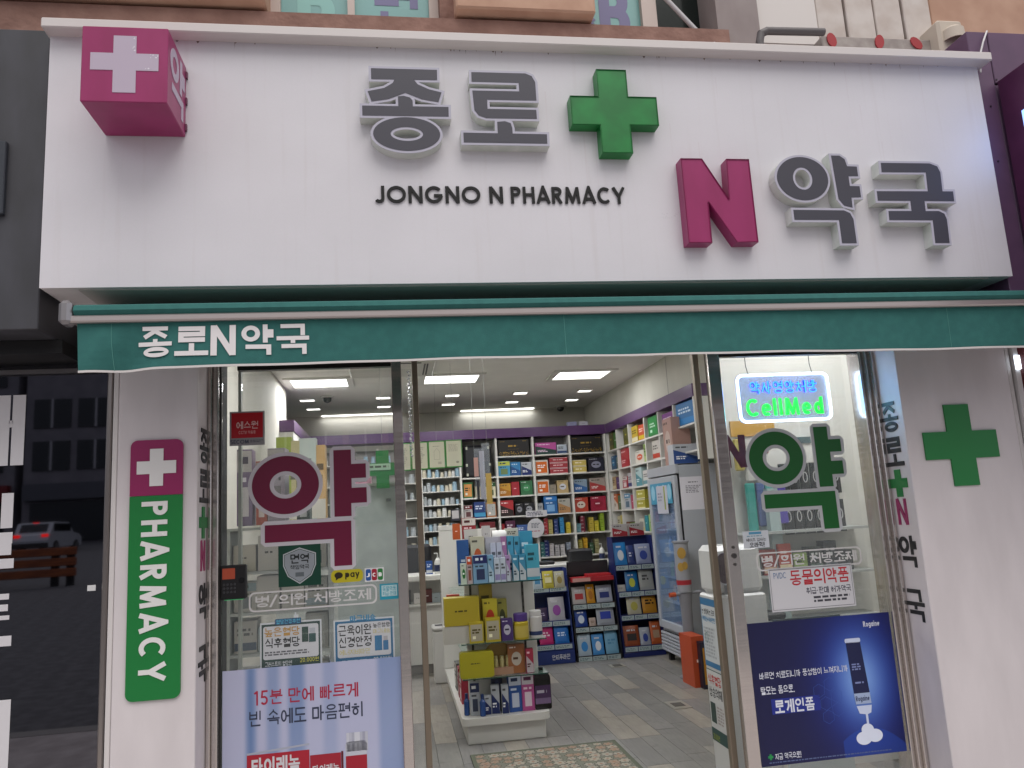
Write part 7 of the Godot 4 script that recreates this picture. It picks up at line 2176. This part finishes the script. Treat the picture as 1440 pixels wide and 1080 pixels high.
const LEAD := ["ㄱ", "ㄲ", "ㄴ", "ㄷ", "ㄸ", "ㄹ", "ㅁ", "ㅂ", "ㅃ", "ㅅ", "ㅆ", "ㅇ", "ㅈ", "ㅉ", "ㅊ", "ㅋ", "ㅌ", "ㅍ", "ㅎ"]
const VOW := ["ㅏ", "ㅐ", "ㅑ", "ㅒ", "ㅓ", "ㅔ", "ㅕ", "ㅖ", "ㅗ", "ㅗㅏ", "ㅗㅐ", "ㅗㅣ", "ㅛ", "ㅜ", "ㅜㅓ", "ㅜㅔ", "ㅜㅣ", "ㅠ", "ㅡ", "ㅡㅣ", "ㅣ"]
const TAIL := ["", "ㄱ", "ㄲ", "ㄱㅅ", "ㄴ", "ㄴㅈ", "ㄴㅎ", "ㄷ", "ㄹ", "ㄹㄱ", "ㄹㅁ", "ㄹㅂ", "ㄹㅅ", "ㄹㅌ", "ㄹㅍ", "ㄹㅎ", "ㅁ", "ㅂ", "ㅂㅅ", "ㅅ", "ㅆ", "ㅇ", "ㅈ", "ㅊ", "ㅋ", "ㅌ", "ㅍ", "ㅎ"]

func syllable(ch: String, t: float) -> Array:
	var code := ch.unicode_at(0) - 0xAC00
	var l: String = LEAD[code / 588]
	var v: String = VOW[(code % 588) / 28]
	var f: String = TAIL[code % 28]
	var list := []
	var fin := f != ""
	if fin:
		t *= 0.8 if v.length() == 1 and v in "ㅗㅛㅜㅠㅡ" else 0.86
	elif v.length() == 1 and v in "ㅗㅛㅜㅠㅡ":
		t *= 0.92
	if v.length() == 2:
		jamo(l, [0.05, 0.64, 0.64, 1.0] if fin else [0.05, 0.46, 0.64, 0.98], t, list)
		jamo(v[0], [0.0, 0.4, 0.7, 0.62] if fin else [0.0, 0.1, 0.7, 0.44], t, list)
		jamo(v[1], [0.76, 0.36 if fin else 0.0, 0.98, 1.0] if v[1] in "ㅏㅣ" else [0.66, 0.36 if fin else 0.0, 0.96, 1.0], t, list)
	elif v in "ㅗㅛㅜㅠㅡ":
		jamo(l, [0.14, 0.62, 0.86, 1.0] if fin else [0.12, 0.42 if v == "ㅡ" else 0.46, 0.88, 0.98], t, list)
		jamo(v, [0.02, 0.37, 0.98, 0.6] if fin else [0.02, 0.02, 0.98, 0.42], t, list)
	else:
		var left: float = 0.58 if v in "ㅏㅑㅐ" else 0.5 if v in "ㅔㅖ" else 0.56 if v in "ㅓㅕ" else 0.66
		var lead := "ㄱ2" if l == "ㄱ" else l
		jamo(lead, [0.04, 0.44 if fin else 0.12, left, 0.97 if fin else 0.9], t, list)
		var vx: float = 0.66 if v in "ㅏㅑㅐ" else 0.5 if v in "ㅔㅖ" else 0.56 if v in "ㅓㅕ" else 0.74
		jamo(v, [vx, 0.4 if fin else 0.0, 0.97 if v != "ㅣ" else 0.92, 1.0], t, list)
	if fin:
		if f.length() == 2:
			jamo(f[0], [0.1, 0.0, 0.5, 0.33], t * 0.9, list)
			jamo(f[1], [0.54, 0.0, 0.94, 0.33], t * 0.9, list)
		else:
			jamo(f, [0.16, 0.0, 0.9, 0.34], t, list)
	return list

func arc(cx: float, cy: float, rx: float, ry: float, d0: float, d1: float, n := 10) -> Array:
	var r := []
	for i in n + 1:
		var a := deg_to_rad(lerpf(d0, d1, float(i) / n))
		r.append_array([cx + rx * cos(a), cy + ry * sin(a)])
	return r

# latin letters and figures: [width, strokes] in a box one high
func latin(ch: String, t: float) -> Array:
	var e := t / 2
	var a := e
	var o := 1.0 - e
	var w := 0.62
	var s := []
	var big := ch == ch.to_upper()
	match ch:
		"A": w = 0.74; s = [[0.0 + e * 0.6, 0, w / 2, 1, w - e * 0.6, 0], [0.16, 0.27, w - 0.16, 0.27]]
		"B": s = [[a, 0, a, 1], [a, o] + arc(w - 0.3, 0.75 - e / 2, 0.28 - e, 0.25 - e / 2, 90, -90) + [a, 0.5], [a, 0.5] + arc(w - 0.27, 0.25 + e / 2, 0.27 - e, 0.25 - e / 2, 90, -90) + [a, a]]
		"C": w = 0.78; s = [arc(w * 0.54, 0.5, w * 0.54 - e, 0.5 - e, 48, 312, 20)]
		"D": w = 0.7; s = [[a, 0, a, 1], [a, o] + arc(w - 0.42, 0.5, 0.42 - e, 0.5 - e, 90, -90, 14) + [a, a]]
		"E": w = 0.54; s = [[w, o, a, o, a, a, w, a], [a, 0.5, w * 0.9, 0.5]]
		"F": w = 0.52; s = [[w, o, a, o, a, 0], [a, 0.5, w * 0.9, 0.5]]
		"G": w = 0.92; s = [arc(w / 2, 0.5, w / 2 - e, 0.5 - e, 42, 350, 22), [w * 0.5, 0.44, w - e * 0.4, 0.44]]
		"H": w = 0.66; s = [[a, 0, a, 1], [w - a, 0, w - a, 1], [a, 0.52, w - a, 0.52]]
		"I", "l": w = t * 1.05; s = [[w / 2, 0, w / 2, 1]]
		"J": w = 0.46; s = [[w - a, 1, w - a, 0.28] + arc(w - a - 0.17, 0.26, 0.17, 0.26 - e, 0, -150)]
		"K": w = 0.66; s = [[a, 0, a, 1], [w - a, 1, a, 0.42], [a + 0.12, 0.52, w - a * 0.6, 0]]
		"L": w = 0.5; s = [[a, 1, a, a, w, a]]
		"M": w = 0.92; s = [[a + 0.02, 0, a + 0.1, 1], [a + 0.1, 0.94, w / 2, 0.1, w - a - 0.1, 0.94], [w - a - 0.1, 1, w - a - 0.02, 0]]
		"N": w = 0.72; s = [[a, 0, a, 1], [w - a, 0, w - a, 1], [a, 0.97, w - a, 0.03]]
		"O": w = 0.96
		"0": w = 0.6
		"P": w = 0.56; s = [[a, 0, a, 1], [a, o] + arc(w - 0.27, 0.72, 0.27 - e, 0.28 - e, 90, -90) + [a, 0.44 + e]]
		"R": w = 0.6; s = [[a, 0, a, 1], [a, o] + arc(w - 0.3, 0.72, 0.27 - e, 0.28 - e, 90, -90) + [a, 0.44 + e], [w * 0.45, 0.46, w - e, 0]]
		"S", "5", "2", "3", "8", "6", "9", "s":
			w = 0.58
			if ch == "2": s = [arc(w / 2, 0.7, w / 2 - e, 0.3 - e, 170, -35) + [a, a, w, a]]
			elif ch == "5": s = [[w - 0.04, o, 0.14, o, 0.1, 0.54] + arc(w / 2 - 0.02, 0.31, w / 2 - e, 0.31 - e, 110, -150)]
			elif ch == "3": s = [arc(w / 2 - 0.02, 0.73, w / 2 - e - 0.02, 0.27 - e, 150, -80), arc(w / 2 - 0.02, 0.27, w / 2 - e, 0.27 - e + 0.02, 80, -150)]
			elif ch == "S" or ch == "s": s = [arc(w / 2, 0.75, w / 2 - e, 0.25 - e * 0.7, 35, 255) + arc(w / 2, 0.25, w / 2 - e, 0.25 - e * 0.7, 75, -145)]
		"T": w = 0.58; s = [[0, o, w, o], [w / 2, o, w / 2, 0]]
		"U": w = 0.64; s = [[a, 1, a, 0.32] + arc(w / 2, 0.32, w / 2 - e, 0.32 - e, 180, 360) + [w - a, 1]]
		"V": w = 0.7; s = [[e * 0.6, 1, w / 2, 0, w - e * 0.6, 1]]
		"Y": w = 0.7; s = [[e * 0.6, 1, w / 2, 0.42], [w - e * 0.6, 1, w / 2, 0.42], [w / 2, 0.5, w / 2, 0]]
		"1": w = 0.4; s = [[0.05, 0.8, 0.26, o, 0.26, 0]]
		"4": w = 0.62; s = [[0.45, 0, 0.45, 1, 0.03, 0.3, w, 0.3]]
		"7": w = 0.56; s = [[0, o, w - e, o, 0.2, 0]]
		"/": w = 0.5; s = [[0.02, -0.05, w - 0.02, 1.02]]
		"+": w = 0.8; s = [[0, 0.5, w, 0.5], [w / 2, 0.9, w / 2, 0.1]]
		"-": w = 0.4; s = [[0, 0.5, w, 0.5]]
		".", ",": w = 0.22; s = [[0.1, 0, 0.1, t]]
		"·": w = 0.3; s = [[0.15, 0.42, 0.15, 0.42 + t]]
		"!": w = 0.24; s = [[0.12, 1, 0.12, 0.3], [0.12, t, 0.12, 0]]
		"p": w = 0.56; s = [[a, 0.7, a, -0.28], arc(w / 2, 0.35, w / 2 - e, 0.35 - e, 180, -180, 16)]
		"a", "e", "o", "d", "g", "q":
			w = 0.56
			if ch == "a": s = [[w - a, 0.7, w - a, 0], arc(w / 2, 0.35, w / 2 - e, 0.35 - e, 20, 340, 16)]
			elif ch == "e": s = [arc(w / 2, 0.35, w / 2 - e, 0.35 - e, 5, 310, 16), [a, 0.36, w - a, 0.36]]
			elif ch == "d": s = [[w - a, 1, w - a, 0], arc(w / 2, 0.35, w / 2 - e, 0.35 - e, 20, 340, 16)]
			elif ch == "g": s = [[w - a, 0.7, w - a, -0.1] + arc(w / 2, -0.08, w / 2 - e, 0.2 - e, 0, -150), arc(w / 2, 0.35, w / 2 - e, 0.35 - e, 20, 340, 16)]
			else: s = [arc(w / 2, 0.35, w / 2 - e, 0.35 - e, 0, 175, 10), arc(w / 2, 0.35, w / 2 - e, 0.35 - e, 175, 360, 10)]
		"y": w = 0.52; s = [[e * 0.6, 0.7, w / 2, 0.05], [w - e * 0.6, 0.7, w * 0.3, -0.28]]
		"i": w = t * 1.1; s = [[w / 2, 0, w / 2, 0.7], [w / 2, 0.84, w / 2, 0.84 + t]]
		"n": w = 0.54; s = [[a, 0, a, 0.7], [a, 0.35] + arc(w / 2, 0.38, w / 2 - e, 0.32 - e, 170, 0) + [w - a, 0]]
		"r": w = 0.36; s = [[a, 0, a, 0.7], [a, 0.35] + arc(w * 0.7, 0.35, w * 0.5, 0.35 - e, 170, 80)]
		"t": w = 0.34; s = [[w * 0.45, 0.95, w * 0.45, 0], [0, 0.66, w, 0.66]]
		_: w = 0.4
	var list := []
	if ch == "O" or ch == "0":
		list = ring(w / 2, 0.5, w / 2, 0.5, w / 2 - t, 0.5 - t)
	for p in s:
		stroke(list, p, t)
	return [w, list]

# outline of one letter: [advance, shape]
func glyph(ch: String, t: float) -> Array:
	var key := ch + "%.3f" % t
	if not glyphs.has(key):
		var code := ch.unicode_at(0)
		if code >= 0xAC00 and code < 0xD7A4:
			glyphs[key] = [1.04, unite(syllable(ch, t))]
		elif ch == " ":
			glyphs[key] = [0.36, {"o": [], "h": []}]
		else:
			var r := latin(ch, t * 1.1)
			glyphs[key] = [r[0] + 0.12, unite(r[1])]
		glyphs[key][1]["t"] = tris(glyphs[key][1])
	return glyphs[key]

func text_width(s: String, t: float, gap := 0.0) -> float:
	var w := 0.0
	for ch in s:
		w += glyph(ch, t)[0] + gap
	return w - gap - 0.06

# all letters of a line, set into the box from (x, y), w wide and h high
func text_shapes(s: String, x: float, y: float, w: float, h: float, t := 0.14, gap := 0.0) -> Array:
	var r := []
	var k := w / text_width(s, t, gap)
	var at := x
	for ch in s:
		var g := glyph(ch, t)
		if g[1].o:
			r.append(moved(g[1], k, h, Vector2(at, y)))
		at += (g[0] + gap) * k
	return r

func write(pb: PB, s: String, x: float, y: float, w: float, h: float, z: float, col: Color, t := 0.14, gap := 0.0) -> void:
	for g in text_shapes(s, x, y, w, h, t, gap):
		fill(pb, g, z, col)

# rows of short dashes where print is too small to read
func greek(pb: PB, x: float, y: float, w: float, h: float, rows: int, z: float, col: Color, sd := 1) -> void:
	var r := RandomNumberGenerator.new()
	r.seed = sd
	var rh := h / rows
	for i in rows:
		var px := x
		var end := x + w * r.randf_range(0.7, 1.0)
		while px < end:
			var l := rh * r.randf_range(0.6, 2.2)
			pb.rect(px, y + h - (i + 1) * rh + rh * 0.3, minf(px + l, end), y + h - i * rh - rh * 0.12, z, col)
			px += l + rh * 0.45
